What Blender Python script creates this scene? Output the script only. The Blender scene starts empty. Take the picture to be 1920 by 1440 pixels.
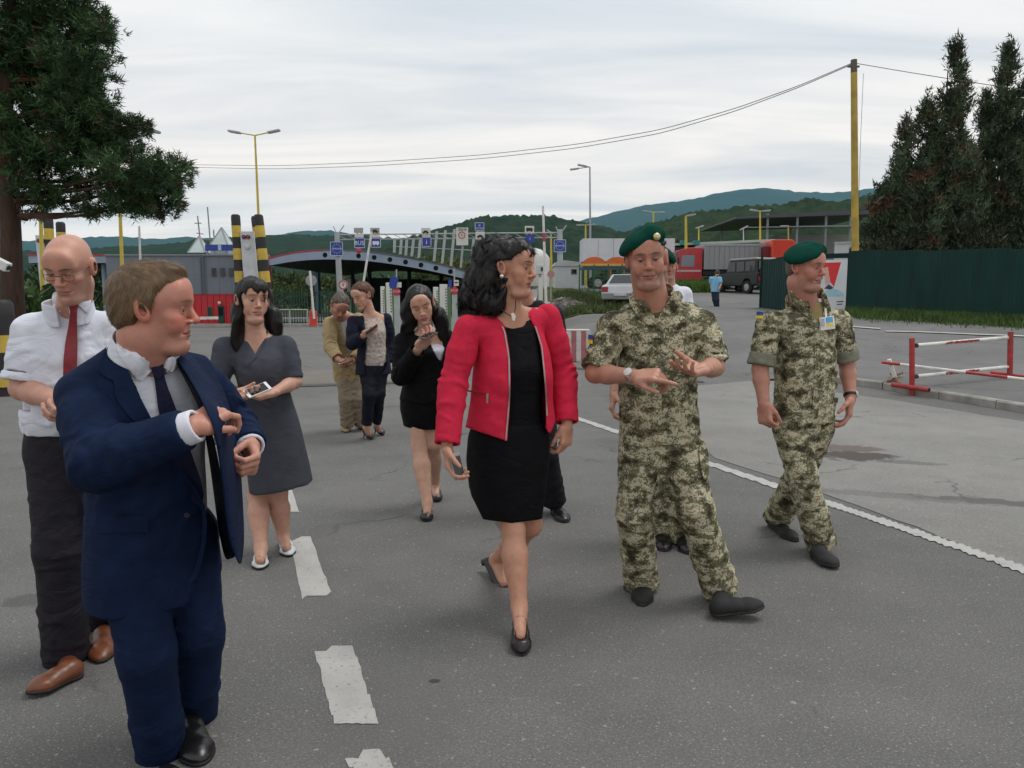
import bpy, bmesh, math, random, os, time
import numpy as np
from mathutils import Vector, Matrix
from mathutils.geometry import delaunay_2d_cdt
_T0 = time.time()
SC = bpy.context.scene
COL = SC.collection
rad = math.radians
# ------------------------------------------------------------------ camera, sky, sun, exposure
F, CAMH, HORIZ = 1420.0, 1.48, 560.0            # focal length in px of a 1920 px wide frame, eye height, horizon row
PITCH = math.atan((720 - HORIZ) / F)
cam_d = bpy.data.cameras.new('camera')
cam_d.sensor_width = 36.0
cam_d.lens = 36.0 * F / 1920.0
cam_d.clip_start, cam_d.clip_end = 0.1, 30000.0
cam = bpy.data.objects.new('camera', cam_d)
COL.objects.link(cam)
cam.location = (0, 0, CAMH)
cam.rotation_euler = (math.pi / 2 - PITCH, 0, 0)
SC.camera = cam
SUN_EL, SUN_AZ = rad(68), rad(70)
world = bpy.data.worlds.new('World')
SC.world = world
world.use_nodes = True


def build_world():
	nt = world.node_tree
	N, L = nt.nodes, nt.links
	N.clear()
	out = N.new('ShaderNodeOutputWorld')
	sky = N.new('ShaderNodeTexSky')
	sky.sky_type = 'NISHITA'
	sky.sun_disc = False
	sky.sun_elevation = SUN_EL
	sky.sun_rotation = SUN_AZ
	sky.air_density = 1.0
	sky.dust_density = 3.0
	bg1 = N.new('ShaderNodeBackground')
	bg1.inputs[1].default_value = 0.1
	L.new(sky.outputs[0], bg1.inputs[0])
	# a closed cloud sheet: streaks stretched towards the horizon by the plane projection
	tc = N.new('ShaderNodeTexCoord')
	sep = N.new('ShaderNodeSeparateXYZ')
	L.new(tc.outputs['Generated'], sep.inputs[0])
	zz = N.new('ShaderNodeMath'); zz.operation = 'ABSOLUTE'
	L.new(sep.outputs[2], zz.inputs[0])
	za = N.new('ShaderNodeMath'); za.operation = 'ADD'; za.inputs[1].default_value = 0.12
	L.new(zz.outputs[0], za.inputs[0])
	dx = N.new('ShaderNodeMath'); dx.operation = 'DIVIDE'
	L.new(sep.outputs[0], dx.inputs[0]); L.new(za.outputs[0], dx.inputs[1])
	dy = N.new('ShaderNodeMath'); dy.operation = 'DIVIDE'
	L.new(sep.outputs[1], dy.inputs[0]); L.new(za.outputs[0], dy.inputs[1])
	cmb = N.new('ShaderNodeCombineXYZ')
	L.new(dx.outputs[0], cmb.inputs[0]); L.new(dy.outputs[0], cmb.inputs[1])
	mp = N.new('ShaderNodeMapping')
	mp.inputs['Rotation'].default_value = (0, 0, rad(18))
	mp.inputs['Scale'].default_value = (0.55, 1.9, 1)
	L.new(cmb.outputs[0], mp.inputs[0])
	no = N.new('ShaderNodeTexNoise')
	no.inputs['Scale'].default_value = 1.1
	no.inputs['Detail'].default_value = 7
	no.inputs['Roughness'].default_value = 0.52
	no.inputs['Distortion'].default_value = 0.5
	L.new(mp.outputs[0], no.inputs['Vector'])
	cr = N.new('ShaderNodeValToRGB')
	e = cr.color_ramp.elements
	e[0].position, e[0].color = 0.33, (0.700, 0.755, 0.820, 1)
	e[1].position, e[1].color = 0.62, (0.985, 0.990, 0.985, 1)
	L.new(no.outputs[0], cr.inputs[0])
	bg2 = N.new('ShaderNodeBackground')
	bg2.inputs[1].default_value = 1.0
	hz = N.new('ShaderNodeMapRange')           # the sheet thins and warms towards the horizon
	hz.inputs[1].default_value, hz.inputs[2].default_value, hz.inputs[3].default_value, hz.inputs[4].default_value = 0.0, 0.42, 1.0, 0.0
	hz.interpolation_type = 'SMOOTHSTEP'
	L.new(zz.outputs[0], hz.inputs[0])
	mh = N.new('ShaderNodeMix'); mh.data_type = 'RGBA'; mh.blend_type = 'MULTIPLY'
	L.new(hz.outputs[0], mh.inputs[0]); L.new(cr.outputs[0], mh.inputs[6]); mh.inputs[7].default_value = (1.34, 1.16, 1.04, 1)
	mh.clamp_result = False
	L.new(mh.outputs[2], bg2.inputs[0])
	mix = N.new('ShaderNodeMixShader')
	mix.inputs[0].default_value = 0.97
	L.new(bg1.outputs[0], mix.inputs[1]); L.new(bg2.outputs[0], mix.inputs[2])
	L.new(mix.outputs[0], out.inputs['Surface'])


build_world()
sun_d = bpy.data.lights.new('sun', 'SUN')
sun_d.energy = 1.5
sun_d.angle = rad(24)
sun_d.color = (1.0, 0.965, 0.92)
sun = bpy.data.objects.new('sun', sun_d)
COL.objects.link(sun)
_sd = Vector((math.sin(SUN_AZ) * math.cos(SUN_EL), math.cos(SUN_AZ) * math.cos(SUN_EL), math.sin(SUN_EL)))
sun.rotation_euler = (-_sd).to_track_quat('-Z', 'Y').to_euler()
sun.location = (0, 0, 60)
SC.view_settings.view_transform = 'Standard'
SC.view_settings.look = 'None'
SC.view_settings.exposure = 0.0
SC.view_settings.gamma = 1.0
SC.view_settings.use_curve_mapping = False
SC.render.engine = 'CYCLES'
SC.cycles.use_denoising = True
SC.cycles.max_bounces = 6
SC.cycles.diffuse_bounces = 3
SC.cycles.glossy_bounces = 2
SC.cycles.transmission_bounces = 3
SC.cycles.volume_bounces = 0
SC.cycles.transparent_max_bounces = 6
random.seed(7)
RNG = np.random.default_rng(7)
# ------------------------------------------------------------------ photo rows and columns to metres
_cp, _sp = math.cos(PITCH), math.sin(PITCH)
CAM = np.array([0, 0, CAMH])


def ray(px, py):
	"""direction of a sight line, scaled to one metre of forward (Y) travel"""
	dx, dy = (px - 960.0) / F, -(py - 720.0) / F
	v = np.array([dx, _cp + dy * _sp, -_sp + dy * _cp])
	return v / v[1]


def J(px, py, Y):
	return CAM + ray(px, py) * Y


def G(px, py, z=0.0):
	r = ray(px, py)
	return CAM + r * ((z - CAMH) / r[2])


def proj(p):
	"""world points (N,3) to photo pixels and depth"""
	x, y, z = p[..., 0], p[..., 1], p[..., 2] - CAMH
	d = y * _cp - z * _sp
	u = y * _sp + z * _cp
	return 960.0 + F * x / d, 720.0 - F * u / d, d


def unit(v):
	v = np.asarray(v, float)
	return v / max(np.linalg.norm(v), 1e-9)
# ------------------------------------------------------------------ objects


def tag(o, label=None, cat=None, group=None, kind=None):
	if label: o['label'] = label
	if cat: o['category'] = cat
	if group: o['group'] = group
	if kind: o['kind'] = kind
	return o


def empty(name, loc, label=None, cat=None, group=None, rz=0.0):
	o = bpy.data.objects.new(name, None)
	o.location = loc
	o.rotation_euler = (0, 0, rz)
	o.empty_display_size = 0.2
	COL.objects.link(o)
	return tag(o, label, cat, group)


def link(name, me, parent=None, mat=None, loc=None):
	o = bpy.data.objects.new(name, me)
	if mat is not None and len(me.materials) == 0:
		for m in (mat if isinstance(mat, (list, tuple)) else [mat]):
			me.materials.append(m)
	if loc is not None: o.location = loc
	if parent is not None: o.parent = parent
	COL.objects.link(o)
	return o


def np_mesh(name, V, Q, smooth=True, col=None, org=None):
	"""mesh from numpy vertices and an (M,3|4) face array"""
	V = np.asarray(V, np.float32)
	if org is not None: V = V - np.asarray(org, np.float32)
	Q = np.asarray(Q, np.int32)
	me = bpy.data.meshes.new(name)
	n, (m, k) = len(V), Q.shape
	me.vertices.add(n)
	me.vertices.foreach_set('co', V.astype(np.float32).ravel())
	me.loops.add(m * k)
	me.loops.foreach_set('vertex_index', Q.ravel())
	me.polygons.add(m)
	me.polygons.foreach_set('loop_start', np.arange(0, m * k, k, dtype=np.int32))
	if smooth:
		me.polygons.foreach_set('use_smooth', np.ones(m, bool))
	me.update(calc_edges=True)
	if col is not None:
		c = np.ones((n, 4), np.float32)
		c[:, :3] = col
		at = me.color_attributes.new('Col', 'FLOAT_COLOR', 'POINT')
		at.data.foreach_set('color', c.ravel())
	return me


class MB:
	"""collects boxes, bars, tubes and prisms; build() links them as one mesh"""
	def __init__(s):
		s.v, s.f = [], []

	def add(s, v, f):
		b = len(s.v)
		s.v += [tuple(map(float, p)) for p in v]
		s.f += [tuple(i + b for i in q) for q in f]
		return s

	def box(s, lo, hi):
		x0, y0, z0 = lo; x1, y1, z1 = hi
		return s.add([(x0, y0, z0), (x1, y0, z0), (x1, y1, z0), (x0, y1, z0), (x0, y0, z1), (x1, y0, z1), (x1, y1, z1), (x0, y1, z1)],
					 [(0, 3, 2, 1), (4, 5, 6, 7), (0, 1, 5, 4), (1, 2, 6, 5), (2, 3, 7, 6), (3, 0, 4, 7)])

	def obox(s, c, ax, ay, az):
		"""box about centre c with three half-axis vectors"""
		c, ax, ay, az = map(np.asarray, (c, ax, ay, az))
		v = [c + i * ax + j * ay + k * az for k in (-1, 1) for j in (-1, 1) for i in (-1, 1)]
		return s.add(v, [(0, 2, 3, 1), (4, 5, 7, 6), (0, 1, 5, 4), (1, 3, 7, 5), (3, 2, 6, 7), (2, 0, 4, 6)])

	def tube(s, pts, r, n=8, cap=True):
		pts = [np.asarray(p, float) for p in pts]
		rr = r if hasattr(r, '__len__') else [r] * len(pts)
		rings = []
		ref = None
		for i, p in enumerate(pts):
			t = unit(pts[min(i + 1, len(pts) - 1)] - pts[max(i - 1, 0)])
			if ref is None:
				ref = np.array([0, 0, 1.0]) if abs(t[2]) < 0.9 else np.array([1.0, 0, 0])
			a = unit(np.cross(t, ref)); b = np.cross(t, a); ref = np.cross(a, t)
			rings.append([p + rr[i] * (math.cos(w) * a + math.sin(w) * b) for w in np.arange(n) * 2 * math.pi / n])
		v = [q for ring in rings for q in ring]
		f = []
		for i in range(len(pts) - 1):
			for j in range(n):
				k = (j + 1) % n
				f.append((i * n + j, i * n + k, (i + 1) * n + k, (i + 1) * n + j))
		if cap:
			f.append(tuple(range(n))); f.append(tuple(range((len(pts) - 1) * n, len(pts) * n))[::-1])
		return s.add(v, f)

	def prism(s, poly, d):
		"""polygon (3D points, planar) extruded along vector d"""
		poly = [np.asarray(p, float) for p in poly]
		n = len(poly)
		v = poly + [p + np.asarray(d, float) for p in poly]
		return s.add(v, [tuple(range(n))[::-1], tuple(range(n, 2 * n))] + [(i, (i + 1) % n, n + (i + 1) % n, n + i) for i in range(n)])

	def lathe(s, prof, c=(0, 0, 0), n=16, ax=None):
		"""profile [(r, z)] turned round an axis through c"""
		c = np.asarray(c, float)
		az = unit(ax) if ax is not None else np.array([0, 0, 1.0])
		a = unit(np.cross(az, [0, 1, 0.01])); b = np.cross(az, a)
		v, f = [], []
		for r, z in prof:
			for j in range(n):
				w = 2 * math.pi * j / n
				v.append(c + az * z + r * (math.cos(w) * a + math.sin(w) * b))
		for i in range(len(prof) - 1):
			for j in range(n):
				k = (j + 1) % n
				f.append((i * n + j, i * n + k, (i + 1) * n + k, (i + 1) * n + j))
		f.append(tuple(range(n))[::-1]); f.append(tuple(range((len(prof) - 1) * n, len(prof) * n)))
		return s.add(v, f)

	def mesh(s, name, smooth=False, bevel=0.0, org=None):
		me = bpy.data.meshes.new(name)
		v = s.v if org is None else [(p[0] - org[0], p[1] - org[1], p[2] - org[2]) for p in s.v]
		me.from_pydata(v, [], s.f)
		bm = bmesh.new(); bm.from_mesh(me)
		bmesh.ops.recalc_face_normals(bm, faces=bm.faces)
		if bevel:
			bmesh.ops.bevel(bm, geom=[e for e in bm.edges if len(e.link_faces) == 2 and e.calc_face_angle(0) > 0.5],
							offset=bevel, segments=2, affect='EDGES', profile=0.6)
		bm.to_mesh(me); bm.free()
		if smooth:
			me.polygons.foreach_set('use_smooth', np.ones(len(me.polygons), bool))
			me.set_sharp_from_angle(angle=rad(38))
		return me

	def build(s, name, mat, parent=None, smooth=False, bevel=0.0, org=None, loc=None):
		return link(name, s.mesh(name, smooth, bevel, org), parent, mat, loc)
# ------------------------------------------------------------------ materials
MATS = {}


def _nt(name):
	m = bpy.data.materials.new(name)
	m.use_nodes = True
	return m, m.node_tree.nodes, m.node_tree.links, m.node_tree.nodes['Principled BSDF']


def paint(name, col, rough=0.6, var=0.10, scale=6.0, bump=0.0, bscale=200.0, metal=0.0, sheen=0.0, attr=False, spec=0.5, dirt=0.0,
		  coat=0.0, stretch=None, wrinkle=0.0):
	"""plain surface: colour with noise variation, optional dirt and fine bump"""
	if name in MATS: return MATS[name]
	m, N, L, B = _nt(name)
	tc = N.new('ShaderNodeTexCoord')
	no = N.new('ShaderNodeTexNoise')
	no.inputs['Scale'].default_value = scale
	no.inputs['Detail'].default_value = 5
	if stretch:
		mp = N.new('ShaderNodeMapping'); mp.inputs['Scale'].default_value = stretch
		L.new(tc.outputs['Object'], mp.inputs[0]); L.new(mp.outputs[0], no.inputs['Vector'])
	else:
		L.new(tc.outputs['Object'], no.inputs['Vector'])
	mr = N.new('ShaderNodeMapRange')
	mr.inputs[1].default_value, mr.inputs[2].default_value = 0.3, 0.7
	mr.inputs[3].default_value, mr.inputs[4].default_value = 1 - var, 1 + var
	L.new(no.outputs[0], mr.inputs[0])
	mx = N.new('ShaderNodeMix'); mx.data_type = 'RGBA'; mx.blend_type = 'MULTIPLY'
	mx.inputs[0].default_value = 1.0
	if attr:
		at = N.new('ShaderNodeAttribute'); at.attribute_name = 'Col'
		L.new(at.outputs[0], mx.inputs[6])
	else:
		mx.inputs[6].default_value = (*col, 1)
	L.new(mr.outputs[0], mx.inputs[7])
	last = mx.outputs[2]
	if dirt:
		n2 = N.new('ShaderNodeTexNoise'); n2.inputs['Scale'].default_value = scale * 0.37; n2.inputs['Detail'].default_value = 8
		L.new(tc.outputs['Object'], n2.inputs['Vector'])
		r2 = N.new('ShaderNodeMapRange')
		r2.inputs[1].default_value, r2.inputs[2].default_value, r2.inputs[3].default_value, r2.inputs[4].default_value = 0.5, 0.75, 0, dirt
		L.new(n2.outputs[0], r2.inputs[0])
		m2 = N.new('ShaderNodeMix'); m2.data_type = 'RGBA'
		L.new(r2.outputs[0], m2.inputs[0]); L.new(last, m2.inputs[6]); m2.inputs[7].default_value = (0.10, 0.085, 0.065, 1)
		last = m2.outputs[2]
	L.new(last, B.inputs['Base Color'])
	B.inputs['Roughness'].default_value = rough
	B.inputs['Metallic'].default_value = metal
	B.inputs['Specular IOR Level'].default_value = spec
	if sheen: B.inputs['Sheen Weight'].default_value = sheen; B.inputs['Sheen Roughness'].default_value = 0.6
	if coat: B.inputs['Coat Weight'].default_value = coat; B.inputs['Coat Roughness'].default_value = 0.15
	if bump:
		n3 = N.new('ShaderNodeTexNoise'); n3.inputs['Scale'].default_value = bscale; n3.inputs['Detail'].default_value = 2
		L.new(tc.outputs['Object'], n3.inputs['Vector'])
		bp = N.new('ShaderNodeBump'); bp.inputs['Strength'].default_value = bump; bp.inputs['Distance'].default_value = 0.01
		L.new(n3.outputs[0], bp.inputs['Height']); L.new(bp.outputs[0], B.inputs['Normal'])
	if wrinkle: creases(N, L, B, tc, wrinkle)
	MATS[name] = m
	return m


def creases(N, L, B, tc, k, scale=5.2):
	"""fine pulled creases in cloth, as relief"""
	mp = N.new('ShaderNodeMapping'); mp.inputs['Scale'].default_value = (1, 1, 1.7); mp.inputs['Rotation'].default_value = (.3, .5, .2)
	L.new(tc.outputs['Object'], mp.inputs[0])
	n = N.new('ShaderNodeTexNoise'); n.inputs['Scale'].default_value = scale; n.inputs['Detail'].default_value = 2.5; n.inputs['Distortion'].default_value = 1.4
	L.new(mp.outputs[0], n.inputs['Vector'])
	a = N.new('ShaderNodeMath'); a.operation = 'SUBTRACT'; a.inputs[1].default_value = .5
	b = N.new('ShaderNodeMath'); b.operation = 'ABSOLUTE'
	c = N.new('ShaderNodeMath'); c.operation = 'POWER'; c.inputs[1].default_value = .6
	L.new(n.outputs[0], a.inputs[0]); L.new(a.outputs[0], b.inputs[0]); L.new(b.outputs[0], c.inputs[0])
	bp = N.new('ShaderNodeBump'); bp.inputs['Strength'].default_value = k; bp.inputs['Distance'].default_value = .03
	L.new(c.outputs[0], bp.inputs['Height'])
	old = B.inputs['Normal'].links
	if old: L.new(old[0].from_socket, bp.inputs['Normal'])
	L.new(bp.outputs[0], B.inputs['Normal'])


def camo_mat():
	"""pixel camouflage: noise read at snapped positions so the blotches come out in little squares"""
	if 'camo' in MATS: return MATS['camo']
	m, N, L, B = _nt('camouflage_cloth')
	tc = N.new('ShaderNodeTexCoord')
	sn = N.new('ShaderNodeVectorMath'); sn.operation = 'SNAP'
	sn.inputs[1].default_value = (0.0062, 0.0062, 0.0062)
	L.new(tc.outputs['Object'], sn.inputs[0])
	mp = N.new('ShaderNodeMapping'); mp.inputs['Scale'].default_value = (1.0, 1.0, 1.5)
	L.new(sn.outputs[0], mp.inputs[0])
	big = N.new('ShaderNodeTexNoise'); big.inputs['Scale'].default_value = 13.0; big.inputs['Detail'].default_value = 3.4
	big.inputs['Roughness'].default_value = 0.62
	L.new(mp.outputs[0], big.inputs['Vector'])
	wn = N.new('ShaderNodeTexWhiteNoise')
	L.new(sn.outputs[0], wn.inputs['Vector'])
	ad = N.new('ShaderNodeMath'); ad.operation = 'MULTIPLY_ADD'
	ad.inputs[1].default_value = 0.09
	L.new(wn.outputs['Value'], ad.inputs[0]); L.new(big.outputs[0], ad.inputs[2])
	cr = N.new('ShaderNodeValToRGB')
	cr.color_ramp.interpolation = 'CONSTANT'
	cols = [(0.0, (0.042, 0.034, 0.022)), (0.435, (0.105, 0.098, 0.052)), (0.50, (0.215, 0.200, 0.120)),
			(0.53, (0.140, 0.142, 0.095)), (0.57, (0.46, 0.425, 0.300)), (0.67, (0.24, 0.205, 0.120))]
	e = cr.color_ramp.elements
	for i, (p, c) in enumerate(cols):
		el = e[i] if i < 2 else e.new(p)
		el.position, el.color = p, (*c, 1)
	L.new(ad.outputs[0], cr.inputs[0])
	L.new(cr.outputs[0], B.inputs['Base Color'])
	B.inputs['Roughness'].default_value = 0.85
	B.inputs['Specular IOR Level'].default_value = 0.25
	n3 = N.new('ShaderNodeTexNoise'); n3.inputs['Scale'].default_value = 60; n3.inputs['Detail'].default_value = 3
	L.new(tc.outputs['Object'], n3.inputs['Vector'])
	bp = N.new('ShaderNodeBump'); bp.inputs['Strength'].default_value = 0.35; bp.inputs['Distance'].default_value = 0.008
	L.new(n3.outputs[0], bp.inputs['Height']); L.new(bp.outputs[0], B.inputs['Normal'])
	creases(N, L, B, tc, .45)
	MATS['camo'] = m
	return m


def skin_mat():
	if 'skin' in MATS: return MATS['skin']
	m, N, L, B = _nt('skin')
	at = N.new('ShaderNodeAttribute'); at.attribute_name = 'Col'
	tc = N.new('ShaderNodeTexCoord')
	no = N.new('ShaderNodeTexNoise'); no.inputs['Scale'].default_value = 34; no.inputs['Detail'].default_value = 7
	L.new(tc.outputs['Object'], no.inputs['Vector'])
	mr = N.new('ShaderNodeMapRange')
	mr.inputs[1].default_value, mr.inputs[2].default_value, mr.inputs[3].default_value, mr.inputs[4].default_value = 0.3, 0.7, 0.90, 1.07
	L.new(no.outputs[0], mr.inputs[0])
	mx = N.new('ShaderNodeMix'); mx.data_type = 'RGBA'; mx.blend_type = 'MULTIPLY'; mx.inputs[0].default_value = 1
	L.new(at.outputs[0], mx.inputs[6]); L.new(mr.outputs[0], mx.inputs[7])
	L.new(mx.outputs[2], B.inputs['Base Color'])
	B.inputs['Roughness'].default_value = 0.48
	B.inputs['Specular IOR Level'].default_value = 0.45
	B.inputs['Subsurface Weight'].default_value = 0.18
	B.inputs['Subsurface Radius'].default_value = (1.0, 0.35, 0.2)
	B.inputs['Subsurface Scale'].default_value = 0.008
	n3 = N.new('ShaderNodeTexNoise'); n3.inputs['Scale'].default_value = 120; n3.inputs['Detail'].default_value = 5
	L.new(tc.outputs['Object'], n3.inputs['Vector'])
	bp = N.new('ShaderNodeBump'); bp.inputs['Strength'].default_value = 0.22; bp.inputs['Distance'].default_value = 0.004
	L.new(n3.outputs[0], bp.inputs['Height']); L.new(bp.outputs[0], B.inputs['Normal'])
	MATS['skin'] = m
	return m
# ------------------------------------------------------------------ bodies and cloth: distance fields turned into meshes
f32 = np.float32


class Grid:
	def __init__(s, lo, hi, h):
		s.lo = np.asarray(lo, float); s.h = float(h)
		s.n = np.maximum(np.ceil((np.asarray(hi, float) - s.lo) / h).astype(int) + 1, 4)
		s.ax = [(s.lo[i] + h * np.arange(s.n[i])).astype(f32) for i in range(3)]
		s.d = np.full(tuple(s.n), 0.25, f32)

	def box(s, lo, hi):
		a = np.clip(np.floor((np.asarray(lo) - s.lo) / s.h).astype(int), 0, s.n)
		b = np.clip(np.ceil((np.asarray(hi) - s.lo) / s.h).astype(int) + 1, 0, s.n)
		if np.any(b - a < 1): return None
		sl = tuple(slice(a[i], b[i]) for i in range(3))
		return sl, s.ax[0][sl[0]][:, None, None], s.ax[1][sl[1]][None, :, None], s.ax[2][sl[2]][None, None, :]

	def U(s, prim, k=0.01):
		lo, hi, f = prim
		r = s.box(np.asarray(lo) - k - 0.02, np.asarray(hi) + k + 0.02)
		if r is None: return s
		sl, X, Y, Z = r
		s.d[sl] = smin(s.d[sl], f(X, Y, Z), k)
		return s

	def S(s, prim, k=0.004):
		lo, hi, f = prim
		r = s.box(np.asarray(lo) - k - 0.03, np.asarray(hi) + k + 0.03)
		if r is None: return s
		sl, X, Y, Z = r
		s.d[sl] = -smin(-s.d[sl], f(X, Y, Z), k)
		return s

	def I(s, fn, k=0.0):
		r = s.box(s.lo, s.lo + s.h * (s.n - 1))
		sl, X, Y, Z = r
		v = np.broadcast_to(fn(X, Y, Z), s.d.shape)
		s.d = -smin(-s.d, -v, k) if k else np.maximum(s.d, v).astype(f32)
		return s

	def band(s, w=0.03, lo=None, hi=None):
		if lo is None:
			off = np.zeros(3, int); sub = s.d
		else:
			r = s.box(lo, hi)
			if r is None: return (np.zeros(0, int),) * 3, np.zeros((0, 3))
			off = np.array([q.start for q in r[0]]); sub = s.d[r[0]]
		i = np.nonzero(np.abs(sub) < w)
		idx = tuple(i[k] + off[k] for k in range(3))
		p = np.stack([s.ax[k][idx[k]] for k in range(3)], -1)
		return idx, p

	def sample(s, p):
		q = (p - s.lo) / s.h
		i = np.floor(q).astype(int)
		ok = np.all((i >= 0) & (i < s.n - 1), axis=-1)
		i = np.clip(i, 0, s.n - 2)
		t = np.clip(q - i, 0, 1)
		d = s.d; x, y, z = i[..., 0], i[..., 1], i[..., 2]
		tx, ty, tz = t[..., 0], t[..., 1], t[..., 2]
		c = ((d[x, y, z] * (1 - tx) + d[x + 1, y, z] * tx) * (1 - ty) + (d[x, y + 1, z] * (1 - tx) + d[x + 1, y + 1, z] * tx) * ty) * (1 - tz) + \
			((d[x, y, z + 1] * (1 - tx) + d[x + 1, y, z + 1] * tx) * (1 - ty) + (d[x, y + 1, z + 1] * (1 - tx) + d[x + 1, y + 1, z + 1] * tx) * ty) * tz
		return np.where(ok, c, 0.25)

	def grad(s, p):
		e = s.h * 0.7
		g = np.stack([s.sample(p + e * np.eye(3)[k]) - s.sample(p - e * np.eye(3)[k]) for k in range(3)], -1)
		return g / np.maximum(np.linalg.norm(g, axis=-1, keepdims=True), 1e-6)

	def mesh(s, skip=None):
		"""surface nets; skip = list of (lo, hi) boxes whose faces are left to a finer grid"""
		d = s.d
		sg = d < 0
		a = sg[:-1] ^ sg[1:]; b = sg[:, :-1] ^ sg[:, 1:]; c = sg[:, :, :-1] ^ sg[:, :, 1:]
		act = np.zeros(tuple(s.n - 1), bool)
		for j in (0, 1):
			for k in (0, 1):
				act |= a[:, j:d.shape[1] - 1 + j, k:d.shape[2] - 1 + k]
				act |= b[j:d.shape[0] - 1 + j, :, k:d.shape[2] - 1 + k]
				act |= c[j:d.shape[0] - 1 + j, k:d.shape[1] - 1 + k, :]
		I = np.argwhere(act)
		if len(I) == 0: return np.zeros((0, 3)), np.zeros((0, 4), int)
		cid = np.full(act.shape, -1, np.int32)
		cid[act] = np.arange(len(I))
		co = np.zeros((len(I), 8), f32)
		for q in range(8):
			co[:, q] = d[I[:, 0] + (q & 1), I[:, 1] + (q >> 1 & 1), I[:, 2] + (q >> 2 & 1)]
		P = np.zeros((len(I), 3)); W = np.zeros(len(I))
		for q in range(8):
			for ax in range(3):
				if q >> ax & 1: continue
				r = q | (1 << ax)
				x = (co[:, q] < 0) != (co[:, r] < 0)
				t = np.where(x, co[:, q] / np.where(x, co[:, q] - co[:, r], 1), 0)
				e = np.array([q & 1, q >> 1 & 1, q >> 2 & 1], float)
				pt = np.repeat(e[None], len(I), 0); pt[:, ax] = t
				P += pt * x[:, None]; W += x
		P = (P / np.maximum(W, 1)[:, None] + I) * s.h + s.lo
		Qs = []
		for ax, cr in enumerate((a, b, c)):
			u, v = (ax + 1) % 3, (ax + 2) % 3
			E = np.argwhere(cr)
			ok = (E[:, u] > 0) & (E[:, v] > 0) & (E[:, u] < d.shape[u] - 1) & (E[:, v] < d.shape[v] - 1)
			E = E[ok]
			if len(E) == 0: continue
			q = []
			for du, dv in ((1, 1), (0, 1), (0, 0), (1, 0)):
				e = E.copy(); e[:, u] -= du; e[:, v] -= dv
				q.append(cid[e[:, 0], e[:, 1], e[:, 2]])
			q = np.stack(q, 1)
			fl = sg[E[:, 0], E[:, 1], E[:, 2]]
			q[~fl] = q[~fl][:, ::-1]
			Qs.append(q)
		Q = np.concatenate(Qs)
		# relax onto the surface
		dv = s.sample(P); g = s.grad(P)
		P = P - np.clip(dv, -s.h * 0.5, s.h * 0.5)[:, None] * g
		if skip:
			cen = P[Q].mean(1)
			keep = np.ones(len(Q), bool)
			for lo, hi in skip:
				keep &= ~np.all((cen > np.asarray(lo)) & (cen < np.asarray(hi)), axis=1)
			Q = Q[keep]
			used = np.unique(Q)
			mp = np.zeros(len(P), int); mp[used] = np.arange(len(used))
			P, Q = P[used], mp[Q]
		return P, Q


def smin(a, b, k):
	if k <= 0: return np.minimum(a, b)
	h = np.maximum(k - np.abs(a - b), 0) / k
	return (np.minimum(a, b) - h * h * (k * 0.25)).astype(f32)


def rcone(a, b, ra, rb, flat=None):
	"""rounded cone; flat = (axis, factor): thinner by factor along that axis"""
	a = np.asarray(a, float); b = np.asarray(b, float); ba = b - a
	L2 = max(float(ba @ ba), 1e-9); r = max(ra, rb)

	def f(X, Y, Z):
		px, py, pz = X - f32(a[0]), Y - f32(a[1]), Z - f32(a[2])
		t = np.clip((px * f32(ba[0]) + py * f32(ba[1]) + pz * f32(ba[2])) / f32(L2), 0, 1)
		qx, qy, qz = px - t * f32(ba[0]), py - t * f32(ba[1]), pz - t * f32(ba[2])
		rr = f32(ra) + t * f32(rb - ra)
		s2 = qx * qx + qy * qy + qz * qz
		if flat is not None:
			n, k = flat
			m = qx * f32(n[0]) + qy * f32(n[1]) + qz * f32(n[2])
			k0 = np.sqrt(s2 + m * m * f32(1 / (k * k) - 1))
			return np.sqrt(s2) * (1 - rr / np.maximum(k0, 1e-5))
		return np.sqrt(s2) - rr
	return np.minimum(a, b) - r, np.maximum(a, b) + r, f


def ell(c, r, R=None):
	"""ellipsoid; R rows are its axes"""
	c = np.asarray(c, float); r = np.asarray(r, float); m = r.max()
	A = np.eye(3) if R is None else np.asarray(R, float)

	def f(X, Y, Z):
		px, py, pz = X - f32(c[0]), Y - f32(c[1]), Z - f32(c[2])
		k0 = 0; k1 = 0
		for i in range(3):
			u = px * f32(A[i][0]) + py * f32(A[i][1]) + pz * f32(A[i][2])
			k0 = k0 + (u * f32(1 / r[i])) ** 2
			k1 = k1 + (u * f32(1 / r[i] ** 2)) ** 2
		k0 = np.sqrt(k0); k1 = np.sqrt(k1)
		return np.where(k1 < 1e-4, -r.min(), k0 * (k0 - 1) / np.maximum(k1, 1e-4)).astype(f32)
	return c - m, c + m, f


def rbox(c, half, R, rr):
	c = np.asarray(c, float); half = np.asarray(half, float); A = np.asarray(R, float)
	m = np.linalg.norm(half)

	def f(X, Y, Z):
		p = [X - f32(c[0]), Y - f32(c[1]), Z - f32(c[2])]
		q = [np.abs(p[0] * f32(A[i][0]) + p[1] * f32(A[i][1]) + p[2] * f32(A[i][2])) - f32(half[i] - rr) for i in range(3)]
		o = np.sqrt(sum(np.maximum(v, 0) ** 2 for v in q))
		return o + np.minimum(np.maximum(np.maximum(q[0], q[1]), q[2]), 0) - f32(rr)
	return c - m, c + m, f


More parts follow.
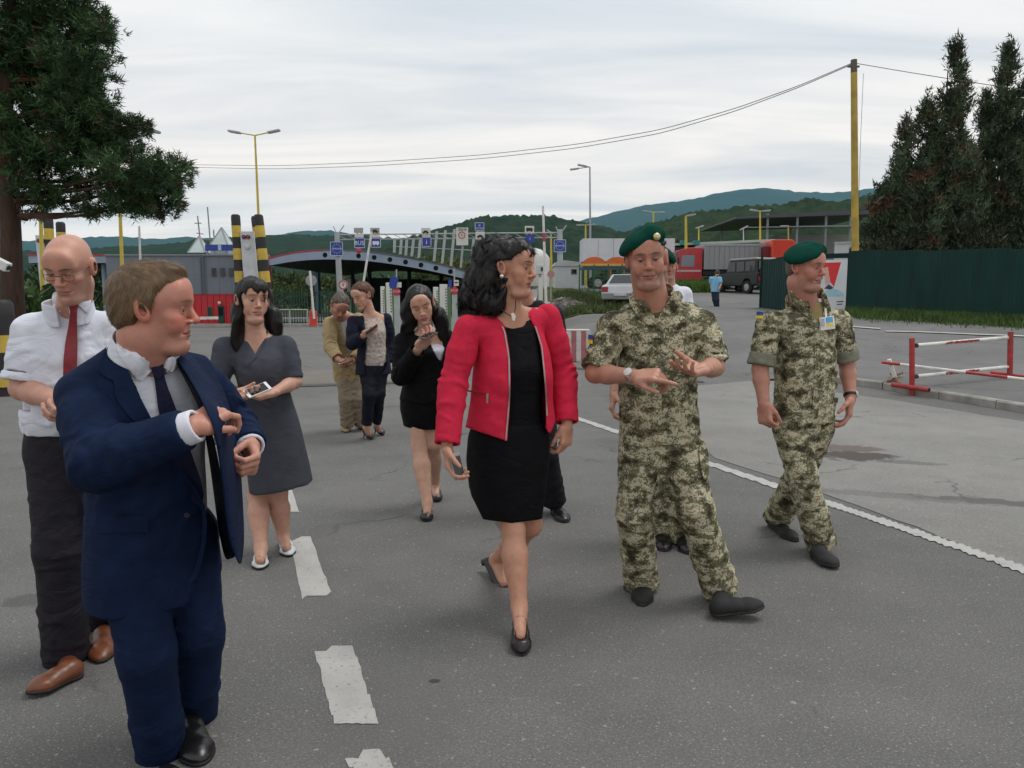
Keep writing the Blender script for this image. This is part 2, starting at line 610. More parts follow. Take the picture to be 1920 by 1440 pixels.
class Torso:
	"""trunk frame: t runs up the spine from the hips; x points to the picture's right for someone facing us"""
	def __init__(s, pel, neck, hipA, hipB, shA, shB):
		s.o = np.asarray(pel, float); s.u = unit(np.asarray(neck) - s.o); s.len = float(np.linalg.norm(np.asarray(neck) - s.o))
		fx = lambda a, b: unit((np.asarray(b) - a) - s.u * ((np.asarray(b) - a) @ s.u))
		s.x0, s.x1 = fx(np.asarray(hipA), hipB), fx(np.asarray(shA), shB)

	def frame(s, t):
		w = np.clip(t / (s.len * 0.85), 0, 1)
		x = unit(s.x0 * (1 - w) + s.x1 * w)
		return x, np.cross(x, s.u), s.u

	def at(s, x, y, t):
		X, Yf, u = s.frame(t)
		return s.o + X * x + Yf * y + u * t

	def local(s, p):
		q = p - s.o
		t = q @ s.u
		w = np.clip(t / (s.len * 0.85), 0, 1)[:, None]
		x = s.x0 * (1 - w) + s.x1 * w
		x /= np.linalg.norm(x, axis=1, keepdims=True)
		y = np.cross(x, s.u)
		return (q * x).sum(1), (q * y).sum(1), t

	def loft(s, secs, n=2.3, grow=0.0, rnd=0.0):
		"""secs rows: t, half width, depth front, depth back [, x shift, y shift]"""
		A = np.array([list(r) + [0] * (6 - len(r)) for r in secs], float)
		tt = np.linspace(A[0, 0], A[-1, 0], 80)
		cols = []
		for c in range(1, 6):
			v = np.interp(tt, A[:, 0], A[:, c])
			pad = 5
			vv = np.concatenate([np.repeat(v[0], pad), v, np.repeat(v[-1], pad)])
			cols.append(np.convolve(vv, np.hanning(2 * pad + 3)[1:-1] / np.hanning(2 * pad + 3)[1:-1].sum(), 'valid'))
		a_, bf_, bb_, xo_, yo_ = cols
		m = A[:, 1:4].max() + np.abs(A[:, 4:6]).max() + grow + 0.02
		e0, e1 = s.o + s.u * A[0, 0], s.o + s.u * A[-1, 0]
		o, u, x0, x1, Ls = s.o, s.u, s.x0, s.x1, s.len * 0.85

		def f(X, Y, Z):
			px, py, pz = X - f32(o[0]), Y - f32(o[1]), Z - f32(o[2])
			t = px * f32(u[0]) + py * f32(u[1]) + pz * f32(u[2])
			w = np.clip(t / f32(Ls), 0, 1)
			x_ = [f32(x0[i]) + w * f32(x1[i] - x0[i]) for i in range(3)]
			il = 1 / np.sqrt(x_[0] ** 2 + x_[1] ** 2 + x_[2] ** 2)
			x_ = [v * il for v in x_]
			lx = px * x_[0] + py * x_[1] + pz * x_[2]
			y_ = [x_[1] * u[2] - x_[2] * u[1], x_[2] * u[0] - x_[0] * u[2], x_[0] * u[1] - x_[1] * u[0]]
			ly = px * y_[0] + py * y_[1] + pz * y_[2]
			ip = lambda v: np.interp(t, tt, v).astype(f32)
			lx = lx - ip(xo_); ly = ly - ip(yo_)
			a = ip(a_) + f32(grow)
			b = np.where(ly > 0, ip(bf_), ip(bb_)) + f32(grow)
			k = (np.abs(lx / a) ** n + np.abs(ly / b) ** n) ** (1.0 / n)
			r = np.sqrt(lx * lx + ly * ly)
			d = np.where(k > 1e-3, r * (1 - 1 / np.maximum(k, 1e-3)), -np.minimum(a, b))
			cap = np.maximum(f32(A[0, 0]) - t, t - f32(A[-1, 0]))
			if rnd:
				return -smin(-d.astype(f32), -cap, rnd)
			return np.maximum(d, cap).astype(f32)
		return np.minimum(e0, e1) - m, np.maximum(e0, e1) + m, f


def wavy(p, seed, lam, n=6):
	"""smooth random field in -1..1, feature size lam"""
	r = np.random.default_rng(seed)
	v = 0
	for _ in range(n):
		k = unit(r.normal(size=3)) * 2 * math.pi / (lam * r.uniform(0.7, 1.5))
		v = v + np.sin(p @ k + r.uniform(0, 6.28))
	return v / math.sqrt(n)


def folds(g, c, axis, sig, amp, lam, seed=0, aniso=1.0):
	"""creases across 'axis' round point c, fading with distance sig"""
	c = np.asarray(c, float); R = 2.3 * sig
	idx, p = g.band(0.03, c - R, c + R)
	if len(p) == 0: return
	q = p - c
	ax = unit(axis)
	al = q @ ax
	w = np.exp(-((q * q).sum(1) - al * al) / (2 * (sig * aniso) ** 2) - al * al / (2 * sig * sig))
	ph = 2 * math.pi * al / lam + 1.9 * wavy(p, seed, 0.16) + 0.9 * wavy(p, seed + 5, 0.07)
	s = np.sin(ph) + 0.35 * np.sin(2 * ph + 1.0)
	g.d[idx] += (amp * w * s * (0.65 + 0.5 * wavy(p, seed + 9, 0.11))).astype(f32)


def drape(g, amp, lam, seed, sc=(1, 1, 0.45)):
	"""all-over soft unevenness, stretched down the cloth"""
	idx, p = g.band(0.03)
	q = p * np.asarray(sc)
	v = wavy(q, seed, lam) * 0.7 + 0.4 * wavy(q, seed + 1, lam * 0.45)
	g.d[idx] += (amp * v).astype(f32)


def poly_sd(px, py, poly):
	"""signed distance (inside negative) to a polygon in the picture plane"""
	poly = np.asarray(poly, float)
	d = np.full(px.shape, 1e9); ins = np.zeros(px.shape, bool)
	n = len(poly)
	for i in range(n):
		a, b = poly[i], poly[(i + 1) % n]
		ex, ey = b - a
		wx, wy = px - a[0], py - a[1]
		t = np.clip((wx * ex + wy * ey) / max(ex * ex + ey * ey, 1e-9), 0, 1)
		d = np.minimum(d, (wx - ex * t) ** 2 + (wy - ey * t) ** 2)
		c = ((a[1] > py) != (b[1] > py))
		xx = ex * (py - a[1]) / (ey if abs(ey) > 1e-9 else 1e-9) + a[0]
		ins ^= c & (px < xx)
	return np.where(ins, -1, 1) * np.sqrt(d)


def smooth_poly(pts, it=2):
	"""Chaikin-rounded outline"""
	p = np.asarray(pts, float)
	for _ in range(it):
		q = np.roll(p, -1, 0)
		p = np.stack([0.75 * p + 0.25 * q, 0.25 * p + 0.75 * q], 1).reshape(-1, 2)
	return p


def cut(g, poly, keep=False, front=None, w=0.06, it=1):
	"""remove (or keep only) what lies behind an outline; front = (point, direction) limits it to that side"""
	idx, p = g.band(w)
	if front is not None:
		m = (p - np.asarray(front[0])) @ np.asarray(front[1]) > 0
		idx = tuple(i[m] for i in idx); p = p[m]
	px, py, dep = proj(p)
	poly = smooth_poly(poly, it) if it else poly
	sd = poly_sd(px, py, poly) * dep / F
	g.d[idx] = np.maximum(g.d[idx], (sd if keep else -sd)).astype(f32)


def patch(name, fields, poly, mat, parent, org, off=0.002, thick=0.004, step=None, it=1, y0=None, y1=None, col=None, smooth=6):
	"""a flat piece of cloth or card laid on the nearest surface seen inside an outline"""
	poly = smooth_poly(poly, it) if it else np.asarray(poly, float)
	lo, hi = poly.min(0), poly.max(0)
	if step is None: step = max((hi - lo).max() / 14, 2.0)
	gx, gy = np.meshgrid(np.arange(lo[0] + step / 2, hi[0], step), np.arange(lo[1] + step / 2, hi[1], step))
	gx, gy = gx.ravel(), gy.ravel()
	ins = poly_sd(gx, gy, poly) < -step * 0.35
	# boundary resampled
	bd = []
	for i in range(len(poly)):
		a, b = poly[i], poly[(i + 1) % len(poly)]
		m = max(1, int(np.linalg.norm(b - a) / step))
		bd += [a + (b - a) * j / m for j in range(m)]
	nb = len(bd)
	pts = [Vector(q) for q in bd] + [Vector((x, y)) for x, y in zip(gx[ins], gy[ins])]
	r = delaunay_2d_cdt(pts, [(i, (i + 1) % nb) for i in range(nb)], [list(range(nb))], 1, 1e-5)
	P2 = np.array([tuple(v) for v in r[0]]); T = [tuple(f) for f in r[2]]
	if not isinstance(fields, (list, tuple)): fields = [fields]
	y0 = y0 if y0 is not None else min(f.lo[1] for f in fields)
	y1 = y1 if y1 is not None else max(f.lo[1] + f.h * f.n[1] for f in fields)
	D = np.array([ray(x, y) for x, y in P2])
	fn = lambda p: np.min([f.sample(p) for f in fields], axis=0)

	def march(iso):
		Y = np.full(len(D), y0); done = np.zeros(len(D), bool)
		hit = np.zeros(len(D), bool)
		for _ in range(300):
			d = fn(CAM + D * Y[:, None]) - iso
			h = d < 0.0007
			hit |= h & ~done; done |= h | (Y > y1)
			Y = np.where(done, Y, Y + np.clip(d * 0.7, 0.0006, 0.02))
			if done.all(): break
		return Y, hit
	Y, hit = march(off)
	if not hit.any(): return None
	lim = np.median(Y[hit])
	hit &= np.abs(Y - lim) < max(.10, 3 * np.std(Y[hit]) * 0 + .10)
	Y = np.where(hit, Y, lim)
	ei = np.array(list({tuple(sorted((t[i], t[(i + 1) % 3]))) for t in T for i in range(3)}))
	cnt = np.bincount(ei.ravel(), minlength=len(Y)).clip(1)

	def relax(v):
		a = np.bincount(ei[:, 0], v[ei[:, 1]], len(v)) + np.bincount(ei[:, 1], v[ei[:, 0]], len(v))
		return a / cnt
	for _ in range(60): Y = np.where(hit, Y, relax(Y))
	Y0 = Y.copy()
	for _ in range(smooth): Y = np.minimum(.4 * Y + .6 * relax(Y), Y0 + .003)
	base = CAM + D * Y[:, None]
	nrm = np.median(fields[0].grad(base[hit]), axis=0)
	top = CAM + D * (Y - thick)[:, None]
	bot = CAM + D * (Y + max(0.004, off + 0.003))[:, None]
	n = len(top)
	edge = {}
	for t in T:
		for i in range(3):
			e = (t[i], t[(i + 1) % 3]); edge[e] = edge.get(e, 0) + 1
	Fc = [t for t in T]
	for (a, b) in list(edge):
		if (b, a) not in edge:
			Fc.append((b, a, a + n)); Fc.append((b, a + n, b + n))
	V = np.concatenate([top, bot])
	# orient the front towards the viewer
	t0 = np.array(T[0]); nn = np.cross(top[t0[1]] - top[t0[0]], top[t0[2]] - top[t0[0]])
	if nn[1] > 0: Fc = [f[::-1] for f in Fc]
	c = None
	if col is not None:
		c2 = np.array([col(x, y) for x, y in P2]); c = np.concatenate([c2, c2])
	me = np_mesh(name, V, np.array(Fc), True, c, org)
	me.set_sharp_from_angle(angle=rad(50))
	return link(name, me, parent, mat)


def fcone(a, b, ra, rb, rnd=0.006, flat=None):
	"""cone between two flat ends"""
	a = np.asarray(a, float); b = np.asarray(b, float); L = np.linalg.norm(b - a); u = (b - a) / L; r = max(ra, rb)

	def f(X, Y, Z):
		px, py, pz = X - f32(a[0]), Y - f32(a[1]), Z - f32(a[2])
		t = px * f32(u[0]) + py * f32(u[1]) + pz * f32(u[2])
		qx, qy, qz = px - t * f32(u[0]), py - t * f32(u[1]), pz - t * f32(u[2])
		rr = f32(ra) + np.clip(t / f32(L), 0, 1) * f32(rb - ra)
		s2 = qx * qx + qy * qy + qz * qz
		if flat is not None:
			n, k = flat
			m = qx * f32(n[0]) + qy * f32(n[1]) + qz * f32(n[2])
			k0 = np.sqrt(s2 + m * m * f32(1 / (k * k) - 1))
			d = np.sqrt(s2) * (1 - rr / np.maximum(k0, 1e-5))
		else:
			d = np.sqrt(s2) - rr
		cap = np.maximum(-t, t - f32(L))
		return -smin(-d.astype(f32), -cap.astype(f32), rnd)
	return np.minimum(a, b) - r, np.maximum(a, b) + r, f


class Head:
	"""eye-level centre, turned by yaw (towards the picture's right), pitch (down), roll (crown to the right)"""
	def __init__(s, c, yaw=0, pitch=0, roll=0, sc=1.0, sex='m', jaw=1.0, fat=0.0, open_=1.0, nose=1.0, brow=1.0, cheeks=0.0):
		y, p, r = rad(yaw), rad(pitch), rad(roll)
		X = np.array([math.cos(y), math.sin(y), 0]); Yf = np.array([math.sin(y), -math.cos(y), 0]); Z = np.array([0, 0, 1.0])
		Yf, Z = Yf * math.cos(p) - Z * math.sin(p), Z * math.cos(p) + Yf * math.sin(p)
		Z, X = Z * math.cos(r) + X * math.sin(r), X * math.cos(r) - Z * math.sin(r)
		s.c = np.asarray(c, float); s.X, s.Y, s.Z, s.s = X, Yf, Z, sc
		s.sex, s.jaw, s.fat, s.open, s.nose, s.brow, s.cheeks = sex, jaw, fat, open_, nose, brow, cheeks

	def w(s, x, y, z):
		return s.c + s.s * (s.X * x + s.Y * y + s.Z * z)

	def loc(s, p):
		q = (np.asarray(p) - s.c) / s.s
		return q @ s.X, q @ s.Y, q @ s.Z

	def bbox(s, lo=(-.1, -.14, -.15), hi=(.1, .14, .15)):
		c = np.array([s.w(x, y, z) for x in (lo[0], hi[0]) for y in (lo[1], hi[1]) for z in (lo[2], hi[2])])
		return c.min(0), c.max(0)

	def lgrid(s, X, Y, Z):
		px, py, pz = (X - f32(s.c[0])), (Y - f32(s.c[1])), (Z - f32(s.c[2]))
		i = 1 / s.s
		f = lambda v: px * f32(v[0] * i) + py * f32(v[1] * i) + pz * f32(v[2] * i)
		return f(s.X), f(s.Y), f(s.Z)

	def apply(s, g):
		lo, hi = s.bbox()
		r = g.box(lo, hi)
		if r is None: return
		sl, X, Y, Z = r
		x, y, z = s.lgrid(X, Y, Z)
		ax = np.abs(x)
		m = s.sex == 'm'
		E = lambda c, rr, xx=ax: _ell(xx, y, z, c, rr)
		C = lambda a, b, ra, rb, xx=ax: _cone(xx, y, z, a, b, ra, rb)
		d = E((0, -.014, .036), (.0745, .0965, .081))
		d = smin(d, E((0, .012, .022), (.066, .076, .070)), .03)
		jw = s.jaw * (1.0 if m else .90)
		d = smin(d, E((0, .022, -.034), (.053 * jw + s.fat * .004, .066, .066)), .024)
		d = smin(d, C((.041 * jw, .004, -.060), (.011, .070, -.098), .016 + s.fat * .004, .0155), .022)
		d = smin(d, C((.046 * jw, -.004, -.025), (.041 * jw, .004, -.060), .017, .016), .022)
		d = smin(d, E((0, .078, -.1005), (.0185 if m else .0145, .0145, .0155)), .02)          # chin
		d = smin(d, E((.041, .058, -.022), (.023, .022, .017) if m else (.021, .019, .017)), .02 if m else .03)   # cheekbone
		if not m: d = smin(d, E((.032, .060, -.050), (.024, .020, .026)), .02)
		if s.cheeks: d = smin(d, E((.036, .064, -.045), (.022, .020, .022)), .02)
		if s.fat: d = smin(d, E((0, .045, -.112), (.045, .04, .022)), .03)                      # under the chin
		bz = .026 if m else .029
		d = smin(d, C((.010, .089, bz - .004), (.046, .068, bz), .0095 * s.brow if m else .0050, .009 if m else .006), .02)
		d = smin(d, E((0, .074, .055), (.052, .022, .035)), .03)
		# eye hollows, lids with a slit
		d = -smin(-d, E((.0305, .1005, .003), (.0180, .0185, .0120)), .014)
		d = smin(d, E((.0315, .0735, 0), (.0148, .0148, .0142)), .004)
		zc = -0.002 + 0.10 * (ax - .0315) - .012 * 0
		half = (0.0048 if m else .0054) * s.open * np.clip(1 - ((ax - .0315) / .0145) ** 2, 0, 1)
		slit = np.maximum(np.abs(z - zc) - half, .076 - y)
		slit = np.maximum(slit, np.abs(ax - .0315) - .0142)
		d = np.maximum(d, -slit)
		# nose
		n = s.nose
		d = smin(d, C((0, .089, .012), (0, .1085 + .004 * (n - 1), -.026), .0072, .0098 * n), .012)
		d = smin(d, E((0, .1095 + .006 * (n - 1), -.0285), (.0105 * n, .0105, .0095)), .006)
		d = smin(d, E((.0125 * n, .0965, -.0335), (.0078, .0105, .0075)), .007)
		d = -smin(-d, E((.0062, .1035, -.0415), (.0040, .0058, .0040)), .003)
		# mouth
		d = smin(d, E((0, .071, -.066), (.031, .0245, .026)), .02)
		lt = .9 if m else 1.15
		d = smin(d, C((0, .0935, -.0615), (.021, .0825, -.0655), .0045 * lt, .0026), .005)
		d = smin(d, C((0, .0915, -.0730), (.019, .0825, -.0695), .0056 * lt, .0026), .006)
		mz = -.0668 - .03 * np.maximum(ax - .012, 0)
		d = -smin(-d, np.maximum(np.maximum(np.abs(z - mz) - .0011, ax - .0245), .078 - y), .003)
		if m: d = -smin(-d, C((.019, .098, -.040), (.033, .083, -.066), .0030, .0030), .010)       # nasolabial fold
		d = -smin(-d, E((0, .098, -.0855), (.016, .008, .004)), .012)
		# ears
		e = _ell(ax, y + .012 + .25 * (z), z, (.0765 + .0, 0, -.004), (.0075, .0175, .0315))
		e2 = np.abs(_ell(ax, y + .012 + .25 * z, z, (.083, 0, -.002), (.010, .0175, .031))) - .0026
		e = smin(e, np.maximum(e2, -(ax - .077)), .004)
		e = -smin(-e, _ell(ax, y + .008 + .25 * z, z, (.0880, 0, -.002), (.0075, .0085, .017)), .006)
		d = smin(d, np.maximum(e, .066 - ax), .006)
		g.d[sl] = smin(g.d[sl], (d * s.s).astype(f32), .012)

	def colour(s, p, base, lips=(.33, .105, .085), brow=None, stubble=0.0, red=0.25):
		"""skin tones by place on the face"""
		x, y, z = s.loc(p)
		c = np.tile(np.asarray(base, float), (len(p), 1))
		ax = np.abs(x)
		face = (y > .02) & (np.abs(x) < .1) & (np.abs(z) < .15)
		bump = lambda cx, cy, cz, r: np.exp(-(((ax - cx) ** 2 + (y - cy) ** 2 + (z - cz) ** 2) / (2 * r * r)))
		rd = red * (bump(.040, .07, -.030, .020) + 1.0 * bump(0, .11, -.03, .013) + .7 * bump(.085, -.01, -.01, .025) + .4 * bump(0, .085, .06, .03))
		c *= np.stack([1 + .10 * rd, 1 - .42 * rd, 1 - .45 * rd], 1)
		if stubble:
			w = stubble * np.clip((-.040 - z) / .018, 0, 1) * np.clip((y + .01) / .03, 0, 1) * (z > -.135)
			w *= 1 - bump(.0, .09, -.066, .014)
			c = c * (1 - w[:, None]) + np.array([.16, .12, .105]) * w[:, None]
		lw = np.clip(1.25 - np.sqrt((ax / .0235) ** 2 + ((z + .0672) / .0100) ** 2 * (1.0 if s.sex == 'm' else .72)) * 1.0, 0, 1) * 3
		lw = np.clip(lw, 0, 1) * face * (y > .074)
		c = c * (1 - lw[:, None]) + np.asarray(lips) * lw[:, None]
		if brow is not None:
			bz = .0245 + .0035 * np.cos((ax - .030) * 60) - (.0 if s.sex == 'm' else -.002)
			th = (.0052 if s.sex == 'm' else .0034) * np.clip(1.15 - np.abs(ax - .029) / .026, 0.2, 1)
			bw = np.clip(1.5 - np.abs(z - bz) / th, 0, 1) * np.clip((.025 - np.abs(ax - .0305)) / .006, 0, 1) * (y > .05)
			c = c * (1 - .9 * bw[:, None]) + np.asarray(brow) * .9 * bw[:, None]
		# lid line and lashes
		lash = np.exp(-((z - (.0045 + .10 * (ax - .0315) + .0 * ax)) ** 2) / (2 * .0016 ** 2)) * (np.abs(ax - .0315) < .0155) * (y > .06)
		k = .8 if s.sex == 'f' else .65
		c = c * (1 - k * lash[:, None]) + np.array([.03, .02, .018]) * k * lash[:, None]
		return c

	def eyes(s, P, iris=(.05, .07, .08), look=(0, 0)):
		iris = tuple(v * .35 for v in iris)
		for sx in (-1, 1):
			o = s.w(sx * .0315, .0735, 0)
			fw = unit(s.Y + s.X * look[0] + s.Z * look[1])
			n, m = 14, 10
			V, Fq, cl = [], [], []
			a = unit(np.cross(fw, s.Z)); b = np.cross(a, fw)
			for i in range(m + 1):
				th = math.pi * i / m * .75
				for j in range(n):
					w = 2 * math.pi * j / n
					V.append(o + s.s * .0131 * (fw * math.cos(th) + math.sin(th) * (a * math.cos(w) + b * math.sin(w))))
					r = math.sin(th) * .0131 if th < 1.5 else 1
					cl.append((.012, .010, .010) if r < .0023 else (iris if r < .0066 else (.30, .27, .25)))
			for i in range(m):
				for j in range(n):
					Fq.append((i * n + j, i * n + (j + 1) % n, (i + 1) * n + (j + 1) % n, (i + 1) * n + j))
			me = np_mesh('eye', np.array(V), np.array(Fq)[:, ::-1], True, np.array(cl), P.org)
			link('eye', me, P.root, paint('eye_surface', (1, 1, 1), .12, .02, attr=True, spec=.6))


def _ell(x, y, z, c, r):
	u, v, w = (x - f32(c[0])) / f32(r[0]), (y - f32(c[1])) / f32(r[1]), (z - f32(c[2])) / f32(r[2])
	k0 = np.sqrt(u * u + v * v + w * w)
	k1 = np.sqrt((u / f32(r[0])) ** 2 + (v / f32(r[1])) ** 2 + (w / f32(r[2])) ** 2)
	return np.where(k1 < 1e-3, -min(r), k0 * (k0 - 1) / np.maximum(k1, 1e-3)).astype(f32)


def _cone(x, y, z, a, b, ra, rb):
	ba = [b[i] - a[i] for i in range(3)]; L2 = sum(v * v for v in ba)
	px, py, pz = x - f32(a[0]), y - f32(a[1]), z - f32(a[2])
	t = np.clip((px * f32(ba[0]) + py * f32(ba[1]) + pz * f32(ba[2])) / f32(L2), 0, 1)
	return np.sqrt((px - t * f32(ba[0])) ** 2 + (py - t * f32(ba[1])) ** 2 + (pz - t * f32(ba[2])) ** 2) - (f32(ra) + t * f32(rb - ra))


def hand(wrist, d, pn, side, curl=(25, 30, 35, 40), sc=1.0, thumb=(.55, .55), spread=1.0, tcurl=20):
	"""prims of a hand: d along the fingers, pn out of the palm, side=+1 when the thumb lies towards cross(d, pn)"""
	y = unit(d); z = unit(np.asarray(pn) - y * (np.asarray(pn) @ y)); x = np.cross(y, z) * side
	W = lambda a, b, c: np.asarray(wrist) + sc * (x * a + y * b + z * c)
	R = [x, y, z]
	pr = [(rcone(W(0, -.02, 0), W(0, .02, 0), .027 * sc, .028 * sc, (z, .72)), .015),
		  (rbox(W(.0, .055, 0), (.041 * sc, .045 * sc, .0145 * sc), R, .013 * sc), .015),
		  (ell(W(.030, .032, .008), (.016 * sc, .030 * sc, .016 * sc), R), .012),
		  (ell(W(-.030, .035, .006), (.014 * sc, .034 * sc, .014 * sc), R), .012)]
	base = [(.0305, .094), (.0105, .099), (-.0105, .095), (-.0295, .086)]
	lens = [(.044, .026, .021), (.048, .030, .022), (.044, .028, .022), (.034, .021, .019)]
	for i in range(4):
		p = W(base[i][0], base[i][1], 0)
		a = 0.0; lat = (base[i][0]) * 2.2 * spread
		r = .0092 * sc * (1 if i < 3 else .9)
		c = curl[i] if not hasattr(curl[i], '__len__') else None
		cs = (c * .85, c * 1.05, c * .75) if c is not None else curl[i]
		kn = W(base[i][0], base[i][1] - .012, -.002)
		pr.append((rcone(kn, p, r * 1.12, r * 1.05), .010))
		for k in range(3):
			a += rad(cs[k])
			dv = unit(y * math.cos(a) + z * math.sin(a) + x * lat * (math.cos(a)))
			q = p + dv * lens[i][k] * sc
			pr.append((rcone(p, q, r * (1.03 - .06 * k), r * (.97 - .07 * k)), .0025 if k else .006))
			p = q
	p = W(.030, .018, .006)
	t0 = unit(x * math.sin(thumb[0] * 1.3) + y * math.cos(thumb[0] * 1.3) + z * thumb[1])
	q = p + t0 * .042 * sc
	pr.append((rcone(p, q, .0145 * sc, .0118 * sc), .012))
	t1 = unit(t0 + y * .35 + z * math.tan(rad(tcurl)) * .6 - x * math.tan(rad(tcurl)) * .8)
	q2 = q + t1 * .032 * sc
	pr.append((rcone(q, q2, .0112 * sc, .0102 * sc), .004))
	t2 = unit(t1 + z * math.tan(rad(tcurl)) * .5 - x * math.tan(rad(tcurl)) * .5)
	pr.append((rcone(q2, q2 + t2 * .024 * sc, .0102 * sc, .0085 * sc), .003))
	lo = np.min([p[0][0] for p in pr], 0) - .012; hi = np.max([p[0][1] for p in pr], 0) + .012
	return pr, (lo, hi)


class Person:
	def __init__(s, base, label, group=None, skin=(.50, .26, .185)):
		s.org = np.asarray(base, float)
		s.root = empty('person', tuple(s.org), label, 'person', group)
		s.prims, s.boxes, s.head, s.skin = [], [], None, np.asarray(skin, float)
		s.fc = {}

	def add(s, prim, k=.02): s.prims.append((prim, k)); return s

	def hand(s, *a, h=.003, **k):
		pr, bx = hand(*a, **k)
		s.prims += pr; s.boxes.append((*bx, h))
		return bx

	def chain(s, pts, rs, k=.02, flat=None):
		for i in range(len(pts) - 1): s.add(rcone(pts[i], pts[i + 1], rs[i], rs[i + 1], flat), k)

	def body(s, h=.010, hh=.003, fine=()):
		lo = np.min([p[0][0] for p in s.prims], 0) - .03; hi = np.max([p[0][1] for p in s.prims], 0) + .03
		boxes = list(s.boxes) + list(fine)
		if s.head is not None:
			a, b = s.head.bbox((-.098, -.125, -.19), (.098, .13, .132))
			boxes.append((a, b, hh)); lo = np.minimum(lo, a); hi = np.maximum(hi, b)
		Vs, Qs, n = [], [], 0
		h *= 1.5
		for i, (a, b, r) in enumerate([(lo, hi, h)] + boxes):
			g = Grid(a, b, r)
			for p, k in s.prims: g.U(p, k)
			if s.head is not None: s.head.apply(g)
			sk = [(x + h * .8, y - h * .8) for x, y, _ in boxes] if i == 0 else [(x + .004, y - .004) for x, y, _ in boxes[:i - 1]]
			V, Q = g.mesh(sk)
			if len(V) == 0: continue
			Vs.append(V); Qs.append(Q + n); n += len(V)
		V = np.concatenate(Vs); Q = np.concatenate(Qs)
		if s.head is not None:
			c = s.head.colour(V, s.skin, **s.fc)
		else:
			c = np.tile(s.skin, (len(V), 1))
		me = np_mesh('body', V, Q, True, c, s.org)
		return link('body', me, s.root, skin_mat())

	def wear(s, name, g, mat, label=None, col=None):
		V, Q = g.mesh()
		me = np_mesh(name, V, Q, True, col(V) if col is not None else None, s.org)
		o = link(name, me, s.root, mat)
		if label: o['label'] = label
		return o

	def patch(s, name, fields, poly, mat, **k):
		return patch(name, fields, poly, mat, s.root, s.org, **k)


def grid_for(prims, h, pad=.03):
	lo = np.min([p[0] for p in prims], 0) - pad; hi = np.max([p[1] for p in prims], 0) + pad
	return Grid(lo, hi, h)


def garment(parts, h):
	"""parts: list of (prim, k) joined"""
	g = grid_for([p for p, _ in parts], h * 1.28 if h > .0055 else h)
	for p, k in parts: g.U(p, k)
	return g


def shoe(P, heel, toe, up=(0, 0, 1), w=.047, top=.075, mat=None, name='shoe', h=.005, heelh=.0, opening=None, point=False, ankle=None, extra_top=.0):
	"""low shoe between heel and toe points of its sole; heelh raises the heel on a block"""
	heel, toe = np.asarray(heel, float), np.asarray(toe, float)
	L = np.linalg.norm(toe - heel); t = (toe - heel) / L
	n = unit(np.asarray(up, float) - t * (np.asarray(up) @ t)); b = np.cross(t, n)
	at = lambda f, x, z: heel + t * (f * L) + b * x + n * z
	R = [t, b, n]
	pr = [(rcone(at(.14, 0, .032), at(.45, 0, .028), w * .78, w * .80, (n, .95)), .02),
		  (rcone(at(.45, 0, .026), at(.72, 0, .020), w * .80, w * .98, (n, .62)), .02),
		  (rcone(at(.72, 0, .018), at(.88 if not point else .93, 0, .016), w * .95, w * (.62 if not point else .26), (n, .60)), .02)]
	if top > 0:
		a = at(.20, 0, .04); e = at(.20, 0, top) if ankle is None else np.asarray(ankle)
		pr.append((rcone(a, e, w * .74, w * .78), .02))
		if extra_top:
			pr.append((rcone(at(.30, 0, .06), at(.5, 0, .045), w * .6, w * .6), .03))
	g = garment(pr, h)
	g.I(lambda X, Y, Z: -((X - f32(heel[0])) * f32(n[0]) + (Y - f32(heel[1])) * f32(n[1]) + (Z - f32(heel[2])) * f32(n[2])) + f32(.001), .004)
	# welt: a slightly proud rim of sole
	so = [(rcone(at(.15, 0, .008), at(.5, 0, .008), w * .80, w * .78), .02), (rcone(at(.5, 0, .008), at(.73, 0, .008), w * .80, w * 1.0), .02),
		  (rcone(at(.73, 0, .008), at(.89 if not point else .94, 0, .008), w * .98, w * (.62 if not point else .26)), .02)]
	g2 = garment(so, h)
	z_ = lambda X, Y, Z: (X - f32(heel[0])) * f32(n[0]) + (Y - f32(heel[1])) * f32(n[1]) + (Z - f32(heel[2])) * f32(n[2])
	th = .016 if not heelh else .008
	g2.I(lambda X, Y, Z: np.maximum(-z_(X, Y, Z), z_(X, Y, Z) - f32(th)), .004)
	if opening is not None:
		for p in opening(at, w): g.S(p, .008)
	o = P.wear(name, g, mat)
	V, Q = g2.mesh()
	me = np_mesh('sole', V, Q, True, None, P.org)
	link('sole', me, o, paint('sole_rubber', (.012, .012, .012), .6))
	if heelh:
		mb = MB()
		c = at(.12, 0, .004)
		r0, r1 = heelh if hasattr(heelh, '__len__') else (.020, .016)
		foot = np.array([c[0], c[1], 0.0]) if not hasattr(up, '__len__') or True else c
		mb.tube([c + n * .012, c - n * max(c[2] - .002, .01) * (1 / max(n[2], .3))], [r0, r1], 10)
		mb.build('heel', mat, o, True, org=P.org)
	return o


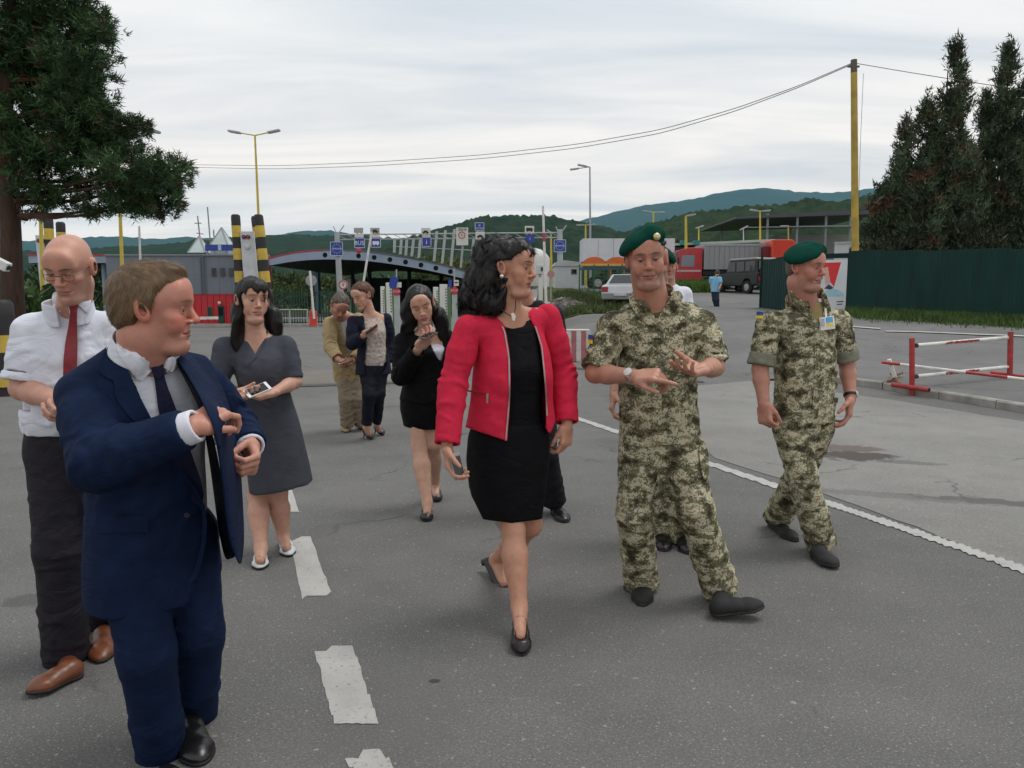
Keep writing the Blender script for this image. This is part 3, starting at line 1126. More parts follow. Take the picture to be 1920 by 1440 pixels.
def strands(P, name, g, flow, mat, n, length, seg, width, base_col, seed=0, region=None, lift=(0, .004), var=.25, tip=.25, curl=0.0, lam=.05):
	"""hair ribbons combed over a hair volume g along flow(p)"""
	rng = np.random.default_rng(seed)
	V, Q = g.mesh()
	if region is not None:
		m = region(V); V = V[m]
	if len(V) == 0: return None
	p = V[rng.integers(0, len(V), n)] + rng.normal(size=(n, 3)) * g.h * .5
	ln = rng.uniform(*length, n) / seg
	off = rng.uniform(*lift, n)
	ph = rng.uniform(0, 6.28, n)
	C, Wd = [], []
	for k in range(seg + 1):
		for _ in range(2):
			gr = g.grad(p); d = g.sample(p)
			p = p - gr * np.clip(d - off * (k / seg), -.012, .012)[:, None]
		f = flow(p)
		if curl:
			f = f + curl * np.stack([wavy(p, seed + 3, lam), wavy(p, seed + 4, lam), wavy(p, seed + 6, lam) * .5], -1)
		f = f - gr * (f * gr).sum(-1, keepdims=True) * .85
		f /= np.maximum(np.linalg.norm(f, axis=-1, keepdims=True), 1e-6)
		C.append(p.copy())
		sd = np.cross(f, gr); sd /= np.maximum(np.linalg.norm(sd, axis=-1, keepdims=True), 1e-6)
		Wd.append(sd * (width * (1 - (1 - tip) * k / seg)))
		p = p + f * ln[:, None]
	C = np.array(C); Wd = np.array(Wd)
	A = (C - Wd / 2).transpose(1, 0, 2); B = (C + Wd / 2).transpose(1, 0, 2)
	VV = np.stack([A, B], 2).reshape(-1, 3)
	S = seg + 1
	b = (np.arange(n) * S * 2)[:, None] + (np.arange(seg) * 2)[None]
	q = np.stack([b, b + 1, b + 3, b + 2], -1).reshape(-1, 4)
	cv = np.asarray(base_col)[None] * (1 + var * rng.normal(size=(n, 1))).clip(.35, 2.2)
	cc = np.repeat(cv, S * 2, 0)
	me = np_mesh(name, VV, q, True, cc, P.org)
	return link(name, me, P.root, mat)


def collar_ring(P, c, up, r, hgt, mat, lean=0.0, front=None, wid=30, name='collar_stand', flare=1.06):
	"""standing band of a shirt collar round the neck, open at the throat"""
	u = unit(up); g = garment([(fcone(c, c + u * hgt, r * flare, r, .003), .01)], .0038)
	g.S(fcone(c - u * .05, c + u * (hgt + .05), r * flare - .008, r - .008), .002)
	if front is not None:
		f = unit(np.asarray(front) - u * (np.asarray(front) @ u)); s = np.cross(f, u)
		tn = math.tan(rad(wid))
		g.I(lambda X, Y, Z: f32(tn) * ((X - f32(c[0])) * f32(f[0]) + (Y - f32(c[1])) * f32(f[1]) + (Z - f32(c[2])) * f32(f[2])) -
			np.abs((X - f32(c[0])) * f32(s[0]) + (Y - f32(c[1])) * f32(s[1]) + (Z - f32(c[2])) * f32(s[2])) - f32(.004), .003)
	P.wear(name, g, mat)
	return g


def cuff(P, el, wr, end, r, mat, ln=.055):
	"""shirt cuff showing past a sleeve"""
	u = unit(wr - el); c = wr + u * end
	g = garment([(fcone(c - u * ln, c, r * 1.05, r, .004), .01)], .0045)
	g.S(fcone(c - u * (ln + .03), c + u * .05, r - .010, r - .010), .002)
	P.wear('cuff', g, mat)


def hair_mat(name='hair', rough=.42):
	return paint(name, (1, 1, 1), rough, .15, 30, attr=True, spec=.35)


def hair_cap(hd, h, zline, T=.010, extra=(), noise=.002, lam=.02, pad=.05, low=-.15):
	"""hair volume on the skull above a hairline zline(ax, y) in head coordinates"""
	lo, hi = hd.bbox((-.12, -.15, low), (.12, .13, .17))
	g = Grid(lo, hi, h)
	r = g.box(lo, hi); sl, X, Y, Z = r
	x, y, z = hd.lgrid(X, Y, Z); ax = np.abs(x)
	d = _ell(ax, y, z, (0, -.014, .036), (.0745, .0965, .081))
	d = smin(d, _ell(ax, y, z, (0, .012, .022), (.066, .076, .070)), .03)
	d = smin(d, _ell(ax, y, z, (0, -.048, -.02), (.058, .050, .055)), .03)
	zl = zline(ax, y)
	edge = z - zl
	th = T * np.clip(edge / .035 + .25, 0.05, 1)
	d = d - th
	d = np.maximum(d, -edge * .6)
	for p in extra: d = smin(d, p(x, y, z), .015)
	g.d[sl] = np.minimum(g.d[sl], d * f32(hd.s))
	if noise:
		idx, p = g.band(.02)
		g.d[idx] += (noise * wavy(p, 31, lam)).astype(f32)
	return g


def beret(P, hd, droop=-1, col=(.0022, .046, .031), badge=1, h=.0048, size=.86, lift=0.0):
	lo, hi = hd.bbox((-.17, -.17, 0), (.17, .17, .19))
	g = Grid(lo, hi, h)
	sl, X, Y, Z = g.box(lo, hi)
	x, y, z = hd.lgrid(X, Y, Z)
	x = x * f32(droop)                         # + x is the side the cloth falls to
	zb = .046 + lift + .12 * (y - .0) * .9 - .10 * x * .6    # brim plane, lower at the falling side and the nape
	d = _ell(x, y, z, (.0, -.010, .050 + lift), (.083, .103, .060))
	d = np.maximum(d, zb - .004 - z)
	k = size
	e = _ell(x, y, z - .0 + x * .55, (.030, -.008, .096 + lift), (.098 * k, .118 * k, .046))
	d = smin(d, e, .028)
	d = smin(d, _ell(x, y, z, (-.040, .045, .098 + lift), (.040, .045, .030)), .03)
	d = np.maximum(d, zb - .004 - z - np.clip(x - .075, 0, .05) * 1.2)
	g.d[sl] = np.minimum(g.d[sl], d * f32(hd.s))
	idx, p = g.band(.03)
	lx, ly, lz = hd.loc(p)
	g.d[idx] += (.0022 * wavy(p, 77, .07) * np.clip((lz - .07) / .03, 0, 1)).astype(f32)
	o = P.wear('beret', g, paint('beret_felt', col, .95, .12, 30, .25, 500, spec=.12))
	# leather band following the brim
	mb = MB(); pts = []
	for i in range(41):
		w = 2 * math.pi * i / 40
		X_, Y_ = .0855 * math.cos(w), -.010 + .1045 * math.sin(w)
		pts.append((X_ * droop, Y_, .046 + lift + .108 * Y_ - .06 * X_))
	for i in range(40):
		a, b = pts[i], pts[i + 1]
		mb.add([hd.w(*a), hd.w(*b), hd.w(b[0] * .985, b[1] * .985, b[2] + .015), hd.w(a[0] * .985, a[1] * .985, a[2] + .015)], [(0, 1, 2, 3)])
	me = mb.mesh('band', True, org=P.org)
	ob = link('band', me, o, paint('beret_band', (.004, .012, .010), .55))
	sm = ob.modifiers.new('thickness', 'SOLIDIFY'); sm.thickness = .003
	if badge:
		c = hd.w(-.040 * droop, .091, .094 + lift)
		mb = MB()
		ax = hd.Y * .9 + hd.Z * .12 - hd.X * droop * .35
		mb.lathe([(.0165, -.004), (.0165, .004), (.013, .008), (.004, .010)], c, 14, ax)
		bo = mb.build('cap_badge', paint('badge_gold', (.62, .50, .22), .35, .1, metal=.7), o, True, org=P.org)
		mb = MB()
		mb.lathe([(.009, .008), (.008, .012), (.003, .013)], c, 10, ax)
		mb.build('badge_centre', paint('badge_green', (.55, .58, .50), .4), bo, True, org=P.org)
	return o


def std_body(P, T, nk, arms, legs, sex='m', bust=0.0, k=1.0, neckr=.062, bare_leg=True, lean=-.022):
	"""skin under the clothes: trunk, neck, arms [(shoulder, elbow, wrist)], legs [(hip, knee, ankle)]"""
	L = T.len; f = sex == 'f'
	w = .92 if f else 1.0
	P.add(T.loft([(-.10, .12 * k, .09, .11), (0, .150 * k, .09, .11), (.2, .128 * w * k, .085, .085), (.36, .145 * w * k, .095, .10),
				  (L - .08, .125 * w * k, .07, .08), (L - .03, .085, .05, .06), (L, .055, .045, .055)]))
	hb = P.head.w(0, lean, -.080)
	P.add(rcone(T.at(0, 0, L - .05), hb, neckr * 1.06, neckr), .03)
	for sh, el, wr in arms:
		a = .040 if f else .048
		tr = T.at(0, -.01, L - .03)
		P.add(rcone(tr, sh, .045, a * 1.05), .04)
		P.add(rcone(sh, el, a * 1.06, a * .92))
		m = el * .68 + wr * .32
		P.add(rcone(el, m, a * .90, a * .90)); P.add(rcone(m, wr, a * .90, .0235 if f else .030))
	for h_, k_, a_ in legs:
		P.add(rcone(h_, k_, .082 * k, .054)); m = k_ * .66 + a_ * .34
		P.add(rcone(k_, m, .052, .0535)); P.add(rcone(m, a_, .0535, .0345))
		u = unit(a_ - k_)
		if bare_leg: P.add(rcone(m - T.frame(0)[1] * .008, k_ * .45 + a_ * .55 - T.frame(0)[1] * .006, .050, .044), .03)


def trunk(T, secs, arms, r=.07, n=2.4, trap=.05, slope=.012):
	"""cloth over the trunk and on to the shoulder points"""
	L = T.len
	parts = [(T.loft(secs, n), .02)]
	for sh, el, wr in arms:
		parts.append((rcone(T.at(0, -.012, L - .055) * .75 + sh * .25, sh + (el - sh) * .04, trap + .008, r * .96), .05))
	return parts


def sleeve(sh, el, wr, r, upto, end_rnd=.008, rs=None):
	"""r = radius at shoulder, elbow, cuff; upto 0..2 along upper arm then forearm"""
	parts = [(rcone(sh, sh + (el - sh) * .5, r[0], (r[0] + r[1]) / 2), .035)]
	if upto <= 1:
		c = sh + (el - sh) * upto
		parts.append((fcone(sh + (el - sh) * .25, c, (r[0] * 2 + r[1]) / 3, r[2], end_rnd), .02)); u = unit(el - sh)
	else:
		c = el + (wr - el) * (upto - 1)
		parts += [(rcone(sh + (el - sh) * .4, el, (r[0] + r[1]) / 2, r[1]), .03), (fcone(el, c, r[1], r[2], end_rnd), .02),
				  (rcone(el, el + (c - el) * .3, r[1], r[1]), .02)]
		u = unit(wr - el)
	return parts, c, u


def hollow(g, c, u, r):
	g.S(fcone(c - u * .03, c + u * .12, r, r + .004), .004)


def trouser_parts(T, legs, rh, rk, ra, hem, top=(.155, .115, .125), n=2.4, waist=.08, crotch=.12):
	parts = [(T.loft([(-crotch - .03, top[0] * .72, top[1] * .9, top[2] * .9), (-.05, top[0] * 1.02, top[1], top[2]), (waist, top[0] * .95, top[1] * .92, top[2] * .9)], n), .02)]
	ends = []
	for (h_, k_, a_), hm in zip(legs, hem):
		e = k_ + (a_ - k_) * hm; m = k_ * .5 + e * .5
		parts += [(rcone(h_, k_, rh, rk), .03), (rcone(k_, m, rk, (rk + ra) / 2), .03), (fcone(m, e, (rk + ra) / 2, ra, .01), .02)]
		ends.append((e, unit(a_ - k_)))
	return parts, ends


def leg_folds(g, legs, amp=.006, seed=11, top=True):
	for i, (h_, k_, a_) in enumerate(legs):
		u = unit(a_ - k_); s = seed + i * 10
		if top: folds(g, h_ * .5 + k_ * .5, unit(k_ - h_) + np.array([.5 if i == 0 else -.5, 0, 0]), .12, amp * .7, .10, s)
		folds(g, k_, u, .085, amp * 1.1, .07, s + 1)
		folds(g, k_ * .35 + a_ * .65, u + np.array([.25, 0, 0]), .10, amp, .075, s + 2)
		folds(g, a_ - u * .05, u, .065, amp * 1.3, .055, s + 3)


def arm_folds(g, sh, el, wr, amp=.005, seed=3, fore=True):
	u = unit(el - sh)
	folds(g, sh + (el - sh) * .5, u + np.array([0, 0, .4]), .09, amp * .7, .07, seed)
	if fore:
		folds(g, el, unit(wr - sh), .085, amp * 1.2, .05, seed + 1)
		folds(g, el * .4 + wr * .6, unit(wr - el), .08, amp * .7, .06, seed + 2)


def box_phone(name, label, c, d, n, size=(.070, .140, .008), body=(.75, .75, .76), screen=(.004, .004, .005), group=None):
	"""slab phone: c centre, d long axis, n out of the screen"""
	d = unit(d); n = unit(np.asarray(n) - d * (np.asarray(n) @ d)); x = np.cross(d, n)
	c = np.asarray(c, float)
	e = empty(name, tuple(c), label, 'phone', group)
	mb = MB(); mb.obox((0, 0, 0), x * size[0] / 2, d * size[1] / 2, n * size[2] / 2)
	mb.build('case', paint('phone_%d_%d' % (body[0] * 99, body[2] * 99), body, .35, .05), e, bevel=.0025)
	mb = MB(); mb.obox(n * (size[2] / 2 + .0004), x * (size[0] / 2 - .004), d * (size[1] / 2 - .016), n * .0006)
	mb.build('screen', paint('phone_screen', screen, .12, .02, spec=.6), e)
	mb = MB(); mb.obox(-n * (size[2] / 2 + .0006) + d * size[1] * .38 + x * size[0] * .25, x * .006, d * .006, n * .0008)
	mb.build('lens', paint('phone_screen', screen, .12, .02), e)
	return e


def glasses(P, hd, tint=.0):
	mb = MB()
	for s in (-1, 1):
		pts = []
		for i in range(25):
			w = 2 * math.pi * i / 24
			q = (s * .0325 + .0215 * math.copysign(abs(math.cos(w)) ** .6, math.cos(w)), .0985 - .006 * abs(math.cos(w)), -.004 + .0125 * math.copysign(abs(math.sin(w)) ** .6, math.sin(w)))
			pts.append(hd.w(*q))
		mb.tube(pts, .0010, 5)
		mb.tube([hd.w(s * .054, .094, .004), hd.w(s * .074, .06, .006), hd.w(s * .0795, -.005, .004), hd.w(s * .078, -.022, -.012)], .0016, 5)
	mb.tube([hd.w(-.0105, .099, .002), hd.w(0, .104, .005), hd.w(.0105, .099, .002)], .0016, 5)
	o = mb.build('glasses', paint('glasses_frame', (.03, .02, .018), .35, .05), P.root, True, org=P.org)
	return o


def long_hair(hd, h, extra, front, low, T=.014, noise=.004, lam=.035, wide=.16):
	"""hair volume: skull cap above 'front' hairline joined with hanging masses (prims in head coordinates)"""
	lo, hi = hd.bbox((-wide, -.19, low), (wide, .135, .16))
	g = Grid(lo, hi, h)
	sl, X, Y, Z = g.box(lo, hi)
	x, y, z = hd.lgrid(X, Y, Z); ax = np.abs(x)
	d = _ell(ax, y, z, (0, -.014, .036), (.0745, .0965, .081))
	d = smin(d, _ell(ax, y, z, (0, -.040, -.02), (.066, .060, .07)), .03) - T
	for fn, k in extra: d = smin(d, fn(x, y, z), k)
	fr = front(x, y, z)
	d = -smin(-d.astype(f32), fr.astype(f32), .008)
	g.d[sl] = np.minimum(g.d[sl], d * f32(hd.s))
	idx, p = g.band(.025)
	g.d[idx] += (noise * wavy(p, 41, lam) + noise * .6 * wavy(p * np.array([1, 1, .35]), 43, lam * .5)).astype(f32)
	return g
# ------------------------------------------------------------------ people


def soldier_main():
	"""officer pointing at his palm"""
	P = Person(G(1235, 1135), 'soldier in green beret and pixel camouflage pointing at his open palm, facing us', 'soldiers in camouflage', (.47, .235, .165))
	hd = Head(J(1212, 484, 3.50), yaw=-5, pitch=9, roll=-5, sc=1.07, jaw=1.08, fat=.8, open_=.85, nose=1.15, cheeks=1, brow=1.15)
	P.head = hd
	P.fc = dict(brow=(.10, .07, .05), stubble=.30, red=.38, lips=(.34, .13, .11))
	neck = J(1226, 566, 3.60)
	shA, shB = J(1148, 612, 3.58), J(1316, 606, 3.64)
	elA, wrA = J(1116, 700, 3.50), J(1192, 706, 3.33)
	elB, wrB = J(1340, 688, 3.56), J(1318, 692, 3.38)
	pel = J(1236, 812, 3.64)
	hpA, hpB = J(1200, 825, 3.64), J(1275, 825, 3.64)
	knA, anA = J(1190, 965, 3.60), J(1202, 1098, 3.74)
	knB, anB = J(1304, 955, 3.52), J(1352, 1112, 3.60)
	T = Torso(pel, neck, hpA, hpB, shA, shB)
	L = T.len
	arms = [(shA, elA, wrA), (shB, elB, wrB)]; legs = [(hpA, knA, anA), (hpB, knB, anB)]
	std_body(P, T, neck, arms, legs, neckr=.075, bare_leg=False)
	P.hand(wrA, J(1262, 703, 3.22) - wrA, (0.15, .5, -.85), -1, curl=((8, 6, 4), (45, 70, 40), (55, 75, 45), (60, 75, 45)), sc=1.1, thumb=(.35, .35), tcurl=15)
	P.hand(wrB, J(1268, 700, 3.26) - wrB, (-.1, -.45, .9), 1, curl=((12, 18, 14), (20, 25, 20), (26, 30, 22), (30, 32, 24)), sc=1.1, thumb=(.75, .5), tcurl=5)
	P.body(.015, .0032, [(np.minimum(el, wr) - .06, np.maximum(el, wr) + .06, .007) for _, el, wr in arms])
	hd.eyes(P, (.10, .11, .10), look=(0, .12))
	hg = hair_cap(hd, .004, lambda ax, y: np.interp(y, [-.12, -.06, -.02, .01, .03, .06], [-.07, -.06, -.0, .03, .05, .10]), .004, noise=.0008)
	P.wear('hair', hg, paint('hair_grey_short', (.11, .09, .075), .7, .35, 120))
	beret(P, hd, -1)
	camo = camo_mat()
	secs = [(-.03, .196, .140, .14), (.06, .188, .132, .128), (.20, .184, .135, .115), (.34, .190, .132, .12), (L - .10, .165, .105, .105), (L - .04, .105, .08, .09), (L + .012, .088, .075, .08)]
	parts = trunk(T, secs, arms, .066, 2.5, .056)
	ends = []
	for sh, el, wr in arms:
		p_, c, u = sleeve(sh, el, wr, (.066, .070, .074), .93)
		parts += p_; ends.append((c, u))
	g = garment(parts, .0065)
	for c, u in ends: hollow(g, c, u, .061); folds(g, c - u * .05, u, .06, .002, .05, 8)
	for sh, el, wr in arms: folds(g, sh + (el - sh) * .5, unit(el - sh) + np.array([0, 0, .5]), .11, .0075, .07, 3)
	for x, t, s_ in ((-.12, .10, 1), (.12, .12, 2), (0, .05, 3), (-.15, .30, 4), (.16, .30, 5)):
		folds(g, T.at(x, .11, t), T.u + T.x0 * (.6 if x < 0 else -.6), .13, .0065, .085, s_)
	drape(g, .003, .18, 5)
	cut(g, [(1196, 520), (1262, 520), (1250, 572), (1230, 604), (1210, 572)], front=(T.at(0, .0, L), T.frame(L)[1]), it=1)
	P.wear('shirt_jacket', g, camo)
	rg = collar_ring(P, T.at(0, .0, L - .02), hd.w(0, -.022, -.08) - T.at(0, 0, L - .05), .104, .072, camo, front=T.frame(L)[1], wid=38, flare=1.12)
	gu = garment([(rcone(J(1227, 614, 3.585), J(1227, 570, 3.60), .080, .072), .02)], .007)
	gu.I(lambda X, Y_, Z: Z - f32(J(1227, 572, 3.55)[2]) + 0 * X)
	P.wear('undershirt', gu, paint('olive_knit', (.10, .085, .035), .9, .15, 40, .3, 300))
	P.patch('collar', [g, rg], [(1176, 560), (1186, 545), (1196, 548), (1210, 568), (1232, 600), (1221, 614), (1194, 592)], camo, off=.003, thick=.008)
	P.patch('collar', [g, rg], [(1264, 546), (1276, 545), (1282, 560), (1268, 584), (1247, 612), (1230, 600), (1252, 568)], camo, off=.003, thick=.008)
	P.patch('placket', g, [(1222, 606), (1239, 604), (1241, 806), (1224, 806)], camo, off=.001, thick=.005, it=0)
	P.patch('chest_pocket', g, [(1156, 606), (1208, 614), (1206, 624), (1186, 628), (1157, 618)], camo, off=.002, thick=.006, it=1)
	P.patch('chest_pocket', g, [(1250, 610), (1304, 600), (1305, 611), (1280, 622), (1252, 621)], camo, off=.002, thick=.006, it=1)
	P.patch('rank_tab', g, [(1223, 614), (1240, 613), (1241, 640), (1224, 641)], camo, off=.006, thick=.004, it=0)
	P.patch('rank_stripe', g, [(1225, 634), (1240, 633), (1240, 637), (1225, 638)], paint('rank_dark', (.02, .02, .014), .7), off=.010, thick=.003, it=0)
	P.patch('flag_patch', g, [(1103, 627), (1112, 629), (1111, 645), (1101, 643)], paint('flag_yellow', (.62, .46, .03), .8), off=.003, thick=.003, it=0)
	P.patch('flag_blue_half', g, [(1103.5, 627), (1112.5, 629), (1112, 637), (1102.5, 635)], paint('flag_blue', (.02, .06, .30), .8), off=.006, thick=.003, it=0)
	parts, ends = trouser_parts(T, legs, .103, .086, .090, (.97, .97), (.172, .12, .13))
	gt = garment(parts, .007)
	leg_folds(gt, legs, .0065, 11)
	drape(gt, .003, .16, 15)
	for e, u in ends: hollow(gt, e, u, .074)
	P.wear('trousers', gt, camo)
	P.patch('cargo_pocket', gt, [(1318, 822), (1330, 850), (1329, 900), (1316, 898), (1310, 835)], camo, off=.003, thick=.009)
	boot = paint('boot_suede', (.010, .010, .011), .75, .2, 30, .3, 300)
	shoe(P, G(1207, 1092), G(1203, 1139), w=.053, top=.09, mat=boot, ankle=anA, h=.006)
	shoe(P, G(1334, 1154, .012), G(1432, 1138, .055), w=.053, top=.09, mat=boot, ankle=anB, h=.006)
	watch(P, elA, wrA, (0, -.9, .45), paint('watch_steel', (.55, .55, .56), .3, .1, metal=.9))
	return P


def watch(P, el, wr, out, strap, k=1.0):
	u = unit(wr - el); c = wr - u * .022
	mb = MB(); mb.lathe([(.037 * k, -.009), (.0385 * k, 0), (.037 * k, .009)], c, 18, u)
	w = mb.build('wrist_watch', strap, P.root, True, org=P.org)
	out = np.asarray(out, float); nrm = unit(out - u * (out @ u))
	mb = MB(); mb.lathe([(.019, -.004), (.020, .004), (.015, .006)], c + nrm * .036 * k, 16, nrm)
	mb.build('watch_face', paint('watch_dial', (.6, .6, .58), .25, .05), w, True, org=P.org)


def suit_man():
	P = Person(G(300, 1440), 'man in navy suit and tie with sandy hair reaching inside his open jacket', None, (.50, .235, .170))
	hd = Head(J(289, 577, 2.30), yaw=101, pitch=4, roll=-3, sc=1.07, jaw=1.06, fat=1.0, open_=.6, nose=1.2, cheeks=1)
	P.head = hd
	P.fc = dict(brow=(.22, .13, .07), stubble=.10, red=.75, lips=(.36, .12, .10))
	neck = J(276, 656, 2.36)
	shA, shB = J(160, 742, 2.26), J(384, 724, 2.52)
	elA, wrA = J(186, 868, 2.10), J(362, 800, 2.10)
	elB, wrB = J(438, 792, 2.62), J(470, 838, 2.46)
	pel = J(285, 985, 2.36)
	hpA, hpB = J(240, 1000, 2.30), J(345, 1000, 2.44)
	knA, anA = J(275, 1225, 2.24), J(310, 1452, 2.36)
	knB, anB = J(372, 1190, 2.42), J(362, 1368, 2.56)
	T = Torso(pel, neck, hpA, hpB, shA, shB)
	L = T.len
	arms = [(shA, elA, wrA), (shB, elB, wrB)]; legs = [(hpA, knA, anA), (hpB, knB, anB)]
	std_body(P, T, neck, arms, legs, neckr=.080, bare_leg=False)
	P.hand(wrA, J(402, 776, 2.17) - wrA, (.2, .8, -.35), -1, curl=((35, 50, 30), (45, 55, 30), (50, 60, 35), (50, 60, 35)), sc=1.05, thumb=(.3, .4), tcurl=20)
	P.hand(wrB, J(478, 880, 2.36) - wrB, (-.75, -.2, .2), -1, curl=((55, 70, 40), (60, 75, 45), (60, 75, 45), (60, 75, 45)), sc=1.05, thumb=(.35, .7), tcurl=25)
	P.body(.015, .0030)
	hd.eyes(P, (.06, .09, .12))
	zl = lambda ax, y: np.interp(y, [-.125, -.085, -.035, -.018, .008, .018, .040, .060, .075, .10], [-.080, -.074, -.052, -.012, -.020, .030, .052, .070, .072, .078]) + np.clip(ax - .035, 0, 1) * np.clip(y - .02, 0, .06) * 26
	hg = hair_cap(hd, .0035, zl, .015, noise=.002, lam=.03, extra=[lambda x, y, z: _ell(x, y, z, (0, .030, .112), (.050, .052, .018))])
	P.wear('hair', hg, paint('hair_sandy_base', (.13, .085, .048), .6, .3, 90))
	fl = lambda p: hd.Z[None] * -.55 + hd.Y[None] * (-.25 + np.clip((hd.loc(p)[2] - .05) / .04, 0, 1) * 1.3)[:, None] + hd.X[None] * .15
	strands(P, 'hair_strands', hg, fl, hair_mat(), 7000, (.025, .055), 4, .0012, (.19, .122, .066), 3, lift=(.0, .008), var=.25)
	navy = paint('navy_wool', (.0055, .0135, .042), .8, .22, 14, .12, 420, spec=.12, wrinkle=.22)
	white = paint('white_cotton', (.68, .70, .78), .8, .04, 20, .1, 300, spec=.2, wrinkle=.25)
	tie = paint('navy_silk_tie', (.004, .006, .030), .6, .6, 110, .1, 200, spec=.2)
	# shirt
	sg = collar_ring(P, J(270, 668, 2.34), (.40, -.30, .88), .100, .052, white, front=T.frame(L)[1], wid=22)
	ss = [(-.05, .165, .125, .12), (.10, .165, .135, .11), (.25, .165, .130, .105), (.38, .168, .115, .105), (L - .08, .125, .085, .09), (L - .02, .085, .072, .08), (L + .03, .079, .066, .078)]
	gs = garment(trunk(T, ss, arms, .05, 2.4, .045), .007)
	cuff(P, elA, wrA, .014, .047, white); cuff(P, elB, wrB, .006, .046, white)
	drape(gs, .003, .12, 4)
	cut(gs, [(214, 600), (340, 620), (345, 655), (298, 674), (262, 655), (222, 625)], front=(T.at(0, .03, L), T.frame(L)[1]), it=1)
	P.wear('shirt', gs, white)
	# jacket
	js = [(-.235, .205, .155, .16), (-.10, .200, .150, .150), (.05, .190, .150, .130), (.22, .188, .148, .125), (.38, .190, .132, .125), (L - .12, .165, .105, .11), (L - .05, .100, .070, .095), (L - .0, .088, .052, .088)]
	parts = trunk(T, js, arms, .074, 2.5, .06) + [(rcone(J(228, 676, 2.36), J(150, 738, 2.27), .058, .066), .04)]
	pA, cA, uA = sleeve(shA, elA, wrA, (.078, .079, .060), 1.93)
	pB, cB, uB = sleeve(shB, elB, wrB, (.074, .066, .056), 1.98)
	g = garment(parts, .007)
	drape(g, .003, .2, 8)
	folds(g, T.at(-.13, .1, .25), T.u + T.x0 * .8, .13, .006, .10, 2)
	folds(g, T.at(-.05, .13, .12), T.u - T.x0 * .8, .12, .005, .10, 4)
	g.d = np.maximum(g.d, -(g.d + f32(.022)))
	cut(g, [(226, 560), (340, 600), (378, 690), (398, 720), (412, 800), (424, 900), (430, 1000), (424, 1200), (330, 1200), (372, 1075), (388, 1000), (384, 940), (330, 868), (292, 800), (258, 735), (232, 660), (214, 625)],
		front=(T.at(0, -.01, 0), T.frame(0)[1]), it=1, w=.2)
	P.wear('jacket', g, navy)
	for nm, pr, c, u, el, sh, wr in (('sleeve', pA, cA, uA, elA, shA, wrA), ('sleeve', pB, cB, uB, elB, shB, wrB)):
		gs_ = garment(pr, .006)
		arm_folds(gs_, sh, el, wr, .007, 13)
		hollow(gs_, c, u, .043)
		P.wear(nm, gs_, navy)
		if sh is shA: gA = gs_
	# open front panel held away by the hidden hand
	mb = MB(); top = J(380, 676, 2.40)
	rows = []
	for px_, py_, px2, py2, ya, yb in ((318, 652, 392, 668, 2.385, 2.50), (345, 690, 412, 712, 2.31, 2.49), (370, 730, 428, 752, 2.22, 2.49), (390, 770, 440, 795, 2.13, 2.48), (404, 805, 447, 830, 2.11, 2.47), (415, 870, 452, 880, 2.13, 2.46), (424, 950, 456, 950, 2.18, 2.44),
									   (431, 1010, 459, 1010, 2.22, 2.42), (440, 1040, 455, 1048, 2.26, 2.40), (449, 1054, 452, 1057, 2.30, 2.34)):
		rows.append([J(px_ + (px2 - px_) * w, py_ + (py2 - py_) * w, ya + (yb - ya) * w ** 1.7) for w in np.linspace(0, 1, 6)])
	n = 6
	v = [q for r in rows for q in r]
	f_ = [(i * n + j, i * n + j + 1, (i + 1) * n + j + 1, (i + 1) * n + j) for i in range(len(rows) - 1) for j in range(n - 1)]
	me = MB().add(v, f_).mesh('jacket_front', True, org=P.org)
	o = link('jacket_front', me, P.root, navy)
	sb = o.modifiers.new('smooth', 'SUBSURF'); sb.levels = sb.render_levels = 2
	sm = o.modifiers.new('thickness', 'SOLIDIFY'); sm.thickness = .005
	lp = []
	for (xa, y_a, xb, y_b, Yl) in ((317, 651, 350, 660, 2.375), (344, 690, 388, 696, 2.295), (369, 730, 402, 746, 2.205), (389, 770, 424, 778, 2.115), (403, 805, 421, 808, 2.097), (411, 838, 414, 840, 2.105)):
		lp.append([J(xa + (xb - xa) * w, y_a + (y_b - y_a) * w, Yl + .05 * w * w - .006) for w in np.linspace(0, 1, 4)])
	v = [q for r in lp for q in r]
	o = link('lapel', MB().add(v, [(i * 4 + j, i * 4 + j + 1, (i + 1) * 4 + j + 1, (i + 1) * 4 + j) for i in range(len(lp) - 1) for j in range(3)]).mesh('lapel', True, org=P.org), P.root, navy)
	sb = o.modifiers.new('smooth', 'SUBSURF'); sb.levels = sb.render_levels = 2
	sm = o.modifiers.new('thickness', 'SOLIDIFY'); sm.thickness = .005
	# inner lining side towards the body
	rows2 = []
	for (px_, py_, px2, py2, ya, yb) in ((332, 690, 330, 672, 2.44, 2.345), (362, 740, 366, 728, 2.46, 2.23), (384, 790, 392, 780, 2.48, 2.13), (400, 900, 416, 890, 2.48, 2.15), (412, 1000, 429, 985, 2.46, 2.22), (424, 1050, 444, 1044, 2.44, 2.28)):
		rows2.append([J(px_ + (px2 - px_) * w, py_ + (py2 - py_) * w, ya + (yb - ya) * w) for w in np.linspace(0, 1, 4)])
	v = [q for r in rows2 for q in r]
	f_ = [(i * 4 + j, i * 4 + j + 1, (i + 1) * 4 + j + 1, (i + 1) * 4 + j) for i in range(len(rows2) - 1) for j in range(3)]
	o = link('jacket_lining', MB().add(v, f_).mesh('jacket_lining', True, org=P.org), P.root, paint('navy_lining', (.002, .003, .008), .6, spec=.1))
	sb = o.modifiers.new('smooth', 'SUBSURF'); sb.levels = sb.render_levels = 2
	sm = o.modifiers.new('thickness', 'SOLIDIFY'); sm.thickness = .004
	# collar, tie, lapels, pocket flap, buttons
	P.patch('shirt_collar', [gs, sg], [(218, 628), (236, 638), (262, 668), (293, 686), (276, 704), (262, 718), (240, 690), (218, 655)], white, off=.003, thick=.006)
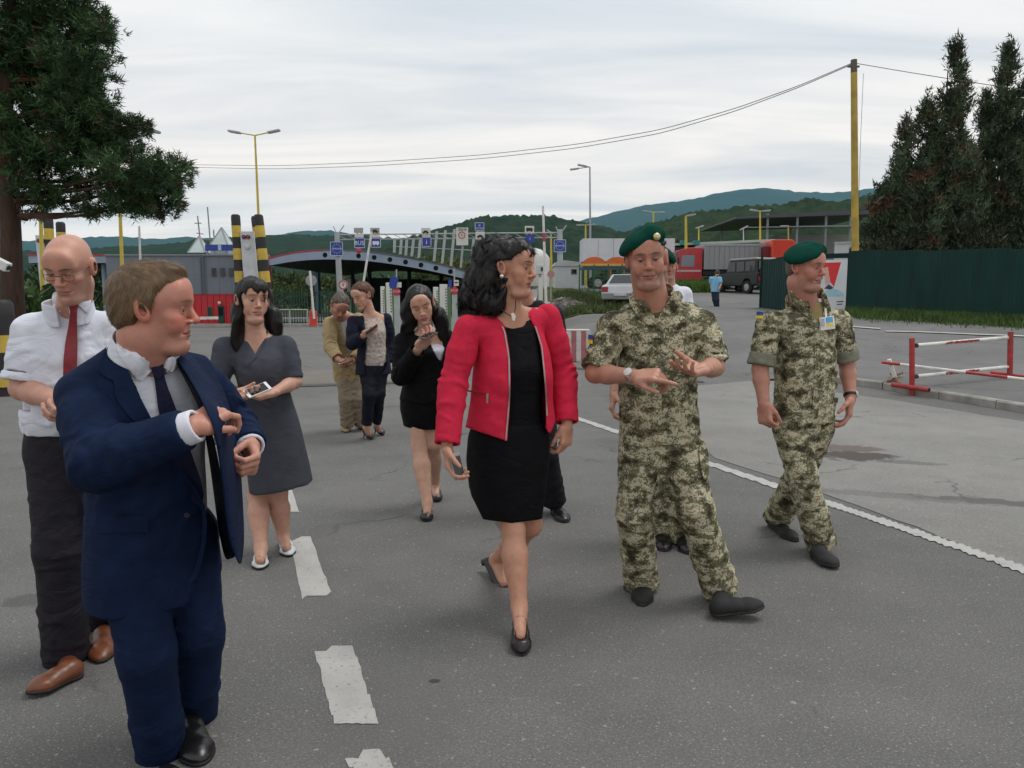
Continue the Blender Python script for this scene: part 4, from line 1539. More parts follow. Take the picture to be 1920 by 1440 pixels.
	P.patch('shirt_collar', [gs, sg], [(298, 686), (322, 666), (332, 674), (324, 700), (316, 694), (308, 690)], white, off=.003, thick=.008)
	P.patch('tie', [gs], [(284, 684), (304, 680), (308, 700), (312, 720), (330, 765), (352, 830), (384, 920), (378, 950), (350, 935), (318, 850), (298, 780), (290, 712)], tie, off=.006, thick=.008)
	P.patch('tie_knot', [gs], [(281, 682), (306, 678), (306, 700), (300, 712), (288, 708)], tie, off=.012, thick=.014)
	P.patch('lapel', [g], [(212, 632), (226, 660), (250, 720), (290, 800), (312, 835), (298, 832), (250, 790), (214, 745), (217, 715), (196, 706), (180, 690)], navy, off=.003, thick=.009, it=1)
	P.patch('pocket_flap', [g], [(180, 968), (276, 968), (278, 998), (182, 1000)], navy, off=.001, thick=.007, it=0)
	for bx, by in ((345, 892), (350, 966)):
		pos = [(bx + 6 * math.cos(a), by + 5 * math.sin(a)) for a in np.arange(8) * math.pi / 4]
		P.patch('button', [g], pos, paint('button_black', (.006, .006, .008), .4), off=.001, thick=.005, it=0, step=3)
	P.patch('jacket_front_edge', [g], [(330, 868), (384, 936), (390, 1000), (374, 1074), (352, 1105), (348, 1095), (366, 1066), (381, 1000), (376, 942), (324, 876)], navy, off=.0, thick=.004)
	# trousers
	parts, ends = trouser_parts(T, legs, .110, .082, .074, (1.0, 1.0), (.17, .12, .13))
	gt = garment(parts, .0075)
	leg_folds(gt, legs, .0032, 31)
	drape(gt, .003, .2, 16)
	P.wear('trousers', gt, navy)
	sh_ = paint('black_leather', (.008, .008, .009), .28, .15, 20, .05, 80)
	shoe(P, G(352, 1372), G(378, 1436), w=.054, top=.09, mat=sh_, ankle=anB, h=.006)
	shoe(P, G(312, 1472), G(330, 1560), w=.054, top=.09, mat=sh_, ankle=anA, h=.007)
	# pen
	e = empty('pen', tuple(J(404, 800, 2.19)), 'slim silver pen gripped by the man in the navy suit', 'pen')
	a, b = J(406, 782, 2.19) - J(404, 800, 2.19), J(403, 832, 2.17) - J(404, 800, 2.19)
	MB().tube([a, b], [.004, .0035], 8).build('barrel', paint('pen_steel', (.6, .6, .6), .3, .05, metal=.8), e, True)
	MB().tube([b, b + unit(b - a) * .006], [.003, .001], 8).build('tip', paint('pen_tip', (.3, .25, .1), .3, .05, metal=.8), e, True)
	return P


def wl(hd, c, r):
	"""ellipsoid at a world point for a hair mass, in head coordinates"""
	a, b, z0 = hd.loc(np.asarray(c)[None])
	c_ = (float(a[0]), float(b[0]), float(z0[0]))
	return lambda x, y, z: _ell(x, y, z, c_, r)


def pink_woman():
	P = Person(G(965, 1170), 'woman with long black curly hair in a pink-red jacket and black skirt', None, (.50, .255, .170))
	hd = Head(J(958, 503, 3.40), yaw=68, pitch=3, roll=2, sc=1.0, sex='f', jaw=1.0, fat=.4, open_=.7, nose=1.15)
	P.head = hd
	P.fc = dict(brow=(.04, .025, .018), red=.3, lips=(.36, .11, .095))
	neck = J(962, 583, 3.44)
	shA, shB = J(878, 616, 3.34), J(1026, 594, 3.54)
	elA, wrA = J(849, 722, 3.30), J(838, 838, 3.20)
	elB, wrB = J(1056, 700, 3.58), J(1063, 797, 3.48)
	pel = J(955, 818, 3.44)
	hpA, hpB = J(925, 835, 3.40), J(992, 835, 3.48)
	knA, anA = J(962, 992, 3.34), G(974, 1140, .125)
	knB, anB = J(995, 985, 3.54), J(930, 1050, 3.90)
	T = Torso(pel, neck, hpA, hpB, shA, shB)
	L = T.len
	arms = [(shA, elA, wrA), (shB, elB, wrB)]; legs = [(hpA, knA, anA), (hpB, knB, anB)]
	std_body(P, T, neck, arms, legs, 'f', neckr=.054)
	for an, toe in ((anA, G(977, 1222, .02)), (anB, J(953, 1118, 3.72))):
		P.add(rcone(an, an * .35 + toe * .65, .036, .026), .02)
	P.hand(wrA, J(846, 892, 3.16) - wrA, (.85, -.1, .1), 1, curl=((25, 40, 25), (30, 45, 30), (35, 50, 30), (38, 50, 30)), sc=.98, thumb=(.35, .5), tcurl=15)
	P.hand(wrB, J(1060, 840, 3.46) - wrB, (-.7, .6, 0), -1, curl=((30, 45, 25), (40, 50, 30), (45, 55, 30), (48, 55, 30)), sc=.95, thumb=(.3, .4), tcurl=15)
	P.body(.013, .0032, [(np.minimum(k, a) - .075, np.maximum(k, a) + .06, .008) for _, k, a in legs] + [(J(920, 640, 3.3) - .0, J(1010, 560, 3.6) + .0, .006)])
	hd.eyes(P, (.05, .03, .02))
	bl = lambda px, py, Y, r: wl(hd, J(px, py, Y), r)
	ex = [(bl(925, 480, 3.44, (.085, .10, .085)), .04), (bl(905, 525, 3.42, (.085, .085, .085)), .04), (bl(892, 558, 3.42, (.062, .07, .060)), .04),
		  (bl(918, 570, 3.38, (.055, .06, .055)), .04), (bl(880, 572, 3.46, (.04, .05, .035)), .03), (bl(944, 560, 3.36, (.024, .03, .05)), .02), (lambda x, y, z: _ell(x, y, z, (0, .045, .085), (.055, .045, .034)), .02)]
	front = lambda x, y, z: np.maximum(np.where((z < .026) & (z > -.045) & (x < 0), -.034, np.interp(z, [-.14, -.05, .03, .08], [.0, .012, .022, .066])) - y, z - .068)
	hg = long_hair(hd, .0055, ex, front, -.30, T=.016, noise=.0042, lam=.05, wide=.22)
	dark = paint('hair_black_base', (.006, .005, .005), .5, .3, 60)
	P.wear('hair', hg, dark)
	dn = lambda p: np.tile(np.array([-.25, .05, -1.0]), (len(p), 1)) + .5 * np.stack([wavy(p, 5, .07), wavy(p, 6, .07), 0 * p[:, 0]], -1)
	strands(P, 'hair_strands', hg, dn, hair_mat('hair_black', .38), 6000, (.05, .13), 7, .0016, (.0075, .006, .006), 4, lift=(0, .022), var=.5, curl=1.3, lam=.04)
	# ear stud and pendant
	mb = MB(); mb.lathe([(.004, -.006), (.0095, -.002), (.0095, .004), (.004, .008)], hd.w(-.083, -.006, -.040), 10, -hd.X)
	mb.build('earring', paint('silver', (.75, .74, .70), .25, .05, metal=.8), P.root, True, org=P.org)
	pink = paint('pink_wool', (.58, .022, .058), .82, .10, 25, .18, 380, spec=.15, wrinkle=.13)
	black = paint('black_crepe', (.0040, .0040, .0055), .8, .3, 20, .1, 350, spec=.14, wrinkle=.3)
	# top and skirt
	ts = [(-.04, .168, .13, .13), (.08, .152, .125, .115), (.2, .14, .13, .105), (.32, .145, .15, .105), (.40, .145, .115, .10), (L - .07, .12, .08, .085), (L - .02, .075, .05, .07)]
	gt = garment(trunk(T, ts, [], .05, 2.3), .0075)
	cut(gt, [(930, 540), (1010, 540), (996, 585), (982, 612), (962, 616), (948, 612), (936, 590)], front=(T.at(0, 0, L), T.frame(L)[1]), it=0)
	drape(gt, .0025, .14, 3)
	P.wear('top', gt, black)
	hem = -(J(965, 978, 3.4) - T.o) @ T.u * -1
	sk = [(hem, .160, .155, .160), (hem * .6, .178, .155, .165), (hem * .3, .192, .150, .175), (0, .190, .142, .160), (.07, .170, .132, .128)]
	gk = garment([(T.loft(sk, 2.3), .02)], .0075)
	drape(gk, .003, .22, 13)
	cut(gk, [(880, 780), (1060, 780), (1050, 850), (1054, 930), (1040, 966), (1012, 974), (960, 981), (906, 974), (884, 930), (860, 840)], keep=True, it=0, w=.2)
	hollow(gk, T.at(0, 0, hem), T.u * -1, .125)
	P.wear('skirt', gk, black)
	# jacket
	js = [(-.03, .230, .170, .172, .008), (.06, .210, .160, .145, .008), (.16, .192, .150, .128, .006), (.28, .184, .165, .126, .004), (.38, .174, .142, .122), (L - .10, .150, .100, .102), (L - .045, .098, .062, .088), (L - .012, .074, .040, .078)]
	g = garment(trunk(T, js, arms, .064, 2.4, .045), .007)
	folds(g, T.at(-.12, .1, .12), T.u * .3 + T.x0, .10, .004, .10, 3)
	folds(g, T.at(-.10, .1, .28), T.u + T.x0 * .7, .10, .004, .09, 4)
	drape(g, .0025, .2, 8)
	g.d = np.maximum(g.d, -(g.d + f32(.022)))
	cut(g, [(930, 540), (1004, 540), (986, 566), (988, 590), (1003, 616), (1014, 650), (1021, 720), (1024, 780), (1022, 860), (950, 860), (951, 828), (958, 740), (957, 670), (949, 620), (944, 606), (926, 590)], front=(T.at(0, -.01, 0), T.frame(0)[1]), it=2, w=.2)
	cut(g, [(840, 540), (1080, 540), (1080, 780), (1042, 790), (1031, 815), (1020, 800), (990, 860), (950, 827), (905, 812), (864, 798), (840, 790)], keep=True, it=0, w=.2)
	P.wear('jacket', g, pink)
	for sh, el, wr, sd in ((shA, elA, wrA, 3), (shB, elB, wrB, 13)):
		p_, c, u = sleeve(sh, el, wr, (.062, .060, .056), 1.96)
		gs = garment(p_, .006); arm_folds(gs, sh, el, wr, .0042, sd); hollow(gs, c, u, .044)
		P.wear('sleeve', gs, pink)
	zip_ = paint('zip_metal', (.35, .33, .32), .35, .2, 200, metal=.8)
	for pts in ([(946, 612), (951, 625), (958.5, 672), (959.5, 740), (952.5, 826)], [(1000, 612), (1012, 650), (1019, 720), (1022, 780)]):
		k = -4 if pts[0][0] < 980 else 4; l = [np.array(q) + (k - 1.3, 0) for q in pts]; r = [np.array(q) + (k + 1.3, 0) for q in pts]
		P.patch('zip', g, l + r[::-1], zip_, off=.001, thick=.004, it=0, step=6)
	P.patch('pocket_zip', g, [(876, 731), (914, 738), (914, 741), (876, 734)], paint('pink_seam', (.22, .008, .02), .8), off=.000, thick=.003, it=0, step=4)
	P.patch('zip_pull', g, [(912, 738), (916, 738), (915, 756), (912, 756)], zip_, off=.002, thick=.003, it=0, step=4)
	# necklace on the skin
	P.neck = (T, L)
	mb = MB()
	c0 = T.at(0, .0, L - .02)
	pts = [J(938, 578, 3.335), J(950, 588, 3.325), J(962, 594, 3.325), J(966, 580, 3.34), J(967, 563, 3.36)]
	mb.tube(pts, .0022, 6)
	o = mb.build('necklace', paint('cord_dark', (.02, .012, .01), .6), P.root, True, org=P.org)
	MB().prism([J(958, 588, 3.318), J(963, 586, 3.318), J(967, 592, 3.318), J(965, 602, 3.318), J(961, 600, 3.318)], (0, .004, 0)).build('pendant', paint('pearl', (.75, .72, .65), .25), o, org=P.org)
	# pumps
	pat = paint('black_patent', (.008, .005, .006), .3, .15, 20)
	op = lambda f0, zz: (lambda at, w: [rcone(at(.06, 0, .085), at(.62, 0, .066), w * .92, w * .86)])
	shoe(P, G(974, 1172, .055), G(978, 1229, .004), w=.042, top=0, mat=pat, name='shoe', h=.0045, heelh=(.022, .020), opening=op(.50, .062))
	sB = shoe(P, J(921, 1048, 3.98), J(957, 1126, 3.74), up=(-.55, -.65, .5), w=.042, top=0, mat=pat, name='shoe', h=.0045, opening=op(.50, .062))
	a = J(921, 1048, 3.98); nb = unit(np.array([-.55, -.4, .75]))
	MB().tube([a + (.01, -.01, .0), a + (-.05, .0, -.022)], [.024, .018], 8).build('heel', pat, sB, True, org=P.org)
	box_phone('phone', 'black phone hanging in the hand of the woman in the pink jacket', J(857, 874, 3.155), (-.25, .1, 1), (.75, -.66, .2), size=(.060, .115, .009), body=(.30, .30, .31))
	return P


def bald_man():
	P = Person(G(135, 1258), 'bald man with glasses in a white short-sleeved shirt and dark red tie, looking down', None, (.52, .275, .20))
	hd = Head(J(130, 500, 2.90), yaw=4, pitch=25, roll=1, sc=.99, jaw=1.06, fat=.5, open_=.3, nose=1.1)
	P.head = hd
	P.fc = dict(brow=(.13, .085, .06), stubble=.18, red=.35, lips=(.36, .15, .12))
	neck = J(133, 585, 3.00)
	shA, shB = J(60, 622, 2.96), J(210, 616, 3.04)
	elA, wrA = J(42, 728, 2.92), J(118, 756, 2.78)
	elB, wrB = J(232, 735, 3.0), J(170, 770, 2.80)
	pel = J(138, 830, 3.02)
	hpA, hpB = J(105, 845, 3.0), J(180, 845, 3.04)
	knA, anA = J(112, 1030, 2.93), J(125, 1240, 2.98)
	knB, anB = J(200, 1020, 3.1), J(195, 1180, 3.35)
	T = Torso(pel, neck, hpA, hpB, shA, shB)
	L = T.len
	arms = [(shA, elA, wrA), (shB, elB, wrB)]; legs = [(hpA, knA, anA), (hpB, knB, anB)]
	std_body(P, T, neck, arms, legs, neckr=.060, bare_leg=False)
	P.hand(wrA, J(160, 772, 2.74) - wrA, (.1, .8, -.4), -1, curl=(40, 42, 45, 45), sc=1.0)
	P.hand(wrB, J(140, 776, 2.74) - wrB, (-.1, .8, .4), 1, curl=(40, 42, 45, 45), sc=1.0)
	P.body(.015, .0032, [(np.minimum(elA, wrA) - .06, np.maximum(elA, wrA) + .06, .007)])
	hd.eyes(P, (.08, .10, .11), look=(0, -.5))
	glasses(P, hd)
	zl = lambda ax, y: np.interp(y, [-.12, -.07, -.03, .0, .02], [-.075, -.07, -.02, .02, .08])
	hg = hair_cap(hd, .004, zl, .0025, noise=.0005)
	hg.I(lambda X, Y, Z: hd.lgrid(X, Y, Z)[2] * f32(hd.s) - f32(.022))
	P.wear('hair', hg, paint('hair_grey_stubble', (.30, .19, .14), .7, .2, 120))
	white = paint('white_shirt', (.66, .69, .77), .82, .05, 16, .12, 300, spec=.2, wrinkle=.3)
	ss = [(.05, .176, .122, .13), (.085, .182, .138, .138), (.20, .176, .136, .125), (.36, .176, .126, .118), (L - .10, .145, .098, .10), (L - .035, .092, .075, .085), (L + .005, .078, .068, .075)]
	parts = trunk(T, ss, arms, .064, 2.4, .05)
	ends = []
	for (sh, el, wr), up in zip(arms, (.86, .9)):
		p_, c, u = sleeve(sh, el, wr, (.064, .072, .074), up); parts += p_; ends.append((c, u))
	g = garment(parts, .0065)
	for c, u in ends: hollow(g, c, u, .066)
	for sh, el, wr in arms: folds(g, sh * .5 + el * .5, unit(el - sh) + np.array([.3, 0, .3]), .11, .006, .08, 4)
	folds(g, T.at(-.10, .12, .15), T.u + T.x0 * .5, .12, .006, .10, 5)
	folds(g, T.at(.08, .12, .15), T.u - T.x0 * .5, .12, .006, .09, 6)
	drape(g, .003, .15, 9)
	cut(g, [(98, 510), (168, 510), (160, 552), (134, 574), (110, 552)], front=(T.at(0, .02, L), T.frame(L)[1]), it=1)
	P.wear('shirt', g, white)
	for (sh, el, wr), (c, u) in zip(arms[:1], ends[:1]):
		gc = garment([(fcone(c - u * .030, c + u * .004, .078, .080, .006), .01)], .005); hollow(gc, c + u * .004, u, .066); folds(gc, c, u, .09, .002, .03, 2)
		P.wear('sleeve_cuff', gc, white)
	rg = collar_ring(P, J(134, 603, 2.99), (0, -.22, .95), .088, .085, white, front=T.frame(L)[1], wid=16)
	P.patch('collar', [g, rg], [(97, 552), (106, 545), (116, 560), (131, 571), (121, 578), (107, 590), (98, 572)], white, off=.003, thick=.007)
	P.patch('collar', [g, rg], [(163, 545), (171, 552), (171, 574), (166, 590), (152, 576), (145, 570), (157, 560)], white, off=.003, thick=.007)
	red = paint('red_silk_tie', (.20, .008, .016), .5, .2, 60, .1, 220)
	P.patch('tie', [g, rg], [(130, 572), (146, 571), (144, 590), (146, 660), (142, 720), (130, 745), (118, 720), (119, 660), (132, 590)], red, off=.005, thick=.008)
	P.patch('tie_knot', [g, rg], [(127, 570), (148, 568), (144, 586), (133, 588)], red, off=.010, thick=.012)
	parts, ends = trouser_parts(T, legs, .108, .090, .088, (.985, 1.0), (.172, .125, .135), waist=.10)
	gt = garment(parts, .0075)
	leg_folds(gt, legs, .0055, 41)
	drape(gt, .0025, .2, 16)
	P.wear('trousers', gt, paint('charcoal_trousers', (.018, .016, .022), .75, .15, 18, .1, 400, spec=.2, wrinkle=.35))
	P.patch('belt', gt, [(66, 785), (212, 785), (212, 800), (66, 800)], paint('belt_black', (.008, .008, .008), .4), off=.003, thick=.006, it=0)
	br = paint('brown_leather', (.135, .042, .016), .38, .3, 14, .1, 60)
	shoe(P, G(150, 1266), G(50, 1304, .015), w=.050, top=.085, mat=br, ankle=anA, h=.006, point=True)
	shoe(P, G(195, 1200), G(190, 1245), w=.050, top=.085, mat=br, ankle=anB, h=.008)
	return P


def grey_woman():
	P = Person(G(512, 1052), 'dark-haired woman in a grey wrap dress holding a white phone in both hands', None, (.55, .31, .225))
	hd = Head(J(474, 562, 4.22), yaw=36, pitch=3, roll=2, sc=1.0, sex='f', jaw=.98, fat=.2, open_=.8)
	P.head = hd
	P.fc = dict(brow=(.05, .03, .02), red=.2, lips=(.40, .17, .15))
	neck = J(478, 628, 4.26)
	shA, shB = J(422, 652, 4.22), J(534, 650, 4.32)
	elA, wrA = J(408, 728, 4.16), J(440, 737, 3.98)
	elB, wrB = J(553, 716, 4.26), J(510, 737, 4.06)
	pel = J(508, 800, 4.28)
	hpA, hpB = J(488, 812, 4.26), J(532, 812, 4.30)
	knA, anA = J(483, 930, 4.26), G(489, 1030, .09)
	knB, anB = J(521, 928, 4.30), G(531, 1005, .09)
	T = Torso(pel, neck, hpA, hpB, shA, shB)
	L = T.len
	arms = [(shA, elA, wrA), (shB, elB, wrB)]; legs = [(hpA, knA, anA), (hpB, knB, anB)]
	std_body(P, T, neck, arms, legs, 'f', neckr=.055)
	for an, toe in ((anA, G(488, 1064, .02)), (anB, G(541, 1040, .02))):
		P.add(rcone(an, an * .35 + toe * .65, .034, .028), .02)
	P.hand(wrA, J(482, 748, 3.92) - wrA, (.15, -.35, .9), -1, curl=(30, 32, 35, 38), sc=.95, thumb=(.5, .5))
	P.hand(wrB, J(466, 748, 3.98) - wrB, (-.1, -.3, .9), 1, curl=(22, 25, 28, 30), sc=.95, thumb=(.5, .5))
	P.body(.014, .0036, [(np.minimum(k, a) - .07, np.maximum(k, a) + .06, .009) for _, k, a in legs] + [(np.minimum(el, wr) - .05, np.maximum(el, wr) + .05, .008) for _, el, wr in arms] + [(J(446, 680, 4.1), J(516, 600, 4.35), .007)])
	hd.eyes(P, (.05, .04, .03), look=(.3, 0))
	bl = lambda px, py, Y, r: wl(hd, J(px, py, Y), r)
	ex = [(bl(450, 590, 4.24, (.05, .07, .085)), .03), (bl(446, 628, 4.18, (.036, .045, .095)), .03), (bl(512, 600, 4.34, (.05, .05, .08)), .03), (bl(524, 622, 4.28, (.045, .05, .06)), .03), (bl(540, 640, 4.27, (.035, .04, .045)), .03),
		  (bl(482, 560, 4.36, (.09, .08, .10)), .03), (lambda x, y, z: _ell(x, y, z, (0, .055, .068), (.062, .048, .045)), .02)]
	front = lambda x, y, z: np.maximum(np.interp(z, [-.14, -.05, .03, .06], [.0, .020, .035, .085]) - y, z - (.036 + .018 * np.sin(x * 120) + .02 * np.clip(-x / .05, -1, 1)))
	hg = long_hair(hd, .006, ex, front, -.34, T=.014, noise=.0018, lam=.06, wide=.2)
	P.wear('hair', hg, paint('hair_black_base', (.006, .005, .005), .5, .3, 60))
	dn = lambda p: np.tile(np.array([.05, -.05, -1.0]), (len(p), 1)) + .16 * np.stack([wavy(p, 5, .16), wavy(p, 6, .1), 0 * p[:, 0]], -1)
	strands(P, 'hair_strands', hg, dn, hair_mat('hair_dark', .36), 3000, (.07, .16), 6, .0018, (.011, .008, .0075), 4, lift=(0, .010), var=.45)
	grey = paint('grey_dress_cloth', (.058, .063, .080), .8, .08, 18, .12, 380, spec=.18, wrinkle=.14)
	hem = (J(512, 921, 4.2) - T.o) @ T.u
	ds = [(hem, .178, .160, .165), (hem * .55, .172, .145, .160), (hem * .2, .166, .130, .150), (.02, .158, .122, .130), (.12, .142, .115, .105), (.22, .134, .118, .10), (.34, .142, .150, .102),
		  (.42, .142, .12, .10), (L - .085, .125, .082, .088), (L - .03, .08, .055, .07)]
	parts = trunk(T, ds, arms, .056, 2.3, .04)
	ends = []
	for sh, el, wr in arms:
		p_, c, u = sleeve(sh, el, wr, (.060, .058, .056), .95); parts += p_; ends.append((c, u))
	g = garment(parts, .0075)
	for c, u in ends: hollow(g, c, u, .036)
	folds(g, T.at(-.04, .12, .28), T.u + T.x0 * .8, .10, .005, .07, 4); folds(g, T.at(.0, .12, .18), T.u, .09, .003, .06, 5)
	for sh, el, wr in arms: folds(g, sh * .5 + el * .5, unit(el - sh), .08, .003, .07, 4)
	drape(g, .0025, .2, 9)
	cut(g, [(452, 590), (506, 590), (502, 618), (491, 646), (480, 667), (468, 645), (459, 618)], front=(T.at(0, -.01, L), T.frame(L)[1]), it=0)
	hollow(g, T.at(0, 0, hem), T.u * -1, .14)
	P.wear('dress', g, grey)
	P.patch('wrap_edge', g, [(500, 618), (504, 620), (494, 648), (482, 668), (462, 690), (460, 686), (479, 663), (490, 644)], grey, off=.001, thick=.006, it=0)
	wf = paint('white_flats', (.62, .66, .68), .35, .08, 30)
	op = lambda at, w: [rcone(at(.05, 0, .085), at(.62, 0, .066), w * .92, w * .88)]
	shoe(P, G(489, 1043), G(488, 1070), w=.043, top=0, mat=wf, h=.005, opening=op)
	shoe(P, G(532, 1018), G(543, 1046), w=.043, top=0, mat=wf, h=.005, opening=op)
	box_phone('phone', 'white phone lying in the hands of the woman in the grey dress', J(483, 731, 3.93), J(500, 724, 3.96) - J(466, 738, 3.90), (.05, -.55, .8), size=(.070, .128, .008), body=(.78, .78, .78))
	return P


def soldier_right():
	P = Person(G(1505, 1035), 'soldier in green beret and camouflage walking at the right with a badge on his chest', 'soldiers in camouflage', (.46, .215, .155))
	hd = Head(J(1510, 502, 4.30), yaw=38, pitch=4, roll=0, sc=1.02, jaw=1.08, fat=.7, open_=.7, nose=1.15, cheeks=1, brow=1.1)
	P.head = hd
	P.fc = dict(brow=(.14, .09, .06), stubble=.2, red=.5, lips=(.33, .13, .11))
	neck = J(1513, 572, 4.38)
	shA, shB = J(1442, 606, 4.30), J(1572, 602, 4.46)
	elA, wrA = J(1425, 692, 4.28), J(1432, 757, 4.20)
	elB, wrB = J(1588, 682, 4.48), J(1595, 747, 4.38)
	pel = J(1506, 790, 4.38)
	hpA, hpB = J(1482, 800, 4.34), J(1532, 800, 4.42)
	knA, anA = J(1504, 895, 4.24), J(1541, 1022, 4.32)
	knB, anB = J(1492, 908, 4.52), J(1455, 975, 4.80)
	T = Torso(pel, neck, hpA, hpB, shA, shB)
	L = T.len
	arms = [(shA, elA, wrA), (shB, elB, wrB)]; legs = [(hpA, knA, anA), (hpB, knB, anB)]
	std_body(P, T, neck, arms, legs, neckr=.072, bare_leg=False)
	P.hand(wrA, J(1436, 800, 4.16) - wrA, (.7, .4, 0), 1, curl=((65, 80, 50), (68, 82, 50), (70, 82, 50), (70, 80, 50)), sc=1.12, thumb=(.3, .6), tcurl=25)
	P.hand(wrB, J(1589, 800, 4.34) - wrB, (-.8, .3, .1), -1, curl=(28, 32, 34, 36), sc=1.12, thumb=(.55, .5), tcurl=15)
	P.body(.015, .0034, [(np.minimum(el, wr) - .06, np.maximum(el, wr) + .06, .008) for _, el, wr in arms])
	hd.eyes(P, (.10, .12, .13), look=(.2, 0))
	hg = hair_cap(hd, .005, lambda ax, y: np.interp(y, [-.12, -.06, -.02, .01, .03, .06], [-.07, -.06, -.0, .03, .05, .10]), .004, noise=.0008)
	P.wear('hair', hg, paint('hair_grey_short', (.11, .09, .075), .7, .35, 120))
	beret(P, hd, -1, badge=0)
	camo = camo_mat()
	secs = [(-.0, .190, .136, .140), (.08, .184, .130, .128), (.22, .182, .130, .115), (.36, .186, .128, .12), (L - .10, .165, .105, .105), (L - .04, .105, .08, .09), (L + .02, .086, .072, .08)]
	parts = trunk(T, secs, arms, .066, 2.5, .056)
	ends = []
	for sh, el, wr in arms:
		p_, c, u = sleeve(sh, el, wr, (.066, .070, .072), .90); parts += p_; ends.append((c, u))
	g = garment(parts, .0075)
	for c, u in ends: hollow(g, c, u, .060)
	for sh, el, wr in arms: folds(g, sh * .5 + el * .5, unit(el - sh) + np.array([.3, 0, .3]), .10, .005, .07, 4)
	for x, t, s_ in ((-.10, .10, 1), (.10, .12, 2), (-.12, .28, 4), (.12, .28, 5)):
		folds(g, T.at(x, .11, t), T.u + T.x0 * (.6 if x < 0 else -.6), .13, .007, .085, s_)
	drape(g, .003, .18, 6)
	cut(g, [(1486, 520), (1548, 520), (1546, 560), (1542, 590), (1532, 604), (1520, 580), (1504, 564)], front=(T.at(0, .0, L), T.frame(L)[1]), it=1)
	P.wear('shirt_jacket', g, camo)
	rg = collar_ring(P, T.at(0, .0, L - .01), hd.w(0, -.022, -.08) - T.at(0, 0, L - .05), .106, .080, camo, front=T.frame(L)[1], wid=32, flare=1.12)
	gu = garment([(rcone(J(1520, 612, 4.36), J(1516, 566, 4.37), .080, .070), .02)], .008)
	gu.I(lambda X, Y_, Z: Z - f32(J(1520, 566, 4.3)[2]) + 0 * X)
	P.wear('undershirt', gu, paint('tan_knit', (.30, .24, .10), .9, .12, 40, .3, 300))
	back = paint('cloth_reverse', (.20, .20, .15), .9, .2, 30, .2, 300)
	for (c, u), nm in zip(ends, 'ab'):
		gc = garment([(fcone(c - u * .065, c + u * .006, .075, .077, .006), .01)], .006); hollow(gc, c + u * .006, u, .061); folds(gc, c, u, .1, .002, .05, 2)
		P.wear('sleeve_cuff', gc, back)
	P.patch('collar', [g, rg], [(1478, 548), (1488, 540), (1502, 562), (1518, 582), (1530, 604), (1510, 590), (1488, 576)], camo, off=.004, thick=.009)
	P.patch('collar', [g, rg], [(1540, 545), (1548, 550), (1556, 570), (1560, 588), (1546, 596), (1540, 575)], camo, off=.004, thick=.009)
	P.patch('placket', g, [(1527, 606), (1538, 604), (1538, 700), (1534, 782), (1522, 782), (1528, 700)], camo, off=.001, thick=.006, it=0)
	P.patch('chest_pocket', g, [(1458, 606), (1506, 604), (1508, 614), (1484, 622), (1460, 616)], camo, off=.002, thick=.006, it=1)
	P.patch('chest_pocket', g, [(1548, 600), (1584, 590), (1586, 600), (1566, 610), (1550, 610)], camo, off=.002, thick=.006, it=1)
	P.patch('name_strip', g, [(1478, 590), (1506, 588), (1506, 594), (1478, 597)], paint('name_strip', (.10, .09, .07), .8), off=.003, thick=.003, it=0)
	P.patch('flag_patch', g, [(1418, 584), (1431, 585), (1431, 597), (1417, 597)], paint('flag_yellow', (.62, .46, .03), .8), off=.003, thick=.003, it=0)
	P.patch('flag_blue_half', g, [(1419, 584), (1431.5, 585), (1431.5, 591), (1418, 590.5)], paint('flag_blue', (.02, .06, .30), .8), off=.006, thick=.003, it=0)
	# clipped badge with the flag colours
	b = P.patch('badge', g, [(1536, 596), (1563, 592), (1566, 616), (1539, 620)], paint('badge_card', (.70, .70, .68), .35), off=.012, thick=.004, it=0)
	P.patch('badge_blue', g, [(1548, 595.5), (1561.5, 593.5), (1562.5, 604), (1549, 606)], paint('badge_blue', (.06, .30, .55), .35), off=.0165, thick=.002, it=0)
	P.patch('badge_yellow', g, [(1549, 606), (1562.5, 604), (1563.5, 611), (1549.5, 613)], paint('badge_yellow', (.72, .55, .10), .35), off=.0165, thick=.002, it=0)
	P.patch('badge_photo', g, [(1538.5, 598), (1546, 597), (1547, 611), (1540, 612.5)], paint('badge_photo', (.35, .36, .42), .35), off=.0165, thick=.002, it=0)
	P.patch('badge_clip', g, [(1546, 578), (1550, 578), (1551, 597), (1547, 597)], paint('white_plastic', (.75, .75, .72), .4), off=.010, thick=.003, it=0)
	parts, ends = trouser_parts(T, legs, .102, .084, .088, (.99, .97), (.170, .12, .13))
	gt = garment(parts, .0075)
	leg_folds(gt, legs, .0075, 51)
	drape(gt, .003, .16, 17)
	for e, u in ends: hollow(gt, e, u, .072)
	P.wear('trousers', gt, camo)
	boot = paint('boot_suede', (.010, .010, .011), .75, .2, 30, .3, 300)
	shoe(P, G(1527, 1045), G(1566, 1064, .015), w=.053, top=.09, mat=boot, ankle=anA, h=.006)
	shoe(P, J(1443, 985, 4.86), G(1494, 1018), up=(.1, .3, 1), w=.053, top=.09, mat=boot, ankle=anB, h=.006)
	watch(P, elB, wrB, (.9, -.3, .3), paint('strap_black', (.006, .006, .006), .5), 1.02)
	return P


